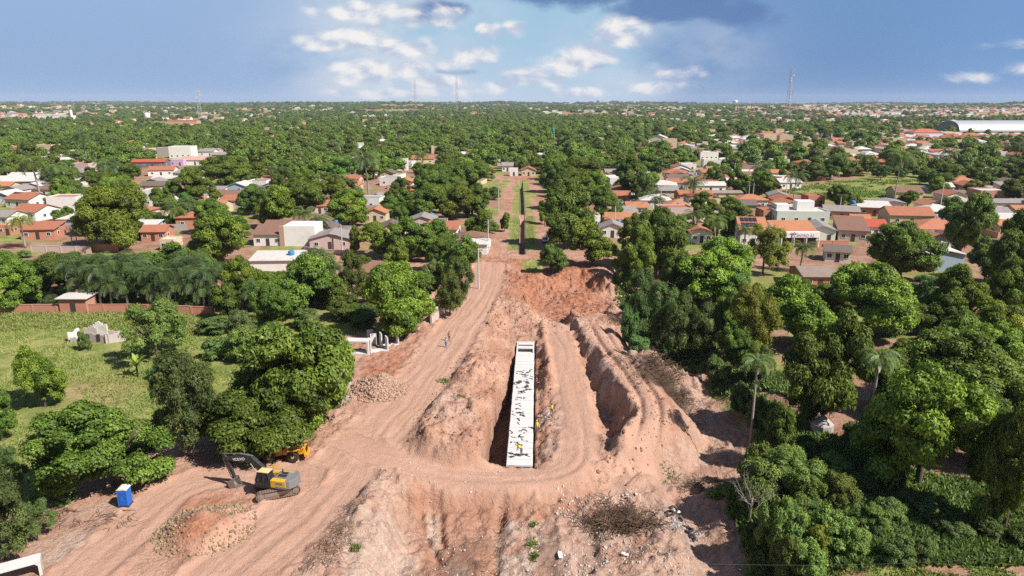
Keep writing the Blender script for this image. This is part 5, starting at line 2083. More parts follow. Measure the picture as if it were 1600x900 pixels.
# ------------------------------------------------------------------ grass and low growth
def blades(name, P, L, W, material, label, seed, per=3, tint=.3, tvar=.3, up=1.0):
    r = np.random.default_rng(seed)
    P = np.repeat(P, per, 0)
    P = P + np.concatenate([r.normal(0, .12, (len(P), 2)), np.zeros((len(P), 1))], 1)
    k = len(P)
    d = unit(np.concatenate([r.normal(0, .6, (k, 2)), np.full((k, 1), up)], 1))
    s = unit(np.cross(d, r.normal(size=(k, 3))))
    l = (L * r.uniform(.5, 1.3, k))[:, None]
    w = (W * r.uniform(.6, 1.3, k))[:, None]
    V = np.stack([P - s * w, P + s * w, P + d * l * .6 + s * w * .8, P + d * l + np.array([0, 0, -.1]) * l, P + d * l * .6 - s * w * .8], 1)
    n = 5
    V = V.reshape(-1, 3)
    i = np.arange(k) * n
    F = np.concatenate([np.stack([i, i + 1, i + 2, i + 4], 1)])
    F2 = np.stack([i + 4, i + 2, i + 3, i + 3], 1)
    tt = np.clip(tint + tvar * r.normal(size=k) * .5 + 0.5 * fbm(P[:, 0], P[:, 1], 6, 3, 97), 0, 1)
    me = bpy.data.meshes.new(name)
    me.from_pydata(V.tolist(), [], F.tolist() + F2[:, :3].tolist())
    me.materials.append(material)
    me.update()
    a = me.attributes.new('tint', 'FLOAT', 'POINT')
    a.data.foreach_set('value', np.repeat(tt, n).astype(np.float32))
    o = link(name, me)
    tag(o, label, None, None, 'stuff')
    return o


c = in_poly([(-60, 488), (335, 488), (470, 500), (420, 560), (340, 640), (250, 690), (120, 740), (20, 820), (-60, 800)], 0, 15000, 20)
c = c[fbm(c[:, 0], c[:, 1], 5, 3, 99) > -.14]
blades('grass', at_ground(c[:, 0], c[:, 1]), .42, .05, M['grass'], 'green and straw coloured grass of the open field', 1, 3, .5)
c = in_poly([(-40, 488), (330, 488), (330, 520), (250, 535), (150, 512), (-40, 520)], 0, 5000, 21)
blades('weeds', at_ground(c[:, 0], c[:, 1]), .7, .07, M['grass'], 'taller bright weeds at the foot of the brick wall', 2, 3, .6, .4)
c = in_poly([(1150, 872), (1620, 850), (1640, 930), (1120, 930)], 0, 3500, 22)
c = c[fbm(c[:, 0], c[:, 1], 4, 3, 98) > -.02]
blades('grass', at_ground(c[:, 0], c[:, 1]), .35, .05, M['grass'], 'patchy grass along the bottom track', 3, 3, .35)
c = in_poly([(1090, 560), (1180, 600), (1250, 640), (1330, 700), (1450, 740), (1620, 760), (1640, 880), (1180, 880), (1110, 800), (1090, 760), (1160, 680), (1110, 590), (1120, 560), (1260, 590), (1300, 640)], .3, 16000, 23)
gl_ = dline(c[:, 0], c[:, 1], ROADS['gully'])[0]
c = c[gl_ > 5.0 + 3.5 * fbm(c[:, 0], c[:, 1], 4, 3, 93)]
blades('undergrowth', at_ground(c[:, 0], c[:, 1]), .85, .13, M['feather'], 'dense low green undergrowth covering the creek bank', 4, 4, .5, .4)
c = in_poly([(960, 430), (1080, 470), (1130, 560), (1060, 560), (1000, 530)], 0, 3500, 24)
blades('undergrowth', at_ground(c[:, 0], c[:, 1]), .9, .14, M['feather'], 'dark green growth under the trees above the gully', 5, 4, .15, .3)
c = in_poly([(1216, 300), (1290, 284), (1440, 281), (1440, 311), (1320, 321), (1290, 311)], 0, 6000, 25)
c = c[fbm(c[:, 0], c[:, 1], 9, 3, 96) > -.05]
blades('weeds', at_ground(c[:, 0], c[:, 1]), 1.0, .16, M['grass'], 'tall green weeds filling the vacant lot among the houses', 6, 3, .1, .3)
for (pp, lab, sd_) in (([(798, 392), (802, 337), (811, 337), (810, 392)], 'grass on the verge west of the stone channel', 26), ([(822, 392), (821, 338), (833, 338), (835, 392)], 'grass on the verge east of the stone channel', 27)):
    c = in_poly(pp, 0, 900, sd_)
    blades('grass', at_ground(c[:, 0], c[:, 1]), .25, .05, M['grass'], lab, sd_, 2, .6)
for (px, py, z, r_) in ((693, 583, 1.2, .8), (722, 618, 1.5, .5), (834, 817, -2.5, .3), (833, 848, -2.5, .4), (835, 868, -2.5, .35), (1047, 728, -2.5, .9), (556, 858, 0, .4)):
    q = np.random.default_rng(px)
    x, y = G(px, py, z)
    c = np.stack([x + q.normal(0, r_ * .6, 120), y + q.normal(0, r_ * .6, 120)], 1)[:45]
    blades('weeds', at_ground(c[:, 0], c[:, 1]), .4, .04, M['grass'], 'small green tuft of weeds on the bare sand', px, 3, .2)
# ------------------------------------------------------------------ houses
TERRA, ORANGE, BROWN, GREYR, PALE, DARKR, REDR = (0.37, 0.14, 0.08), (0.43, 0.18, 0.09), (0.22, 0.12, 0.085), (0.27, 0.24, 0.23), (0.54, 0.51, 0.48), (0.15, 0.115, 0.10), (0.43, 0.085, 0.05)
WHITE, PINK, CREAM, GREYW, BLUEW, BRICKW = (0.70, 0.67, 0.63), (0.52, 0.38, 0.35), (0.55, 0.45, 0.30), (0.34, 0.32, 0.30), (0.34, 0.44, 0.52), (0.36, 0.17, 0.11)
ROOFWORD = {TERRA: 'terracotta', ORANGE: 'orange tiled', BROWN: 'brown', GREYR: 'grey', PALE: 'pale metal', DARKR: 'dark', REDR: 'bright red'}
WALLWORD = {WHITE: 'white', PINK: 'pink', CREAM: 'cream', GREYW: 'grey', BLUEW: 'pale blue', BRICKW: 'brick'}
_HP = {}


def house_parts(w, d, h, roof, pitch, wins, door, brick=False, ov=0.45):
    key = (round(w, 1), round(d, 1), round(h, 1), roof, round(pitch, 2), wins, door, brick)
    if key in _HP:
        return _HP[key]
    P = []
    wm = M['brick'] if brick else M['wall']
    b = MB()
    e = -0.5
    if roof == 'gable':
        rise = d / 2 * pitch
        b.prism([(-d / 2, e), (d / 2, e), (d / 2, h), (0, h + rise), (-d / 2, h)], -w / 2, w / 2, 0, 'x')
    elif roof == 'gabley':
        rise = w / 2 * pitch
        b.prism([(-w / 2, e), (w / 2, e), (w / 2, h), (0, h + rise), (-w / 2, h)], -d / 2, d / 2)
    elif roof == 'mono':
        rise = d * pitch
        b.prism([(-d / 2, e), (d / 2, e), (d / 2, h + rise), (-d / 2, h)], -w / 2, w / 2, 0, 'x')
    else:
        b.box((0, 0, (h + e) / 2), (w, d, h - e))
    P.append(('wall', b.mesh('wall', wm), 'w', (0, 0, 0), None))
    r = MB()
    t, g = 0.12, 0.012
    if roof == 'gable':
        y0, z0, z1 = d / 2 + ov, h - ov * pitch, h + rise
        r.prism([(-y0, z0 + g), (0, z1 + g), (y0, z0 + g), (y0, z0 + t), (0, z1 + t + .04), (-y0, z0 + t)], -w / 2 - ov, w / 2 + ov, 0, 'x')
    elif roof == 'gabley':
        y0, z0, z1 = w / 2 + ov, h - ov * pitch, h + rise
        r.prism([(-y0, z0 + g), (0, z1 + g), (y0, z0 + g), (y0, z0 + t), (0, z1 + t + .04), (-y0, z0 + t)], -d / 2 - ov, d / 2 + ov)
    elif roof == 'mono':
        r.prism([(-d / 2 - ov, h - ov * pitch + g), (d / 2 + ov, h + rise + ov * pitch + g), (d / 2 + ov, h + rise + ov * pitch + t), (-d / 2 - ov, h - ov * pitch + t)], -w / 2 - ov, w / 2 + ov, 0, 'x')
    elif roof == 'hip':
        X0, Y0 = w / 2 + ov, d / 2 + ov
        m_ = min(X0, Y0)
        z0, z1 = h + g, h + t + m_ * pitch
        ra = (-(X0 - m_) - .01, -(Y0 - m_) - .01)
        vs = [(-X0, -Y0, z0), (X0, -Y0, z0), (X0, Y0, z0), (-X0, Y0, z0), (-X0, -Y0, z0 + t), (X0, -Y0, z0 + t), (X0, Y0, z0 + t), (-X0, Y0, z0 + t)]
        if X0 >= Y0:
            vs += [(ra[0], 0, z1), (-ra[0], 0, z1)]
            fs = [(4, 5, 9, 8), (5, 6, 9), (6, 7, 8, 9), (7, 4, 8)]
        else:
            vs += [(0, ra[1], z1), (0, -ra[1], z1)]
            fs = [(4, 5, 8), (5, 6, 9, 8), (6, 7, 9), (7, 4, 8, 9)]
        r.add(vs, fs + [(3, 2, 1, 0), (0, 1, 5, 4), (1, 2, 6, 5), (2, 3, 7, 6), (3, 0, 4, 7)])
    else:
        r.box((0, 0, h + .05 + g), (w - .3, d - .3, .1))
        pb = MB()
        for s in (-1, 1):
            pb.box((0, s * (d / 2 - .08), h + .26), (w + .02, .16, .5))
            pb.box((s * (w / 2 - .08), 0, h + .255), (.16, d - .34, .49))
        P.append(('parapet', pb.mesh('parapet', wm), 'w', (0, 0, 0), None))
    P.append(('roof', r.mesh('roof', M['roof']), 'r', (0, 0, 0), None))
    fm, pm = MB(), MB()
    for s in (-1, 1):
        fm.box((s * .56, 0, 0), (.09, .09, 1.06))
        fm.box((0, 0, s * .5), (1.03, .09, .08))
    fm.box((0, .015, 0), (.04, .05, .93))
    pm.box((0, .02, 0), (1.03, .05, .92))
    fmm, pmm = fm.mesh('window', M['white']), pm.mesh('pane', M['glass'])
    slots = []
    n = wins + (1 if door else 0)
    for i in range(n):
        slots.append(-w / 2 + w * (i + .5) / max(n, 1))
    di = n // 2 if door else -1
    for i, sx in enumerate(slots):
        if i == di:
            db = MB()
            db.box((0, 0, 1.05), (.95, .08, 2.1))
            db.box((.34, -.06, 1.05), (.06, .08, .14))
            P.append(('door', db.mesh('door', M['dark_door']), None, (sx, -d / 2 - .03, 0), None))
        else:
            P.append(('window', fmm, None, (sx, -d / 2 - .035, 1.55), None))
            P.append(('pane', pmm, None, (0, 0, 0), len(P) - 1))
    if wins:
        for s in (-1, 1):
            P.append(('window', fmm, None, (s * (w / 2 + .035), -d * .15, 1.55), None, s * math.pi / 2))
            P.append(('pane', pmm, None, (0, 0, 0), len(P) - 1))
    _HP[key] = P
    return P


_YW = {}


def yard_wall_mesh(w, d, gap):
    k = (round(w), round(d), gap)
    if k not in _YW:
        X0, Y0 = w / 2 + 3.2, d / 2 + 3.4
        b = MB()
        b.box((-X0 * .58, -Y0, .85), (X0 * .84 - .2, .15, 2.1))
        b.box((X0 * .70, -Y0, .85), (X0 * .60, .15, 2.1))
        b.box((-X0, 0, .84), (.15, 2 * Y0 - .2, 2.08))
        b.box((X0, 0, .84), (.15, 2 * Y0 - .2, 2.08))
        b.box((0, Y0, .85), (2 * X0 - .2, .15, 2.1))
        _YW[k] = b.mesh('yard_wall', M['wall'])
    return _YW[k]


_TS = {}


def tank_stand_mesh(h):
    if h not in _TS:
        b = MB()
        for sx in (-.4, .4):
            for sy in (-.4, .4):
                b.box((sx, sy, h / 2 - .2), (.14, .14, h + .38))
        b.box((0, 0, h - .04), (1.2, 1.2, .07))
        _TS[h] = b.mesh('tank_stand', M['pole'])
    return _TS[h]


_TK = []


def roof_tank_mesh():
    if not _TK:
        b = MB()
        b.lathe([(.55, 0), (.62, .1), (.62, .75), (.5, .9), (.1, .95)], 10)
        _TK.append(b.mesh('water_tank', M['tank_blue'], True))
    return _TK[0]


HOUSES = []       # x, y, half size, photo box


def house_at(x, y, rz, w, d, h, roof, rc, wc, pitch=.36, wins=2, door=True, label=None, ref=None, group=None, brick=False, name='house', z=None):
    z = hz(x, y) if z is None else z
    root = thing(name, (x, y, z), rz, label, 'house' if name == 'house' else name.replace('_', ' '), group)
    made = []
    for p in house_parts(w, d, h, roof, pitch, wins, door, brick):
        nm, me, role, loc, par = p[:5]
        o = link(nm, me, made[par] if par is not None else root, loc, (0, 0, p[5]) if len(p) > 5 else None, None, {'w': wc, 'r': rc, None: None}[role])
        made.append(o)
    ppx, ppy = proj(x, y, z)
    k = F_PX / depth_of(y)
    HOUSES.append((x, y, max(w, d) / 2, ppx - w * k / 2, ppy - (h + 2) * k * .95, ppx + w * k / 2, ppy, y))
    if ref:
        landmark(x, y, z + h, ref)
    return root


def house(px, py, wpx, d, h, roof, rc, wc, label, ref, yaw=0, pitch=.36, wins=2, door=True, brick=False, name='house'):
    fx, fy = G(px, py)
    w = wpx * depth_of(fy) / F_PX
    a = R_(yaw)
    x, y = fx - math.sin(a) * d / 2, fy + math.cos(a) * d / 2
    return house_at(x, y, a, w, d, h, roof, rc, wc, pitch, wins, door, label, ref, None, brick, name), (x, y, w, a)


# --- left of the avenue
r_, (hx, hy, hw, ha) = house(419, 384, 44, 6, 3.2, 'mono', BROWN, WHITE, 'white house with brown lean-to roof joined to a tall plain block', 'the white house with brown lean-to roof', pitch=.28, wins=2)
b = MB()
b.box((hw / 2 + 5.0, .8, 2.6), (8.6, 8.5, 6.0))
b.build('tall_block', M['wall'], r_).color = WHITE + (1,)
b = MB()
b.box((hw / 2 + .25, -3.0, 2.7), (1.3, 1.0, 5.7))
b.build('pillar', M['wall'], r_).color = (.42, .25, .19, 1)
r_, _ = house(516, 390, 62, 9, 2.9, 'gabley', GREYR, PINK, 'pale pink house with wide grey gabled roof', 'the pale pink house', yaw=4, pitch=.26)
house(432, 424, 78, 7, 2.6, 'mono', PALE, WHITE, 'long low white roofed building with blue water tank among the treetops', 'the long white roof', yaw=3, pitch=.10, wins=0, door=False)
house(586, 347, 33, 8, 3, 'gabley', ORANGE, CREAM, 'small house with bright orange gable facing the site', 'the small orange gable house', pitch=.40)
house(735, 393, 56, 9, 3.0, 'hip', BROWN, WHITE, 'white corner house with brown hipped roof beside the avenue', 'the brown roofed corner house', yaw=-3, pitch=.34)
house(748, 398, 26, 4, 2.7, 'mono', PALE, WHITE, 'white carport with pale sloping roof beside the corner house', 'the white carport', yaw=-3, pitch=.14, wins=0, door=False, name='carport')
house(576, 446, 56, 9, 2.9, 'hip', BROWN, PINK, 'brown roofed house hidden among trees behind the great mango', 'the hidden brown roofed house', yaw=8)
house(240, 377, 36, 7, 2.8, 'gable', TERRA, BRICKW, 'terracotta roofed brick house behind the palm row', 'the terracotta house behind the palms', yaw=5, brick=True)
house(226, 366, 34, 6, 2.6, 'mono', PALE, BLUEW, 'low pale blue walled shed behind the big round tree', 'the pale blue shed', yaw=5, pitch=.12)
house(262, 392, 22, 5, 2.6, 'flat', PALE, CREAM, 'small cream flat roofed annexe beside the palms', 'the cream annexe', wins=1)
house(38, 345, 46, 10, 3.1, 'gable', TERRA, WHITE, 'white house with terracotta gable roof, nearer of two stepped ones', 'the nearer stepped terracotta house', yaw=-14)
house(28, 325, 46, 10, 3.3, 'gable', TERRA, WHITE, 'white house with terracotta gable roof, farther of two stepped ones', 'the farther stepped terracotta house', yaw=-14)
house(-4, 352, 38, 8, 2.8, 'gable', GREYR, WHITE, 'white house under grey roof cut by the photo edge', 'the grey roofed house at the edge', yaw=-10)
house(8, 368, 20, 6, 2.6, 'flat', PINK, BRICKW, 'small brick box house on the green slope', 'the small brick box', brick=True, wins=1)
house(20, 296, 64, 16, 3.6, 'gable', PALE, GREYW, 'long pale grey roofed hall behind the tall white trunked palm', 'the pale grey hall', yaw=6, pitch=.22)
house(232, 262, 50, 9, 3.4, 'gable', REDR, (0.13, 0.13, 0.16), 'long red tiled house with dark blue front and red awning', 'the long red tiled house', yaw=4, pitch=.3, wins=3)
house(282, 247, 34, 12, 7.5, 'flat', PALE, WHITE, 'white two storey flat roofed house with a dark open side', 'the white two storey house', yaw=2, wins=3)
house(255, 244, 24, 12, 5.5, 'flat', GREYR, GREYW, 'grey plain walled block joined to the white two storey house', 'the grey plain block', wins=0, door=False)
house(276, 259, 22, 9, 3.4, 'flat', PALE, (0.55, 0.36, 0.56), 'lilac painted flat roofed house', 'the lilac house', wins=1)
house(305, 258, 44, 10, 3.2, 'gable', (0.5, 0.3, 0.24), WHITE, 'white house with wide pinkish tile roof next to the lilac one', 'the pinkish roofed house', yaw=3)
house(252, 275, 38, 9, 3.2, 'gable', TERRA, WHITE, 'terracotta roofed house in front of the lilac house', 'the terracotta house by the lilac one', yaw=10)
house(255, 288, 36, 8, 2.8, 'gable', PALE, WHITE, 'house with curved looking white metal roof', 'the white metal roof', yaw=-4, pitch=.22)
house(240, 300, 40, 8, 2.8, 'gable', DARKR, CREAM, 'house with long dark stained roof above the round mango', 'the long dark roof', yaw=3)
house(232, 316, 34, 8, 2.8, 'gable', BROWN, WHITE, 'white walled house with two dark windows and brown roof', 'the two window brown roofed house', yaw=3)
house(322, 244, 24, 9, 3.4, 'gable', GREYR, WHITE, 'white open fronted shop with grey roof', 'the white open fronted shop', wins=1)
house(500, 334, 26, 8, 2.8, 'gable', TERRA, PINK, 'terracotta roof half hidden behind bright green trees', 'the half hidden terracotta roof', yaw=12)
house(588, 318, 18, 7, 2.8, 'gabley', GREYR, GREYW, 'small grey gabled house beside the tall thin palm', 'the small grey gable house')
house(660, 256, 36, 10, 3.2, 'gable', TERRA, CREAM, 'broad terracotta house among the trees left of the avenue head', 'the broad terracotta house', yaw=6)
# head of the avenue
house(793, 268, 17, 9, 3.2, 'gable', GREYR, WHITE, 'white house with grey roof closing the end of the avenue', 'the grey roofed house at the avenue end')
house(803, 275, 13, 4, 3.6, 'flat', PALE, WHITE, 'small white flat block closing the end of the avenue', 'the white block at the avenue end', wins=0)
house(826, 275, 22, 10, 3.0, 'gabley', TERRA, CREAM, 'yellow gabled house closing the end of the avenue', 'the yellow gable at the avenue end', pitch=.42)
# --- right of the avenue
r_, (hx, hy, hw, ha) = house(1176, 385, 40, 10, 4.4, 'gable', ORANGE, WHITE, 'tall white house with solar panels on its orange tiled roof', 'the house with solar panels', yaw=-4, pitch=.55)
for i in range(4):
    for j_ in range(2):
        b = MB()
        yl = -4.4 + j_ * 2.0 + 1.2
        zl = 4.4 + (5 + yl) * .55
        an = math.atan(.55)
        b.prism([(-.9, -.02), (.9, -.02), (.9, .03), (-.9, .03)], -.5, .5, 0, 'x')
        o = b.build('solar_panel', M['panel'], r_)
        o.location = (-hw / 2 + 1.0 + i * 1.15, yl, zl + .22)
        o.rotation_euler = (an, 0, 0)
r_, (hx, hy, hw, ha) = house(1242, 386, 62, 13, 4.2, 'gable', ORANGE, WHITE, 'shop with orange roof, white fascia lettering and dark open front', 'the lettered white shop', yaw=2, pitch=.30, wins=0, door=False)
b = MB()
b.box((1.2, -7.1, 3.55), (hw - 1.4, 1.5, 1.5))
f_ = b.build('fascia', M['white'], r_)
text_obj('lettering', 'CENTRO A2', 1.0, M['letter'], f_, (1.6, -7.87, 3.3), (math.pi / 2, 0, 0))
b = MB()
for k in range(3):
    b.box((-hw / 2 + 2.8 + k * 3.4, -6.53, 1.3), (2.9, .1, 2.6))
b.build('dark_opening', M['dark_door'], r_)
b = MB()
for k in range(4):
    b.box((-hw / 2 + 1.1 + k * 3.4, -7.6, 1.4), (.2, .2, 2.8))
b.build('post', M['white'], r_)
house(1285, 378, 36, 12, 3.4, 'gabley', GREYR, WHITE, 'white gable front house with grey roof and small red window', 'the white gable beside the shop', yaw=-12, pitch=.32, wins=1)
house(1332, 378, 42, 12, 3.2, 'mono', BROWN, PINK, 'pink walled house with long brown sloping roof', 'the pink house with brown roof', yaw=-16, pitch=.18)
house(1345, 362, 26, 8, 3.2, 'gable', ORANGE, BLUEW, 'small pale blue house with orange roof beside the bright red roof', 'the orange roofed blue house', yaw=-12)
house(1368, 371, 32, 8, 3.2, 'gable', REDR, WHITE, 'white house with the brightest red tiled roof', 'the bright red roof', yaw=-8)
r_, _ = house(1254, 350, 80, 10, 3.6, 'flat', PALE, (0.55, 0.56, 0.53), 'long grey white modern flat roofed house with step on top', 'the modern flat roofed house', yaw=-4, wins=3)
b = MB()
b.box((2, 2, 5.2), (5.5, 4.5, 3.0))
b.box((-5, 2.5, 4.6), (4, 4, 1.8))
b.build('roof_block', M['white'], r_)
house(1275, 322, 26, 7, 3.4, 'flat', TERRA, BRICKW, 'red brick terrace with open dark porch beside the vacant lot', 'the red brick terrace', brick=True, wins=1)
house(1314, 344, 50, 10, 3.0, 'gable', GREYR, BRICKW, 'brick house with grey roof and blue tank before the vacant lot', 'the brick house with blue tank', yaw=-18, brick=True, pitch=.24)
house(1366, 338, 46, 10, 3.0, 'mono', PALE, BRICKW, 'brick house with pale metal roof by the vacant lot', 'the brick house with metal roof', yaw=-18, brick=True, pitch=.10)
house(1395, 330, 34, 9, 3.0, 'gabley', GREYR, WHITE, 'white shed with several pale sheet roofs by the bright round tree', 'the pale sheet roofed shed', yaw=-10, pitch=.16)
house(1424, 352, 64, 11, 3.2, 'gable', TERRA, CREAM, 'wide terracotta roofed house behind the hipped one', 'the wide terracotta roof', yaw=-8)
house(1470, 378, 74, 12, 3.4, 'hip', (0.44, 0.17, 0.095), WHITE, 'large terracotta hipped house with white walls', 'the large hipped house', yaw=-10, pitch=.34)
house(1478, 424, 50, 9, 4.0, 'gabley', PALE, BLUEW, 'white metal roofed blue grey shed beneath the dark trees', 'the white metal shed', yaw=-6, pitch=.2, wins=0, door=False)
house(1281, 452, 52, 9, 2.8, 'gable', (0.26, 0.2, 0.17), BRICKW, 'low house with wide grey brown sheet roof nearest the gully trees', 'the wide grey brown roof', yaw=-2, brick=True, pitch=.24)
house(1308, 409, 36, 6, 2.6, 'gable', DARKR, WHITE, 'small white shed with dark old roof across from the shop', 'the small dark roofed shed', yaw=-18)
house(1062, 335, 36, 9, 3.0, 'hip', ORANGE, CREAM, 'orange hipped house standing alone among the palms', 'the lone orange hipped house', yaw=4)
house(1096, 380, 32, 8, 3.0, 'gabley', TERRA, WHITE, 'white gable fronted house with terracotta roof between coconut palms', 'the white gable between palms', pitch=.3)
house(1136, 312, 46, 7, 2.7, 'gable', (0.28, 0.24, 0.20), CREAM, 'long low house with flat looking grey roof', 'the long low grey roof', pitch=.16)
house(1216, 318, 28, 9, 3.0, 'gabley', GREYR, (0.45, 0.15, 0.11), 'red walled house with grey gabled roof', 'the red walled house', yaw=-12)
house(1108, 250, 28, 10, 5.0, 'flat', PALE, WHITE, 'white modern house with three dark arches', 'the white house with arches', wins=3)
house(1028, 222, 30, 12, 3.6, 'gabley', PALE, WHITE, 'white roofed house standing out among the dark trees', 'the white roofed house in dark trees', yaw=-20)
house(985, 345, 26, 8, 2.8, 'gable', GREYR, PINK, 'small grey roofed house behind the avenue trees', 'the grey roof behind the avenue trees', yaw=16)
house(1205, 345, 26, 8, 3.0, 'flat', TERRA, BRICKW, 'terracotta walled box house left of the modern house', 'the terracotta box house', brick=True, wins=1)
house(1420, 312, 40, 10, 3.0, 'gable', BROWN, CREAM, 'brown roofed house behind the bright round tree', 'the brown roof behind the round tree', yaw=-6)
house(1555, 312, 46, 10, 3.2, 'flat', PALE, (0.5, 0.26, 0.19), 'terracotta walled house with pale flat roof near the edge', 'the terracotta walled flat house', yaw=-4)
house(1575, 330, 60, 9, 3.0, 'gable', GREYR, WHITE, 'long grey roofed house near the edge behind dark trees', 'the long grey roof near the edge', yaw=-4, pitch=.2)
house(1450, 216, 46, 20, 6.0, 'hip', (0.46, 0.12, 0.09), (0.62, 0.64, 0.74), 'long pale building with red hipped roof before the arched hall', 'the long red hipped building', wins=4)
house(1484, 214, 30, 14, 5.0, 'flat', PALE, (0.66, 0.58, 0.46), 'cream flat roofed block beside the arched hall', 'the cream block by the arched hall', wins=0)
house(1418, 212, 14, 12, 6.5, 'flat', PALE, (0.62, 0.36, 0.38), 'pink painted block behind the red hipped building', 'the pink block', wins=1)
house(1210, 216, 44, 14, 4.5, 'flat', TERRA, (0.52, 0.33, 0.26), 'pinkish flat terrace building among terracotta roofs', 'the pinkish terrace building', wins=2)


def arched_hall():
    x, y = G(1498, 212)
    root = thing('arched_hall', (x, y, 0), R_(2), 'huge white barrel roofed hall with dark end wall', 'hall')
    L, S, H = 130.0, 44.0, 12.0
    n = 18
    arc = [(S / 2 - S / 2 * math.cos(math.pi * i / n), 5 + H * math.sin(math.pi * i / n)) for i in range(n + 1)]
    b = MB()
    b.prism([(a, z) for a, z in arc] + [(a, z - .3) for a, z in reversed(arc)], .3, L, 0, 'x')
    b.build('barrel_roof', M['metal_white'], root)
    b = MB()
    b.prism([(0, 5)] + arc[1:-1] + [(S, 5)], .6, .9, 0, 'x')
    b.build('end_wall', M['machine_grey'], root)
    b = MB()
    b.box((L / 2, 1, 2.4), (L - 2, .4, 4.8))
    b.box((L / 2, S - 1, 2.4), (L - 2, .4, 4.8))
    b.box((2, S / 2, 2.3), (.4, S - 2.6, 4.6))
    b.build('wall', M['white'], root)
    b = MB()
    for i in range(9):
        b.box((8 + i * 14, .75, 2.2), (6, .2, 3.4))
    b.build('dark_opening', M['dark_door'], root)
    landmark(x + 60, y, 12, 'the huge arched hall')
    HOUSES.append((x + L / 2, y + 20, 60, 1490, 188, 1660, 212, y))


arched_hall()


def tank(px, py, zbase, r, h, m, label, stand=0.0, ref=None, z0=None):
    x, y = G(px, py)
    z = (hz(x, y) if z0 is None else z0)
    root = thing('water_tank', (x, y, z + stand), 0, label, 'tank')
    b = MB()
    b.lathe([(r * .9, 0), (r, h * .12), (r, h * .8), (r * .92, h * .86), (r * .5, h * .98), (r * .2, h)], 14)
    b.build('drum', m, root, True)
    b = MB()
    b.lathe([(r * .97, h * .82), (r * 1.04, h * .84), (r * .55, h * 1.0), (.05, h * 1.04)], 14)
    b.build('lid', m, root)
    if stand:
        b = MB()
        for sx in (-1, 1):
            for sy in (-1, 1):
                b.tube([(sx * r * .8, sy * r * .8, -stand - .3), (sx * r * .7, sy * r * .7, 0)], .12, 5)
        b.box((0, 0, -.1), (r * 2, r * 2, .2))
        b.build('stand', M['pole'], root)
    if ref:
        landmark(x, y, z + stand, ref)


tank(457, 418, 0, .75, 1.2, M['tank_blue'], 'blue water tank standing on the long white roof', 0, None, 2.95)
tank(1331, 335, 0, .8, 1.3, M['tank_blue'], 'blue water tank on the brick house by the vacant lot', 3.6)
tank(864, 226, 0, 1.5, 4.2, M['tank_green'], 'tall green water tank rising above the dark trees', 11, 'the green water tank')
tank(222, 358, 0, .8, 1.2, M['tank_blue'], 'blue water tank beside the pale blue shed', 3.4)
tank(1497, 362, 0, .8, 1.2, M['tank_blue'], 'blue water tank on a white stand by the hipped house', 4.6)
tank(232, 196, 0, 4.6, 8.0, M['white'], 'big cream water tower above the far treetops', 13, 'the cream water tower')
tank(113, 190, 0, 2.6, 15.0, M['white'], 'slim white cylindrical water tower on the far left skyline', 8, 'the slim white water tower')
tank(1148, 172, 0, 11, 12.0, M['white'], 'tiny white tank poking above the skyline near the tall red mast', 22)
for (px, py, w, lab, rf) in ((72, 188, 40, 'white long building before the slim water tower', 'the far white building'), (98, 190, 30, 'white gabled building beside the slim water tower', 'the far white gabled building'), (576, 186, 18, 'lone white house in the far left treetops', 'the lone far white house'), (285, 195, 46, 'cluster block of unpainted brick beside the cell tower', 'the far brick block'), (626, 181, 12, 'small white block in the far treetops', 'the small far white block'), (926, 178, 26, 'long pale roofed building in the far treetops', 'the far long pale roof'), (1040, 192, 44, 'pale shed row in the dark mid distance trees', 'the pale shed row'), (1275, 172, 40, 'white apartment block on the far right skyline', 'the far white block'), (1395, 180, 36, 'wide white hall on the far right skyline', 'the far wide white hall'), (1495, 176, 60, 'grey roofed depot on the far right skyline', 'the far grey depot'), (1028, 176, 22, 'rust red shed on the far green skyline', 'the far rust red shed')):
    rc, wc = (PALE, WHITE)
    if 'brick' in lab:
        rc, wc = TERRA, (0.5, .3, .2)
    if 'rust' in lab:
        rc, wc = REDR, REDR
    if 'depot' in lab:
        rc, wc = GREYR, GREYW
    house(px, py, w, 16, 7 + 5 * ('apartment' in lab or 'slim' in lab), 'gable', rc, wc, lab, rf, pitch=.12, wins=3)


# --- walls, ruin, shed
def wall_run(pts, h, th, label, m='brick', coping=True, name='brick_wall', cat='wall', col=None, ref=None, pier=4.0):
    P = [G(*p) for p in pts]
    x0, y0 = P[0]
    root = thing(name, (x0, y0, hz(x0, y0)), 0, label, cat)
    b, c, q = MB(), MB(), MB()
    for (ax, ay), (bx, by) in zip(P, P[1:]):
        L = math.hypot(bx - ax, by - ay)
        a = math.atan2(by - ay, bx - ax)
        n = max(1, int(L / pier))
        for i in range(n):
            t = (i + .5) / n
            mx, my = ax + (bx - ax) * t, ay + (by - ay) * t
            dz = hz(mx, my) - hz(x0, y0)
            b.box((mx - x0, my - y0, dz + h / 2 - .25), (L / n + .002 * i, th, h + .5), a)
            c.box((mx - x0, my - y0, dz + h + .04), (L / n - .01, th + .1, .08), a)
            q.box((ax + (bx - ax) * i / n - x0, ay + (by - ay) * i / n - y0, dz + h / 2 - .25), (th + .12, th + .14, h + .56), a)
    w = b.build('masonry', M[m], root)
    if col:
        w.color = col + (1,)
    if coping:
        c.build('coping', M['concrete'] if m != 'brick' else M['brick'], root)
    p = q.build('pier', M[m], root)
    if col:
        p.color = col + (1,)
    if ref:
        landmark(P[len(P) // 2][0], P[len(P) // 2][1], h, ref)
    return root


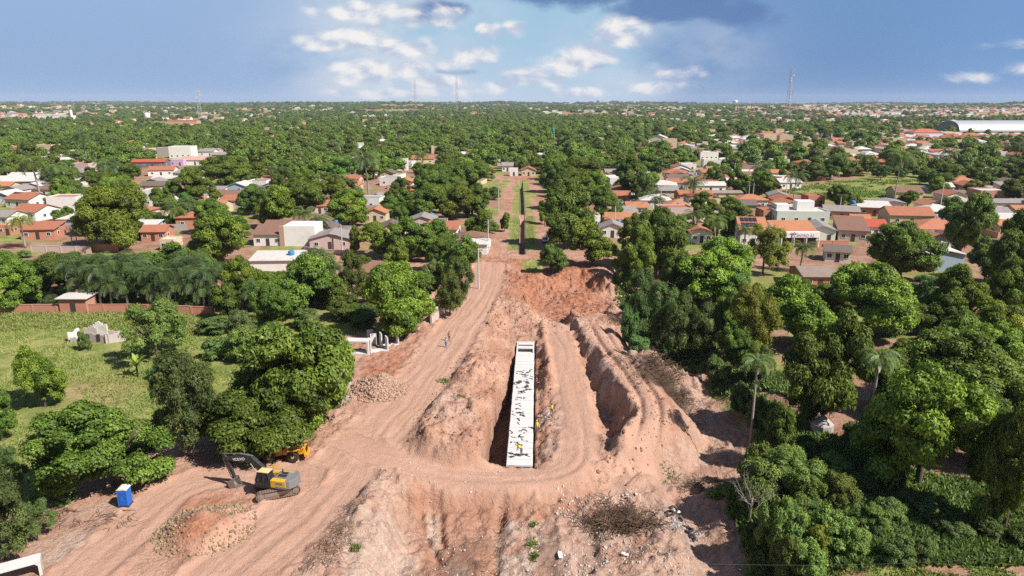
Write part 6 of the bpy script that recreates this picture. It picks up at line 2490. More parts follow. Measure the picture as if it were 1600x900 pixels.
wall_run([(-60, 491), (90, 490), (200, 489), (334, 493)], 1.7, .2, 'long red brick boundary wall along the back of the grass field', ref='the long red brick wall')
wall_run([(334, 492.5), (338, 470)], 1.7, .2, 'short red brick side wall at the right end of the field wall')
wall_run([(143, 394), (186, 394)], 2.0, .2, 'short orange brick wall under the big round tree')
wall_run([(50, 394), (143, 396)], 1.8, .2, 'pale rendered wall along the side street', m='wall', col=(.55, .42, .36), name='rendered_wall')
wall_run([(476, 392), (505, 396), (540, 398)], 1.1, .15, 'low pink garden wall before the pale pink house', m='wall', col=PINK, name='garden_wall')
wall_run([(674, 506), (697, 489)], 2.0, .2, 'broken grey and pink wall end beside the haul road', m='wall', col=(.5, .4, .36), name='broken_wall', ref='the broken wall end')
wall_run([(1276, 387), (1325, 387)], 1.9, .2, 'brown brick street wall beside the lettered shop')
wall_run([(1240, 281), (1290, 283)], 1.8, .2, 'terracotta brick wall behind the vacant lot')
wall_run([(535, 487), (552, 488)], 1.8, .2, 'small orange brick wall end showing between the mango trees')
r_, _ = house(116, 491, 42, 3.2, 3.0, 'mono', PALE, BRICKW, 'small brick shed with pale slab roof against the long wall', 'the small brick shed', brick=True, wins=0, pitch=.05, name='brick_shed')


def ruin():
    x, y = G(152, 534)
    root = thing('ruined_house', (x, y, hz(x, y)), R_(-6), 'roofless ruin of pale grey and pink walls in the grass', 'ruin')
    r = random.Random(2)
    for (cx, cy, L, rz, h, col) in ((-4.4, .5, 2.6, 90, 2.2, WHITE), (-2.6, 2.2, 2.2, 4, 2.6, (.45, .38, .35)), (-.9, 2.4, 2.4, 0, 3.6, WHITE), (.6, -.6, 4.2, -4, 2.2, (.42, .34, .31)), (3.6, .2, 3.6, 40, 2.4, (.45, .38, .36)), (1.6, 2.6, 3, 6, 1.6, (.5, .42, .38)), (-3.3, -1.0, 1.2, 0, 1.4, (.55, .48, .44))):
        n = 6
        b = MB()
        for i in range(n):
            hh = h * r.uniform(.62, 1.0)
            a = R_(rz)
            t = (i + .5) / n - .5
            hh = h * .72 * (.88 + .12 * math.sin(i * 1.3 + cx))
            b.box((cx + math.cos(a) * L * t, cy + math.sin(a) * L * t, hh / 2 - .2), (L / n + .001 * i, .2 + .004 * i, hh + .4), a)
        o = b.build('wall', M['wall'], root)
        o.color = col + (1,)
    b = MB()
    b.box((.9, -.72, .9), (.5, .22, 1.1))
    b.build('dark_opening', M['dark_door'], root)
    landmark(x, y, 1.5, 'the roofless ruin')


ruin()


# --- storm channel on the avenue
def channel():
    pts = [G(815.5, 397), G(816, 342)]
    pts2 = [G(816, 333), G(815.5, 310), G(814, 290)]
    for k, P in enumerate((pts, pts2)):
        x0, y0 = P[0]
        root = thing('storm_channel', (x0, y0, 0), 0, ('stone lined storm channel down the avenue, nearer stretch', 'stone lined storm channel down the avenue, farther stretch')[k], 'channel', None)
        for s in (-1, 1):
            b = MB()
            for (ax, ay), (bx, by) in zip(P, P[1:]):
                n = int(math.hypot(bx - ax, by - ay) / 3)
                for i in range(n):
                    t0, t1 = i / n, (i + 1) / n
                    mx, my = ax + (bx - ax) * (t0 + t1) / 2, ay + (by - ay) * (t0 + t1) / 2
                    b.box((mx - x0 + s * .95, my - y0, -.98), (.35 + .01 * (i % 3), math.hypot(bx - ax, by - ay) / n - .03, 2.0), 0)
            b.build('side_wall', M['wall'], root).color = (.15, .11, .09, 1)
    landmark(pts[0][0], pts[0][1] + 20, 0, 'the stone channel')


channel()


def car(px, py, rz, col, label, ref=None):
    x, y = G(px, py)
    root = thing('parked_car', (x, y, hz(x, y)), rz, label, 'car')
    pm = paint('car_paint', col, .3, .5, dirt=.15)
    b = MB()
    b.prism([(-2.1, .35), (-2.15, .85), (-1.9, 1.0), (.7, 1.02), (1.75, .92), (2.1, .7), (2.1, .35)], -.85, .85)
    body = b.build('body', pm, root, bevel=.08)
    b = MB()
    P = [(-1.85, -.76, 1.0), (.85, -.76, 1.0), (.85, .76, 1.0), (-1.85, .76, 1.0), (-1.5, -.6, 1.5), (.15, -.6, 1.5), (.15, .6, 1.5), (-1.5, .6, 1.5)]
    b.hexa(P)
    cb = b.build('window_glass', M['glass'], root)
    b = MB()
    b.box((-.68, 0, 1.53), (1.7, 1.24, .06))
    for (a, c) in ((P[0], P[4]), (P[1], P[5]), (P[2], P[6]), (P[3], P[7])):
        b.tube([a, c], .05, 5)
    b.build('cabin_roof', pm, root)
    for wx in (-1.3, 1.3):
        for wy in (-.8, .8):
            b = MB()
            b.disc((wx, wy, .33), .33, .2, 14)
            o = b.build('wheel', M['rubber'], root)
            b = MB()
            b.disc((wx, wy * 1.04, .33), .19, .18, 10)
            b.build('rim', M['metal_white'], o)
    for wy in (-.6, .6):
        b = MB()
        b.box((-2.14, wy, .78), (.06, .3, .16))
        b.build('tail_light', M['mast_red'], root)
        b = MB()
        b.box((2.06, wy, .68), (.08, .34, .14))
        b.build('headlight', M['letter_white'], root)
    b = MB()
    b.box((-2.14, 0, .45), (.12, 1.6, .2))
    b.box((2.1, 0, .45), (.12, 1.6, .2))
    b.build('bumper', M['machine_dark'], root)
    if ref:
        landmark(x, y, 1, ref)


car(851, 378, R_(88), (.75, .76, .78, 1), 'white car parked on the red lane in the shade of the avenue trees', 'the parked white car')
car(104, 340, R_(30), (.30, .31, .33, 1), 'grey car standing in the yard right of the stepped terracotta houses')

# --- poles and masts
AUTO = []           # (object, description, x, y, z)


def pole(px, base, top, lamp=None, arms=1, m='pole', desc='pale concrete utility pole'):
    x, y = G(px, base)
    z = hz(x, y)
    H = z_at(y, top) - z
    root = thing('street_lamp' if lamp else 'utility_pole', (x, y, z), 0, None, 'lamp post' if lamp else 'pole', 'poles along the streets')
    b = MB()
    b.tube([(0, 0, -.4), (0, 0, H)], [.19, .12], 8)
    b.build('post', M[m], root)
    if arms:
        b = MB()
        for k in range(arms):
            b.box((0, .14, H - .5 - .8 * k), (1.7, .1, .1))
        arm = b.build('crossarm', M['wood'], root)
        b = MB()
        for k in range(arms):
            for s in (-.75, -.25, .3, .75):
                b.tube([(s, .14, H - .45 - .8 * k), (s, .14, H - .22 - .8 * k)], .05, 5)
        b.build('insulator', M['machine_dark'], arm)
    if lamp:
        b = MB()
        b.tube([(0, 0, H - .9), (lamp * .8, 0, H - .1), (lamp * 2.2, 0, H + .25)], .06, 6)
        a = b.build('lamp_arm', M['metal_white'], root)
        b = MB()
        b.box((lamp * 2.6, 0, H + .27), (.8, .28, .14))
        b.build('lamp_head', M['metal_white'], a)
    AUTO.append((root, ('concrete street lamp post' if lamp else desc), x, y, z + H * .7))


for a in ((748, 451, 388, 1, 1), (763, 395, 343, 1, 2), (779, 330, 288, None, 1), (721, 322, 287, None, 1), (114, 388, 356, -1, 0), (121, 384, 370, None, 0), (103, 300, 276, None, 1), (121, 302, 277, None, 1), (322, 328, 294, None, 1), (647, 268, 246, None, 1), (535, 392, 352, None, 1),
          (1147, 282, 254, None, 1), (1169, 316, 288, None, 1), (1176, 312, 286, None, 1), (1228, 302, 277, -1, 0), (1262, 276, 255, None, 1), (1467, 338, 287, None, 0), (1532, 286, 262, 1, 0), (1459, 372, 338, None, 1), (1031, 334, 289, None, 1), (960, 358, 322, None, 1), (1239, 388, 362, None, 1), (1311, 338, 308, None, 0), (15, 290, 270, None, 1), (400, 205, 184, None, 1), (1440, 226, 200, None, 1), (1100, 300, 276, None, 1), (36, 334, 322, None, 0)):
    pole(*a)


def mast(px, Y, top, base_w, top_w, label, ref, stripes=True, dishes=True, cat='tower'):
    x = (px - 800) / F_PX * depth_of(Y, 40)
    H = z_at(Y, top)
    root = thing('lattice_mast', (x, Y, 0), R_(20), label, cat)
    n = 14
    lg = [MB(), MB()]
    br = MB()
    t0 = base_w * .026
    for i in range(n):
        z0, z1 = H * i / n, H * (i + 1) / n
        w0, w1 = base_w + (top_w - base_w) * i / n, base_w + (top_w - base_w) * (i + 1) / n
        c0 = [(sx * w0 / 2, sy * w0 / 2, z0) for sx, sy in ((-1, -1), (1, -1), (1, 1), (-1, 1))]
        c1 = [(sx * w1 / 2, sy * w1 / 2, z1) for sx, sy in ((-1, -1), (1, -1), (1, 1), (-1, 1))]
        for k in range(4):
            lg[(i // 2) % 2 if stripes else 0].tube([c0[k], c1[k]], t0, 4)
            br.tube([c0[k], c1[(k + 1) % 4]], t0 * .7, 4)
            br.tube([c1[k], c1[(k + 1) % 4]], t0 * .7, 4)
    lg[0].build('leg_section', M['metal_white'], root)
    if stripes:
        lg[1].build('red_leg_section', M['mast_red'], root)
    br.build('bracing', M['metal_white'], root)
    b = MB()
    b.tube([(0, 0, H), (0, 0, H * 1.06)], t0, 5)
    if dishes:
        for k in range(6):
            a = k * math.pi / 3
            b.box((math.cos(a) * top_w * 1.1, math.sin(a) * top_w * 1.1, H * .97), (top_w * .25, top_w * .3, H * .045), a)
        for k in range(3):
            b.disc((math.cos(k * 2.1) * top_w, -top_w * .8, H * (.86 - .05 * k)), top_w * .5, top_w * .25, 10)
    b.build('antenna', M['metal_white'], root)
    landmark(x, Y, H * .8, ref)


mast(310, 1400, 141, 7, 3.6, 'white lattice cell tower with dish cluster on the left skyline', 'the white cell tower', False)
mast(1233, 1900, 107, 13, 4.2, 'tallest red and white lattice mast on the right skyline', 'the tall red and white mast')
mast(714, 2400, 118, 7, 3.5, 'slender red lattice mast before the cumulus clouds', 'the slender red mast', True, False)
mast(649, 2400, 124, 6, 4.5, 'white and red mast left of the slender one', 'the short white mast', True, False)


def overhead(y0, y1, Y, label):
    xa, xb = (1060 - 800) / F_PX * 60, 45
    a = Vector(G(1060, y0, 5))
    b_ = Vector(G(1640, y1, 5))
    root = thing('overhead_wire', (a.x, a.y, 5), 0, label, 'wire')
    b = MB()
    n = 12
    pts = []
    for i in range(n + 1):
        t = i / n
        pts.append(((b_.x - a.x) * t, (b_.y - a.y) * t, -.5 * math.sin(math.pi * t)))
    b.tube(pts, .007, 5)
    b.build('cable', M['wire'], root)
    c = MB()
    for t in (0, 6, 12):
        c.box(pts[t], (.12, .04, .05))
    c.build('clamp', M['machine_dark'], root)


overhead(880, 866, 0, 'upper thin overhead wire crossing the bottom grass track')
overhead(897, 898, 0, 'lower thin overhead wire crossing the bottom grass track')


def street_wire(p, q, label):
    (ax, ab, at), (bx, bb, bt) = p, q
    x0, y0 = G(ax, ab)
    x1, y1 = G(bx, bb)
    z0, z1 = z_at(y0, at) - .35, z_at(y1, bt) - .35
    root = thing('overhead_wire', (x0, y0, z0), 0, label, 'wire')
    for o in (-.75, -.25, .3, .75):
        b = MB()
        b.tube([((x1 - x0) * t + o, (y1 - y0) * t + .14, (z1 - z0) * t - 1.1 * 4 * t * (1 - t)) for t in np.linspace(0, 1, 13)], .02, 4)
        b.build('cable', M['wire'], root)


street_wire((748, 451, 388), (763, 395, 343), 'sagging street wires between the two nearest poles left of the avenue')
street_wire((763, 395, 343), (779, 330, 288), 'sagging street wires beside the brown roofed corner house up the avenue')
street_wire((960, 358, 322), (1031, 334, 289), 'sagging street wires over the trees right of the avenue')
street_wire((1169, 316, 288), (1147, 282, 254), 'sagging street wires behind the long low grey roof')


def tarp_shelter():
    x, y = G(1284, 671)
    root = thing('tarp_shelter', (x, y, hz(x, y)), .5, 'small grey pyramid tarp shelter under the yard trees', 'shelter')
    b = MB()
    n = 8
    vs = [(0, 0, 2.3)] + [(1.25 * math.cos(2 * math.pi * i / n) * (1 + .1 * (i % 2)), 1.25 * math.sin(2 * math.pi * i / n), 1.1) for i in range(n)] + [(1.3 * math.cos(2 * math.pi * i / n), 1.3 * math.sin(2 * math.pi * i / n), 0) for i in range(n)]
    b.add(vs, [(0, 1 + i, 1 + (i + 1) % n) for i in range(n)] + [(1 + i, 1 + n + i, 1 + n + (i + 1) % n, 1 + (i + 1) % n) for i in range(n)])
    o = b.build('tarp', M['old_concrete'], root)
    s = o.modifiers.new('thick', 'SOLIDIFY')
    s.thickness = .03
    b = MB()
    b.tube([(0, 0, 0), (0, 0, 2.45)], .05, 6)
    b.build('pole', M['wood'], root)
    landmark(x, y, 1, 'the grey tarp shelter')


tarp_shelter()
# ------------------------------------------------------------------ trees seen one by one
TINTS = {'': (1, 1, 1), 'bright': (1.35, 1.32, 1.05), 'yellow': (1.9, 1.45, .8), 'dark': (.82, .84, .85), 'blue': (.95, 1.12, 1.25), 'grey': (1.2, 1.1, 1.25), 'olive': (1.22, 1.08, .8)}
TONE = {'': 'mid green', 'bright': 'bright green', 'yellow': 'yellowish green', 'dark': 'dark green', 'blue': 'bluish green', 'grey': 'greyish green', 'olive': 'olive green'}
MASKED = []


def T(kind, px, base, wpx, top, tone='', label=None, ref=None, group=None, var=None):
    x, y = G(px, base)
    z = hz(x, y)
    w = wpx * depth_of(y) / F_PX
    H = max(z_at(y + w * .12, top) - z, .5)
    dd = depth_of(y, z + H * .55)
    x, w = (px - 800) / F_PX * dd, wpx * dd / F_PX
    z = hz(x, y)
    H = max(z_at(y + w * .12, top) - z, .5)
    o = plant(kind, x, y, w, H, TINTS[tone], label, group, z=z, ref=ref, var=var)
    if not label:
        kn = {'mango': 'rounded mango tree', 'feather': 'feathery tree', 'bush': 'bush', 'round': 'round shade tree'}[kind]
        sz = 'large ' if H > 10.5 else ('small ' if H < 4.5 and kind != 'bush' else '')
        AUTO.append((o, f'{sz}{TONE[tone]} {kn}', x, y, z + H * .6))
    MASKED.append((x, y, w / 2))
    return o


def PT(kind, px, base, top, cpx, label=None, ref=None, n=16, tone='', tr=.16, near=True):
    x, y = G(px, base)
    z = hz(x, y)
    H = z_at(y, top) - z
    c = cpx * depth_of(y) / F_PX
    o = palm(kind, x, y, max(1.5, H - c * .16), c, n, TINTS[tone], label, None, ref, tr, near, z)
    if not label:
        AUTO.append((o, {'coco': 'coconut palm', 'acuri': 'bushy dark palm', 'queen': 'feather palm', 'dead': 'dead palm'}[kind], x, y, z + H * .8))


# foreground left
T('mango', 172, 760, 246, 604, '', 'broad sunlit mango nearest the blue toilet', 'the broad sunlit mango', var=0)
T('feather', 285, 712, 128, 552, 'dark', 'dark feathery tree between the sunlit mango and the great mango group', 'the dark feathery tree')
T('mango', 448, 668, 215, 490, '', 'tallest mango of the great group above the earth road', 'the tallest foreground mango')
T('mango', 405, 704, 186, 573, 'dark', 'low front mango overhanging the excavator boom')
T('mango', 500, 655, 130, 520, 'bright', 'mango at the right end of the great group by the stone heap')
T('mango', 345, 690, 110, 600, 'dark')
T('mango', 62, 636, 84, 538, 'olive', 'lone bushy tree standing in the open grass field', 'the lone field tree')
T('feather', 240, 562, 112, 460, 'bright', 'flat layered light green tree before the brick wall', 'the flat layered tree')
T('bush', 132, 548, 26, 514)
T('feather', -8, 872, 120, 735, '', 'feathery dark bush tree in the bottom left corner', 'the corner bush tree')
T('feather', -30, 850, 110, 700, 'dark')
T('feather', 52, 842, 62, 775, '')
T('feather', 8, 770, 60, 690, 'dark')
T('mango', -5, 690, 60, 610, 'dark')
T('bush', 300, 600, 70, 560, 'olive')
T('bush', 380, 560, 80, 505, 'olive')
T('feather', 375, 545, 70, 480, 'grey')
T('bush', 240, 590, 50, 560, 'blue')
T('bush', 275, 520, 60, 490, 'dark')
T('bush', 350, 520, 80, 490, '')
T('round', 360, 500, 60, 440, 'dark')
# back row left
T('mango', 22, 482, 98, 398, 'bright', 'bright mango behind the left end of the brick wall', 'the bright mango behind the wall')
T('mango', -45, 480, 80, 400)
T('mango', 100, 462, 85, 392, 'dark')
T('bush', 70, 480, 45, 458, 'dark')
T('mango', 170, 388, 120, 290, 'olive', 'large lone round tree towering over the side street', 'the large round side street tree')
T('bush', 42, 402, 26, 388, 'grey')
T('mango', 240, 452, 115, 378, 'dark')
T('mango', 345, 420, 115, 329, 'bright', 'bright mango rising behind the right end of the palm row', 'the bright mango behind the palms')
T('mango', 378, 485, 75, 398, 'bright')
T('mango', 462, 492, 118, 398, '', 'wide mango in front of the long white roof', 'the mango before the white roof')
T('mango', 425, 520, 70, 440, 'dark')
T('feather', 548, 470, 62, 385, 'olive')
T('feather', 500, 450, 70, 388, 'grey')
T('round', 520, 480, 60, 425, '')
T('bush', 560, 500, 70, 470, 'dark')
T('bush', 490, 515, 60, 485, 'grey')
T('mango', 632, 528, 122, 410, 'bright', 'great bright mango standing at the edge of the haul road', 'the great bright mango')
T('feather', 702, 492, 62, 418, 'olive')
T('feather', 718, 480, 52, 400, '')
T('bush', 708, 478, 46, 446, 'bright')
T('bush', 672, 440, 50, 400, 'grey')
T('mango', 718, 440, 78, 362, '')
T('mango', 690, 425, 60, 365, 'dark')
T('mango', 640, 408, 95, 336, '')
T('mango', 600, 400, 75, 345, 'olive')
T('mango', 688, 395, 75, 338, '')
T('round', 615, 428, 52, 375, 'bright')
T('round', 552, 400, 30, 350, 'olive')
T('mango', 542, 352, 72, 294, 'bright')
T('mango', 620, 338, 60, 296, 'dark')
T('mango', 660, 345, 80, 290, '')
T('mango', 705, 345, 70, 288, 'olive')
T('mango', 738, 338, 66, 284, '')
T('round', 747, 372, 44, 326, 'bright')
T('round', 765, 365, 34, 335, '')
T('round', 788, 362, 22, 330, 'olive')
T('mango', 740, 300, 66, 252, '')
T('mango', 757, 282, 50, 248, 'olive')
T('mango', 700, 300, 70, 255, '')
T('round', 772, 312, 30, 292, 'dark')
T('mango', 470, 335, 85, 282, '')
T('mango', 425, 340, 60, 300, 'olive')
T('mango', 395, 335, 60, 285, 'dark')
T('mango', 303, 328, 68, 264, 'bright', 'bright rounded mango below the lilac and terracotta roofs', 'the bright mango below the lilac house')
T('mango', 255, 330, 46, 282, '')
T('mango', 350, 292, 92, 242, '')
T('round', 445, 322, 60, 290, '')
T('mango', 480, 308, 70, 262, 'bright')
T('feather', 535, 320, 70, 272, 'grey')
T('mango', 200, 290, 50, 256, '')
# right of the avenue
T('mango', 893, 388, 92, 288, '', 'leafy avenue tree overhanging the parked white car', 'the avenue tree over the car')
T('round', 851, 350, 27, 312, 'bright', 'small ball shaped tree on the edge of the red lane', 'the small ball shaped tree')
T('round', 926, 416, 92, 344, 'olive', 'spreading tree with a clear dark trunk at the gully head', 'the dark trunked tree')
T('round', 869, 420, 52, 380, 'blue', 'bluish round bush spilling into the gully head', 'the bluish gully bush')
T('mango', 985, 432, 72, 350, 'bright', 'bright narrow mango above the shaded earth bank', 'the bright narrow mango')
T('mango', 1030, 420, 95, 322, '')
T('mango', 995, 398, 62, 330, 'olive')
T('mango', 900, 330, 90, 268, '')
T('mango', 940, 345, 70, 290, 'dark')
T('mango', 868, 300, 60, 250, 'dark')
T('mango', 905, 295, 80, 245, '')
T('mango', 1120, 472, 128, 368, 'bright', 'tall bright mango over the dark bushes of the gully', 'the tall bright mango')
T('mango', 1072, 470, 75, 392, 'dark')
T('mango', 1110, 350, 64, 298, 'bright')
T('mango', 1150, 338, 50, 306, '')
T('feather', 1196, 428, 70, 345, 'yellow', 'yellowish tree with orange tinged top before the shop', 'the yellowish tree before the shop')
T('feather', 1002, 480, 58, 412, 'blue')
T('feather', 1040, 500, 60, 440, 'blue')
T('bush', 985, 520, 40, 470, 'blue')
T('bush', 1000, 560, 44, 520, 'blue')
T('feather', 1065, 540, 80, 452, 'dark')
T('feather', 1102, 545, 70, 470, 'dark')
T('feather', 1035, 530, 60, 470, 'dark')
T('feather', 1150, 480, 70, 412, 'blue')
T('feather', 1178, 560, 96, 448, 'yellow', 'tall yellowish loose tree behind the lone feather palm', 'the tall yellowish loose tree')
T('mango', 1255, 545, 130, 432, 'bright')
T('mango', 1285, 655, 148, 478, '', 'massive mango in the yard behind the dead palm', 'the massive yard mango')
T('mango', 1362, 525, 134, 407, 'bright', 'broad bright mango before the white metal shed', 'the broad bright mango')
T('mango', 1413, 440, 114, 344, '', 'big round mango before the hipped and red roofs', 'the big round mango')
T('mango', 1518, 525, 112, 412, 'olive')
T('mango', 1578, 510, 82, 400, '')
T('mango', 1590, 470, 110, 322, 'dark', 'tall dark tree at the photo edge behind the white metal shed', 'the tall dark edge tree')
T('mango', 1508, 400, 78, 298, 'dark', 'dark tree standing tall behind the hipped house', 'the dark tree behind the hipped house')
T('mango', 1545, 440, 70, 370, 'dark')
T('feather', 1450, 490, 62, 425, 'blue')
T('round', 1420, 322, 36, 296, 'bright', 'neat bright round tree beside the vacant lot', 'the neat round tree')
T('mango', 1505, 650, 185, 512, '')
T('mango', 1450, 760, 205, 562, 'bright', 'largest mango of the yard with clumped bright crown', 'the largest yard mango')
T('mango', 1600, 600, 120, 480, 'yellow')
T('mango', 1592, 830, 140, 598, '', 'tall mango cut by the right photo edge above the track', 'the tall edge mango')
T('mango', 1545, 730, 130, 610, 'dark')
T('round', 1222, 690, 70, 622, 'dark', 'low dark ball shaped tree beside the lone feather palm', 'the dark ball shaped yard tree')
T('mango', 1430, 590, 70, 530, 'olive')
T('round', 1330, 590, 60, 530, '')
for q in ((1330, 480, 80, 425, ''), (1300, 500, 80, 440, 'olive'), (1405, 650, 110, 548, 'dark'), (1478, 575, 100, 485, ''), (1560, 610, 120, 500, 'bright'), (1232, 492, 84, 430, ''), (1190, 510, 80, 445, 'olive'), (1470, 520, 80, 450, 'dark'), (1135, 525, 66, 450, ''), (1425, 520, 70, 455, ''), (1570, 560, 90, 470, 'olive'), (1520, 600, 90, 520, 'dark'), (1300, 590, 80, 520, 'dark'), (1620, 700, 120, 590, ''), (1480, 690, 110, 600, 'bright')):
    T('mango', *q)
for q in ((1330, 690, 60, 655, 'dark'), (1270, 700, 50, 675, 'dark'), (1400, 760, 70, 720, 'dark'), (1340, 770, 60, 735, 'dark'), (1440, 800, 70, 765, 'dark'), (1590, 850, 60, 810, ''), (1480, 830, 60, 800, 'dark'), (310, 640, 70, 600, 'dark'), (330, 560, 60, 525, ''), (420, 540, 60, 500, 'dark'), (265, 660, 60, 625, 'olive'), (100, 788, 50, 755, 'dark'), (80, 770, 60, 725, 'dark'), (570, 510, 60, 480, 'dark'), (470, 510, 60, 478, ''), (600, 520, 40, 495, 'dark'), (40, 475, 60, 452, ''), (290, 478, 60, 452, '')):
    T('bush', *q)
for q in ((55, 440, 70, 396, 'dark'), (150, 445, 80, 398, 'dark'), (205, 440, 80, 400, 'dark'), (292, 445, 80, 388, ''), (322, 458, 70, 402, 'dark'), (408, 462, 60, 424, ''), (395, 485, 60, 432, 'dark'), (440, 458, 56, 424, ''), (560, 440, 50, 398, ''), (578, 478, 50, 440, 'olive'), (608, 462, 66, 414, 'dark'), (662, 474, 60, 424, ''), (484, 474, 80, 422, 'dark'), (535, 500, 60, 456, ''), (0, 440, 70, 392, ''), (-50, 430, 80, 380, 'dark'), (240, 352, 40, 325, ''), (365, 372, 50, 335, 'dark'), (205, 372, 40, 345, ''), (95, 345, 34, 322, '')):
    T('mango', *q)
for q in ((145, 478, 430, 60), (175, 480, 434, 60), (200, 478, 438, 56), (247, 480, 440, 58), (276, 480, 436, 58), (300, 480, 434, 58), (320, 482, 442, 52)):
    PT('acuri', *q, tone='', tr=.18, n=18)
for q in ((1150, 566, 70, 505, 'dark'), (1192, 592, 66, 535, ''), (1140, 520, 60, 460, 'olive')):
    T('mango', *q)
for q in ((1122, 580, 50, 552, ''), (1165, 618, 46, 588, 'dark'), (1186, 645, 44, 615, '')):
    T('bush', *q)
# creek bank bushes
for q in ((1168, 735, 66, 680, 'bright'), (1205, 770, 96, 700, 'bright'), (1248, 775, 104, 706, 'bright'), (1212, 830, 76, 752, 'bright'), (1235, 838, 90, 778, 'blue'), (1292, 848, 96, 785, 'bright'), (1342, 862, 80, 806, 'bright'), (1265, 880, 80, 835, ''), (1236, 872, 64, 815, 'bright'), (1395, 874, 72, 824, 'blue'), (1440, 870, 62, 828, ''), (1325, 800, 84, 732, 'olive'), (1275, 790, 70, 730, 'olive'), (1215, 725, 70, 682, ''), (1380, 820, 70, 770, ''), (1185, 785, 56, 740, 'dark'), (1300, 745, 60, 705, 'dark'), (1415, 800, 60, 765, 'dark'), (1500, 850, 60, 815, 'dark'), (1550, 845, 60, 810, '')):
    T('bush' if q[2] < 100 else 'feather', *q[:4], q[4] if q[4] in ('olive', 'bright') else 'bright' if q[0] < 1350 else '')


PT('queen', 1173, 684, 556, 70, 'lone feather palm with thin pale trunk above the gully bank', 'the lone feather palm', 20, 'bright', .13)
PT('queen', 1352, 712, 546, 72, 'tall feather palm with dark trunk in the shady yard', 'the yard feather palm', 20, 'bright', .15)
PT('dead', 1312, 645, 556, 30, 'dead grey palm with hanging fronds in the yard', 'the dead palm', 12, '', .13)
for q in ((128, 474, 404, 56), (158, 480, 412, 50), (186, 474, 398, 56), (213, 472, 402, 50), (233, 478, 418, 46), (260, 480, 416, 54), (288, 477, 410, 56), (306, 470, 398, 54), (328, 480, 416, 52)):
    PT('acuri', q[0], q[1], q[2], q[3] * 1.2, tone='dark', tr=.2, n=20)
for q in (140, 172, 205, 240, 272, 300, 326):
    T('bush', q, 472, 46, 440, 'dark')
PT('acuri', 408, 505, 446, 60, 'broad dark palm tucked beside the wide mango', 'the broad dark palm', 18, 'dark')
PT('acuri', 522, 450, 412, 44, tone='dark')
PT('coco', 66, 322, 246, 52, 'very tall palm with white trunk beside the stepped terracotta houses', 'the very tall white trunked palm', 16, 'olive', .3)
PT('coco', 40, 388, 336, 52, 'yellowing coconut palm on the green slope by the side street', 'the yellowing coconut palm', 16, 'yellow', .2)
PT('acuri', 577, 318, 238, 54, 'tall thin palm with white trunk amid the treetops', 'the tall thin palm', 16, 'grey', .3)
for q in ((478, 360, 325, 46), (500, 372, 335, 44), (276, 355, 318, 48), (298, 350, 310, 40), (1082, 322, 276, 50), (1116, 382, 338, 46), (1082, 372, 328, 44), (1250, 424, 378, 50), (1162, 392, 352, 40), (1396, 318, 236, 62), (1240, 312, 268, 44), (1186, 300, 256, 44), (1310, 278, 240, 40), (1025, 345, 305, 36), (1278, 260, 236, 34), (1350, 268, 240, 34), (120, 318, 290, 40), (174, 300, 250, 44), (95, 300, 255, 40), (1215, 420, 390, 34), (138, 262, 205, 46), (660, 264, 238, 30), (430, 290, 262, 30), (215, 345, 305, 36), (1480, 262, 232, 36), (1590, 258, 222, 40)):
    PT('coco', *q, tone=random.choice(['', 'olive', 'bright']), near=q[3] > 43, tr=.2)
r_sh = random.Random(5)
for i in range(34):
    t_ = r_sh.random()
    px_, py_ = 1150 + 300 * r_sh.random(), 715 + 150 * r_sh.random()
    if py_ < 700 + (px_ - 1250) * .62 or px_ < 1130 + (py_ - 715) * .55:
        continue
    w_ = r_sh.uniform(28, 56)
    T('bush', px_, py_, w_, py_ - w_ * r_sh.uniform(.6, 1.0), r_sh.choice(['bright', '', 'blue', 'yellow', 'bright']))
# ------------------------------------------------------------------ the town between and beyond
STREET_A, STREET_B = G(816, 398), G(803, 276)


def street_x(y):
    t = (y - STREET_A[1]) / (STREET_B[1] - STREET_A[1])
    return STREET_A[0] + t * (STREET_B[0] - STREET_A[0])


def free_of_streets(x, y, m=15):
    if y < 385 and abs(x - street_x(y)) < m:
        return False
    return True


def hidden_house(px, py, hw, top, y):
    """would a crown at this photo box hide a landmark house standing farther back?"""
    for (hx_, hy_, hr, x0, y0, x1, y1, Yh) in HAND:
        if y < Yh and px + hw > x0 + 3 and px - hw < x1 - 3 and top < y1 - 3 and py > y0:
            return True
    return False


HAND = list(HOUSES)
r_town = np.random.default_rng(11)
COMBO = [(TERRA, WHITE), (TERRA, CREAM), (ORANGE, WHITE), (BROWN, WHITE), (GREYR, WHITE), (GREYR, PINK), (PALE, WHITE), (TERRA, BRICKW), (DARKR, CREAM), (TERRA, PINK), (ORANGE, CREAM), (PALE, BLUEW), (TERRA, WHITE), (ORANGE, WHITE)]
SHAPES = [(10, 8, 3.0, 'gable', .34), (8, 9, 3.0, 'gabley', .34), (11, 9, 3.1, 'hip', .34), (9, 7, 2.9, 'mono', .16), (9, 9, 3.4, 'flat', .1), (13, 8, 3.1, 'gable', .30), (12, 10, 3.2, 'hip', .3), (7, 7, 2.8, 'gabley', .4), (10, 8, 5.8, 'flat', .1)]
far_houses = []
cells = []
yy = 190.0
while yy < 1150:
    half = .80 * yy + 25
    for xx in np.arange(-half, half, 17.0):
        cells.append((xx, yy))
    yy += 15.0
n_auto = 0
lot = PX([(1216, 305), (1290, 284), (1440, 281), (1440, 311), (1320, 324), (1290, 315)])
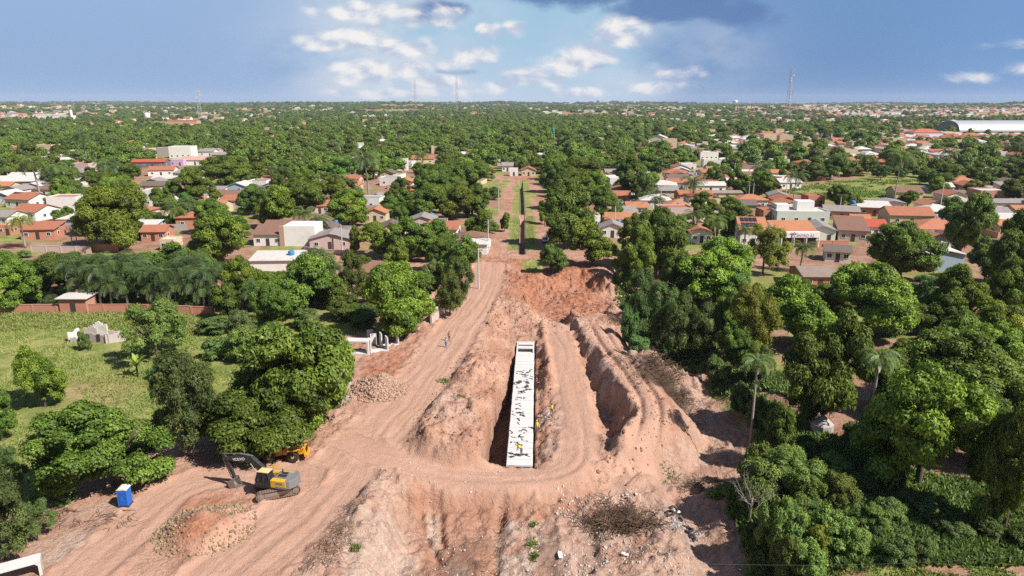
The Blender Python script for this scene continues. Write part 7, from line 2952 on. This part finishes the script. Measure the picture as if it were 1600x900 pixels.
for (xx, yy) in cells:
    x, y = xx + r_town.uniform(-3.5, 3.5), yy + r_town.uniform(-3, 3)
    u = x / y
    p = .90 if u > .22 else (.55 if u > .08 else (.28 if u > -.10 else (.48 if u > -.30 else .52)))
    if y > 600:
        p *= .8
    k = fbm(np.array([x]), np.array([y]), 75, 2, 77)[0]
    if r_town.random() > p * np.clip(1 + 2.6 * k, .15, 1.9) or not free_of_streets(x, y, 20):
        continue
    if any(abs(x - h[0]) < h[2] + 7 and abs(y - h[1]) < h[2] + 6 for h in HAND):
        continue
    if any(math.hypot(x - m_[0], y - m_[1]) < m_[2] * .7 + 4 for m_ in MASKED):
        continue
    if sdpoly(np.array([x]), np.array([y]), lot)[0] < 6:
        continue
    if y < 200 and abs(x) < 60:
        continue
    if n_auto < 235 and y < 620:
        rc, wc = COMBO[r_town.integers(len(COMBO))]
        w, d, h, rf, pt = SHAPES[r_town.integers(len(SHAPES))]
        yaw = R_(r_town.choice([-3, 2, 87, -8, 5]) + r_town.uniform(-3, 3))
        o = house_at(x, y, yaw, w, d, h, rf, rc, wc, pt, 2 if y < 330 else (1 if y < 420 else 0), y < 420, None, None, 'houses of the town', wc is BRICKW)
        if y < 430 and r_town.random() < .6:
            link('yard_wall', yard_wall_mesh(w, d, 0), o, (0, 0, 0), None, None, [WHITE, CREAM, (.5, .3, .22), GREYW, (.46, .26, .18)][int(r_town.integers(5))])
        if y < 430 and r_town.random() < .3:
            link('water_tank', roof_tank_mesh(), o, (w * .3, d / 2 + 1.2, 3.0 if rf != 'flat' else h - .3))
            link('tank_stand', tank_stand_mesh(3.0 if rf != 'flat' else h - .3), o, (w * .3, d / 2 + 1.2, 0))
        AUTO.append((o, f'{ROOFWORD[rc]} roofed {WALLWORD[wc]} house', x, y, h))
        n_auto += 1
    else:
        far_houses.append((x, y))

n_tree = 0
far_trees = []
placed = [(m_[0], m_[1], m_[2]) for m_ in MASKED]
grid = {}


def near_placed(x, y, r):
    gx_, gy_ = int(x // 15), int(y // 15)
    for i in (-1, 0, 1):
        for j in (-1, 0, 1):
            for (a, c, q) in grid.get((gx_ + i, gy_ + j), ()):
                if math.hypot(x - a, y - c) < (r + q) * .72:
                    return True
    return False


for (a, c, q) in placed:
    grid.setdefault((int(a // 15), int(c // 15)), []).append((a, c, q))
for h_ in HOUSES:
    grid.setdefault((int(h_[0] // 15), int(h_[1] // 15)), []).append((h_[0], h_[1], h_[2] * .8))
cand = []
yy = 172.0
while yy < 1150:
    half = .78 * yy + 20
    n = int(2 * half * 6 / 62)
    for _ in range(n):
        cand.append((r_town.uniform(-half, half), yy + r_town.uniform(0, 6)))
    yy += 6.0
limit = 300 - sum(1 for t_ in TREES if t_[1] != 'bush')
for (x, y) in cand:
    u = x / y
    if y < 196 and abs(x) < 95 and x > -70:
        continue
    if not free_of_streets(x, y, 19 if y > 200 else 30):
        continue
    k = fbm(np.array([x]), np.array([y]), 70, 3, 78)[0]
    dens = (.74 if u < -.12 else (.90 if u < .16 else .44)) + .9 * k
    kb = fbm(np.array([x]), np.array([y]), 75, 2, 77)[0]
    dens = dens * np.clip(1 - (1.9 if abs(u) > .09 else .3) * max(kb, -.1), .12, 1.1)
    if r_town.random() > dens:
        continue
    rad = r_town.choice([3.4, 4.8, 6.2, 7.6, 9.2], p=[.14, .22, .28, .24, .12])
    if near_placed(x, y, rad):
        continue
    if sdpoly(np.array([x]), np.array([y]), lot)[0] < 3:
        continue
    H = rad * (r_town.uniform(1.35, 1.9) if y < 300 else r_town.uniform(1.05, 1.6)) + 1.0
    ppx, ppy = proj(x, y, 0)
    kx = F_PX / depth_of(y)
    tpy = proj(x, y, H)[1]
    if hidden_house(ppx, ppy, rad * kx, tpy, y):
        continue
    grid.setdefault((int(x // 15), int(y // 15)), []).append((x, y, rad))
    kind = r_town.choice(['mango', 'round', 'feather'], p=[.62, .23, .15])
    tone = r_town.choice(['', 'dark', 'bright', 'olive', 'blue'], p=[.36, .24, .2, .14, .06])
    if n_tree < limit:
        o = plant(kind, x, y, 2 * rad, H, TINTS[tone], None, 'trees among the town houses')
        kn = {'mango': 'rounded mango tree', 'feather': 'feathery tree', 'round': 'round shade tree'}[kind]
        sz = 'large ' if H > 11.5 else ('small ' if H < 7 else '')
        AUTO.append((o, f'{sz}{TONE[tone]} {kn}', x, y, H * .6))
        n_tree += 1
    else:
        far_trees.append((x, y, rad, H))
print('auto houses', n_auto, 'far houses', len(far_houses), 'auto trees', n_tree, 'far trees', len(far_trees))


def gn_scatter(name, pts, scl, rot, idx, meshes, label):
    col = bpy.data.collections.new(name + '_kinds')
    for i, me in enumerate(meshes):
        o = bpy.data.objects.new(f'{name}_kind_{i:02d}', me)
        col.objects.link(o)
    me = bpy.data.meshes.new(name)
    me.vertices.add(len(pts))
    me.vertices.foreach_set('co', np.asarray(pts, dtype=np.float32).ravel())
    for nm, typ, dom in (('sc', 'FLOAT_VECTOR', scl), ('rz', 'FLOAT', rot), ('pick', 'INT', idx)):
        a = me.attributes.new(nm, typ, 'POINT')
        if typ == 'FLOAT_VECTOR':
            a.data.foreach_set('vector', np.asarray(dom, dtype=np.float32).ravel())
        else:
            a.data.foreach_set('value', np.asarray(dom, dtype=np.float32 if typ == 'FLOAT' else np.int32))
    ng = bpy.data.node_groups.new(name, 'GeometryNodeTree')
    ng.interface.new_socket('Geometry', in_out='INPUT', socket_type='NodeSocketGeometry')
    ng.interface.new_socket('Geometry', in_out='OUTPUT', socket_type='NodeSocketGeometry')
    gi, go = ng.nodes.new('NodeGroupInput'), ng.nodes.new('NodeGroupOutput')
    iop = ng.nodes.new('GeometryNodeInstanceOnPoints')
    ci = ng.nodes.new('GeometryNodeCollectionInfo')
    ci.inputs['Collection'].default_value = col
    ci.inputs['Separate Children'].default_value = True
    ci.inputs['Reset Children'].default_value = True

    def attr(nm, t):
        n = ng.nodes.new('GeometryNodeInputNamedAttribute')
        n.data_type = t
        n.inputs['Name'].default_value = nm
        return n.outputs['Attribute']
    L = ng.links
    L.new(gi.outputs[0], iop.inputs['Points'])
    L.new(ci.outputs[0], iop.inputs['Instance'])
    iop.inputs['Pick Instance'].default_value = True
    L.new(attr('pick', 'INT'), iop.inputs['Instance Index'])
    L.new(attr('sc', 'FLOAT_VECTOR'), iop.inputs['Scale'])
    cx = ng.nodes.new('ShaderNodeCombineXYZ')
    L.new(attr('rz', 'FLOAT'), cx.inputs[2])
    L.new(cx.outputs[0], iop.inputs['Rotation'])
    L.new(iop.outputs[0], go.inputs[0])
    o = link(name, me)
    md = o.modifiers.new('scatter', 'NODES')
    md.node_group = ng
    tag(o, label, None, None, 'stuff')
    return o


# far canopy out to the skyline
q = np.random.default_rng(21)
P, S, I = [], [], []
for (x, y, rad, H) in far_trees:
    P.append((x, y, 0))
    S.append((rad / 6.5, rad / 6.5, H / 9.0))


def band(y0, y1, n, r0, r1, h0, h1, thr):
    ys = np.sqrt(q.uniform(y0 ** 2, y1 ** 2, n))
    us = q.uniform(-.78, .78, n)
    xs = us * ys
    k = fbm(xs, ys, 160 if y1 < 4500 else 500, 3, 88) * 1.6 - np.clip((us - .15) * .7, 0, .30) * (y1 < 4500) - np.clip((-us - .12) * .5, 0, .12) * (y1 < 2500)
    keep = k > thr
    for x, y in zip(xs[keep], ys[keep]):
        r = r0 * .8 + (r1 * 1.2 - r0 * .8) * q.random() ** 1.4
        P.append((x, y, hz(x, y) - .3))
        S.append((r / 6.5, r / 6.5, q.uniform(h0, h1) / 9.0))


band(1150, 2000, 6000, 4, 9, 5, 12, -.12)
band(2000, 4000, 6500, 7, 16, 6, 14, -.12)
band(4000, 9500, 8000, 12, 34, 7, 22, -.22)
P, S = np.array(P), np.array(S)
gn_scatter('distant_trees', P, S, q.uniform(0, 6.28, len(P)), q.choice(len(FARC), len(P), p=[.18, .18, .18, .18, .18, .10]), FARC, 'far off tree canopy of the town fading to the skyline')
HMESH = []
for i, (rc, wc) in enumerate(COMBO):
    w, d, h, rf, pt = SHAPES[i % len(SHAPES)]
    parts = house_parts(w, d, h, rf, pt, 0, False)
    b = MB()
    for p in parts:
        me = p[1]
        b.add([tuple(v.co) for v in me.vertices], [tuple(f.vertices) for f in me.polygons], 1 if p[2] == 'r' else 0)
    HMESH.append(b.mesh('distant_house', [paint('far_wall', tuple(wc) + (1,), .85, .2, dirt=.2), paint('far_roof', tuple(rc) + (1,), .85, .2, dirt=.3, scale=.6)]))
P = [(x, y, 0) for x, y in far_houses]
n = 4200
ys = np.sqrt(q.uniform(1150 ** 2, 3800 ** 2, n))
us = q.uniform(-.76, .76, n)
keep = q.random(n) < np.where(us > .15, .62, np.where(us < -.35, .24, .12))
P += [(u * y, y, hz(u * y, y)) for u, y in zip(us[keep], ys[keep])]
P = np.array(P)
S = np.ones((len(P), 3)) * np.where(P[:, 1:2] > 1600, 1.4, np.where(P[:, 1:2] > 1150, 1.2, 1.0)) * q.uniform(.85, 1.25, (len(P), 1))
gn_scatter('distant_houses', P, S, q.choice([0, 1.57, .05, -.08], len(P)), q.integers(0, len(HMESH), len(P)), HMESH, 'far off roofs of the town between the trees')

# ------------------------------------------------------------------ words that tell look-alikes apart
ORD = ['', 'second ', 'third ', 'fourth ', 'fifth ', 'sixth ', 'seventh ', 'eighth ', 'ninth ', 'tenth ', 'eleventh ', 'twelfth ']


def name_lookalikes():
    L = [(proj(x, y, z), y, wd) for x, y, z, wd in LAND if len(wd.split()) <= 6]
    slots = {}
    for (o, desc, x, y, z) in AUTO:
        ppx, ppy = proj(x, y, z)
        best = None
        for (lx, ly), Y, wd in L:
            d = math.hypot(ppx - lx, (ppy - ly) * 1.4)
            if d > 1 and (best is None or d < best[0]):
                best = (d, lx, ly, wd)
        d, lx, ly, wd = best
        dx, dy = ppx - lx, ppy - ly
        if abs(dx) > abs(dy) * 1.2:
            rel = 'right of' if dx > 0 else 'left of'
        else:
            rel = 'in front of' if dy > 0 else 'behind'
        slots.setdefault((desc, rel, wd), []).append((d, o))
    for (desc, rel, wd), v in slots.items():
        v.sort(key=lambda t: t[0])
        for i, (d, o) in enumerate(v):
            o['label'] = f'{ORD[min(i, 11)]}{desc} {rel} {wd}' if i else f'{desc} {"just " if d < 45 else ""}{rel} {wd}'


name_lookalikes()


# ------------------------------------------------------------------ air
def build_haze():
    m = bpy.data.materials.new('haze')
    m.use_nodes = True
    t = m.node_tree
    t.nodes.clear()
    N = NT(t)
    out = N.n('ShaderNodeOutputMaterial')
    v = N.n('ShaderNodeVolumePrincipled')
    v.inputs['Color'].default_value = (0.72, 0.82, 1.0, 1)
    v.inputs['Density'].default_value = 5.0e-5
    v.inputs['Anisotropy'].default_value = 0.0
    N.link(v.outputs[0], out.inputs['Volume'])
    b = MB()
    x0, x1, y0, y1 = gx[0] - 20, gx[-1] + 20, gy[0] - 20, gy[-1] + 20
    b.hexa([(x0, y0, -7), (x1, y0, -7), (x1, y1, -7), (x0, y1, -7), (x0, y0, 160), (x1, y0, 160), (x1, y1, 160), (x0, y1, 160)])
    o = b.build('haze', m)
    tag(o, 'thin daylight haze over the whole town', None, None, 'stuff')


build_haze()
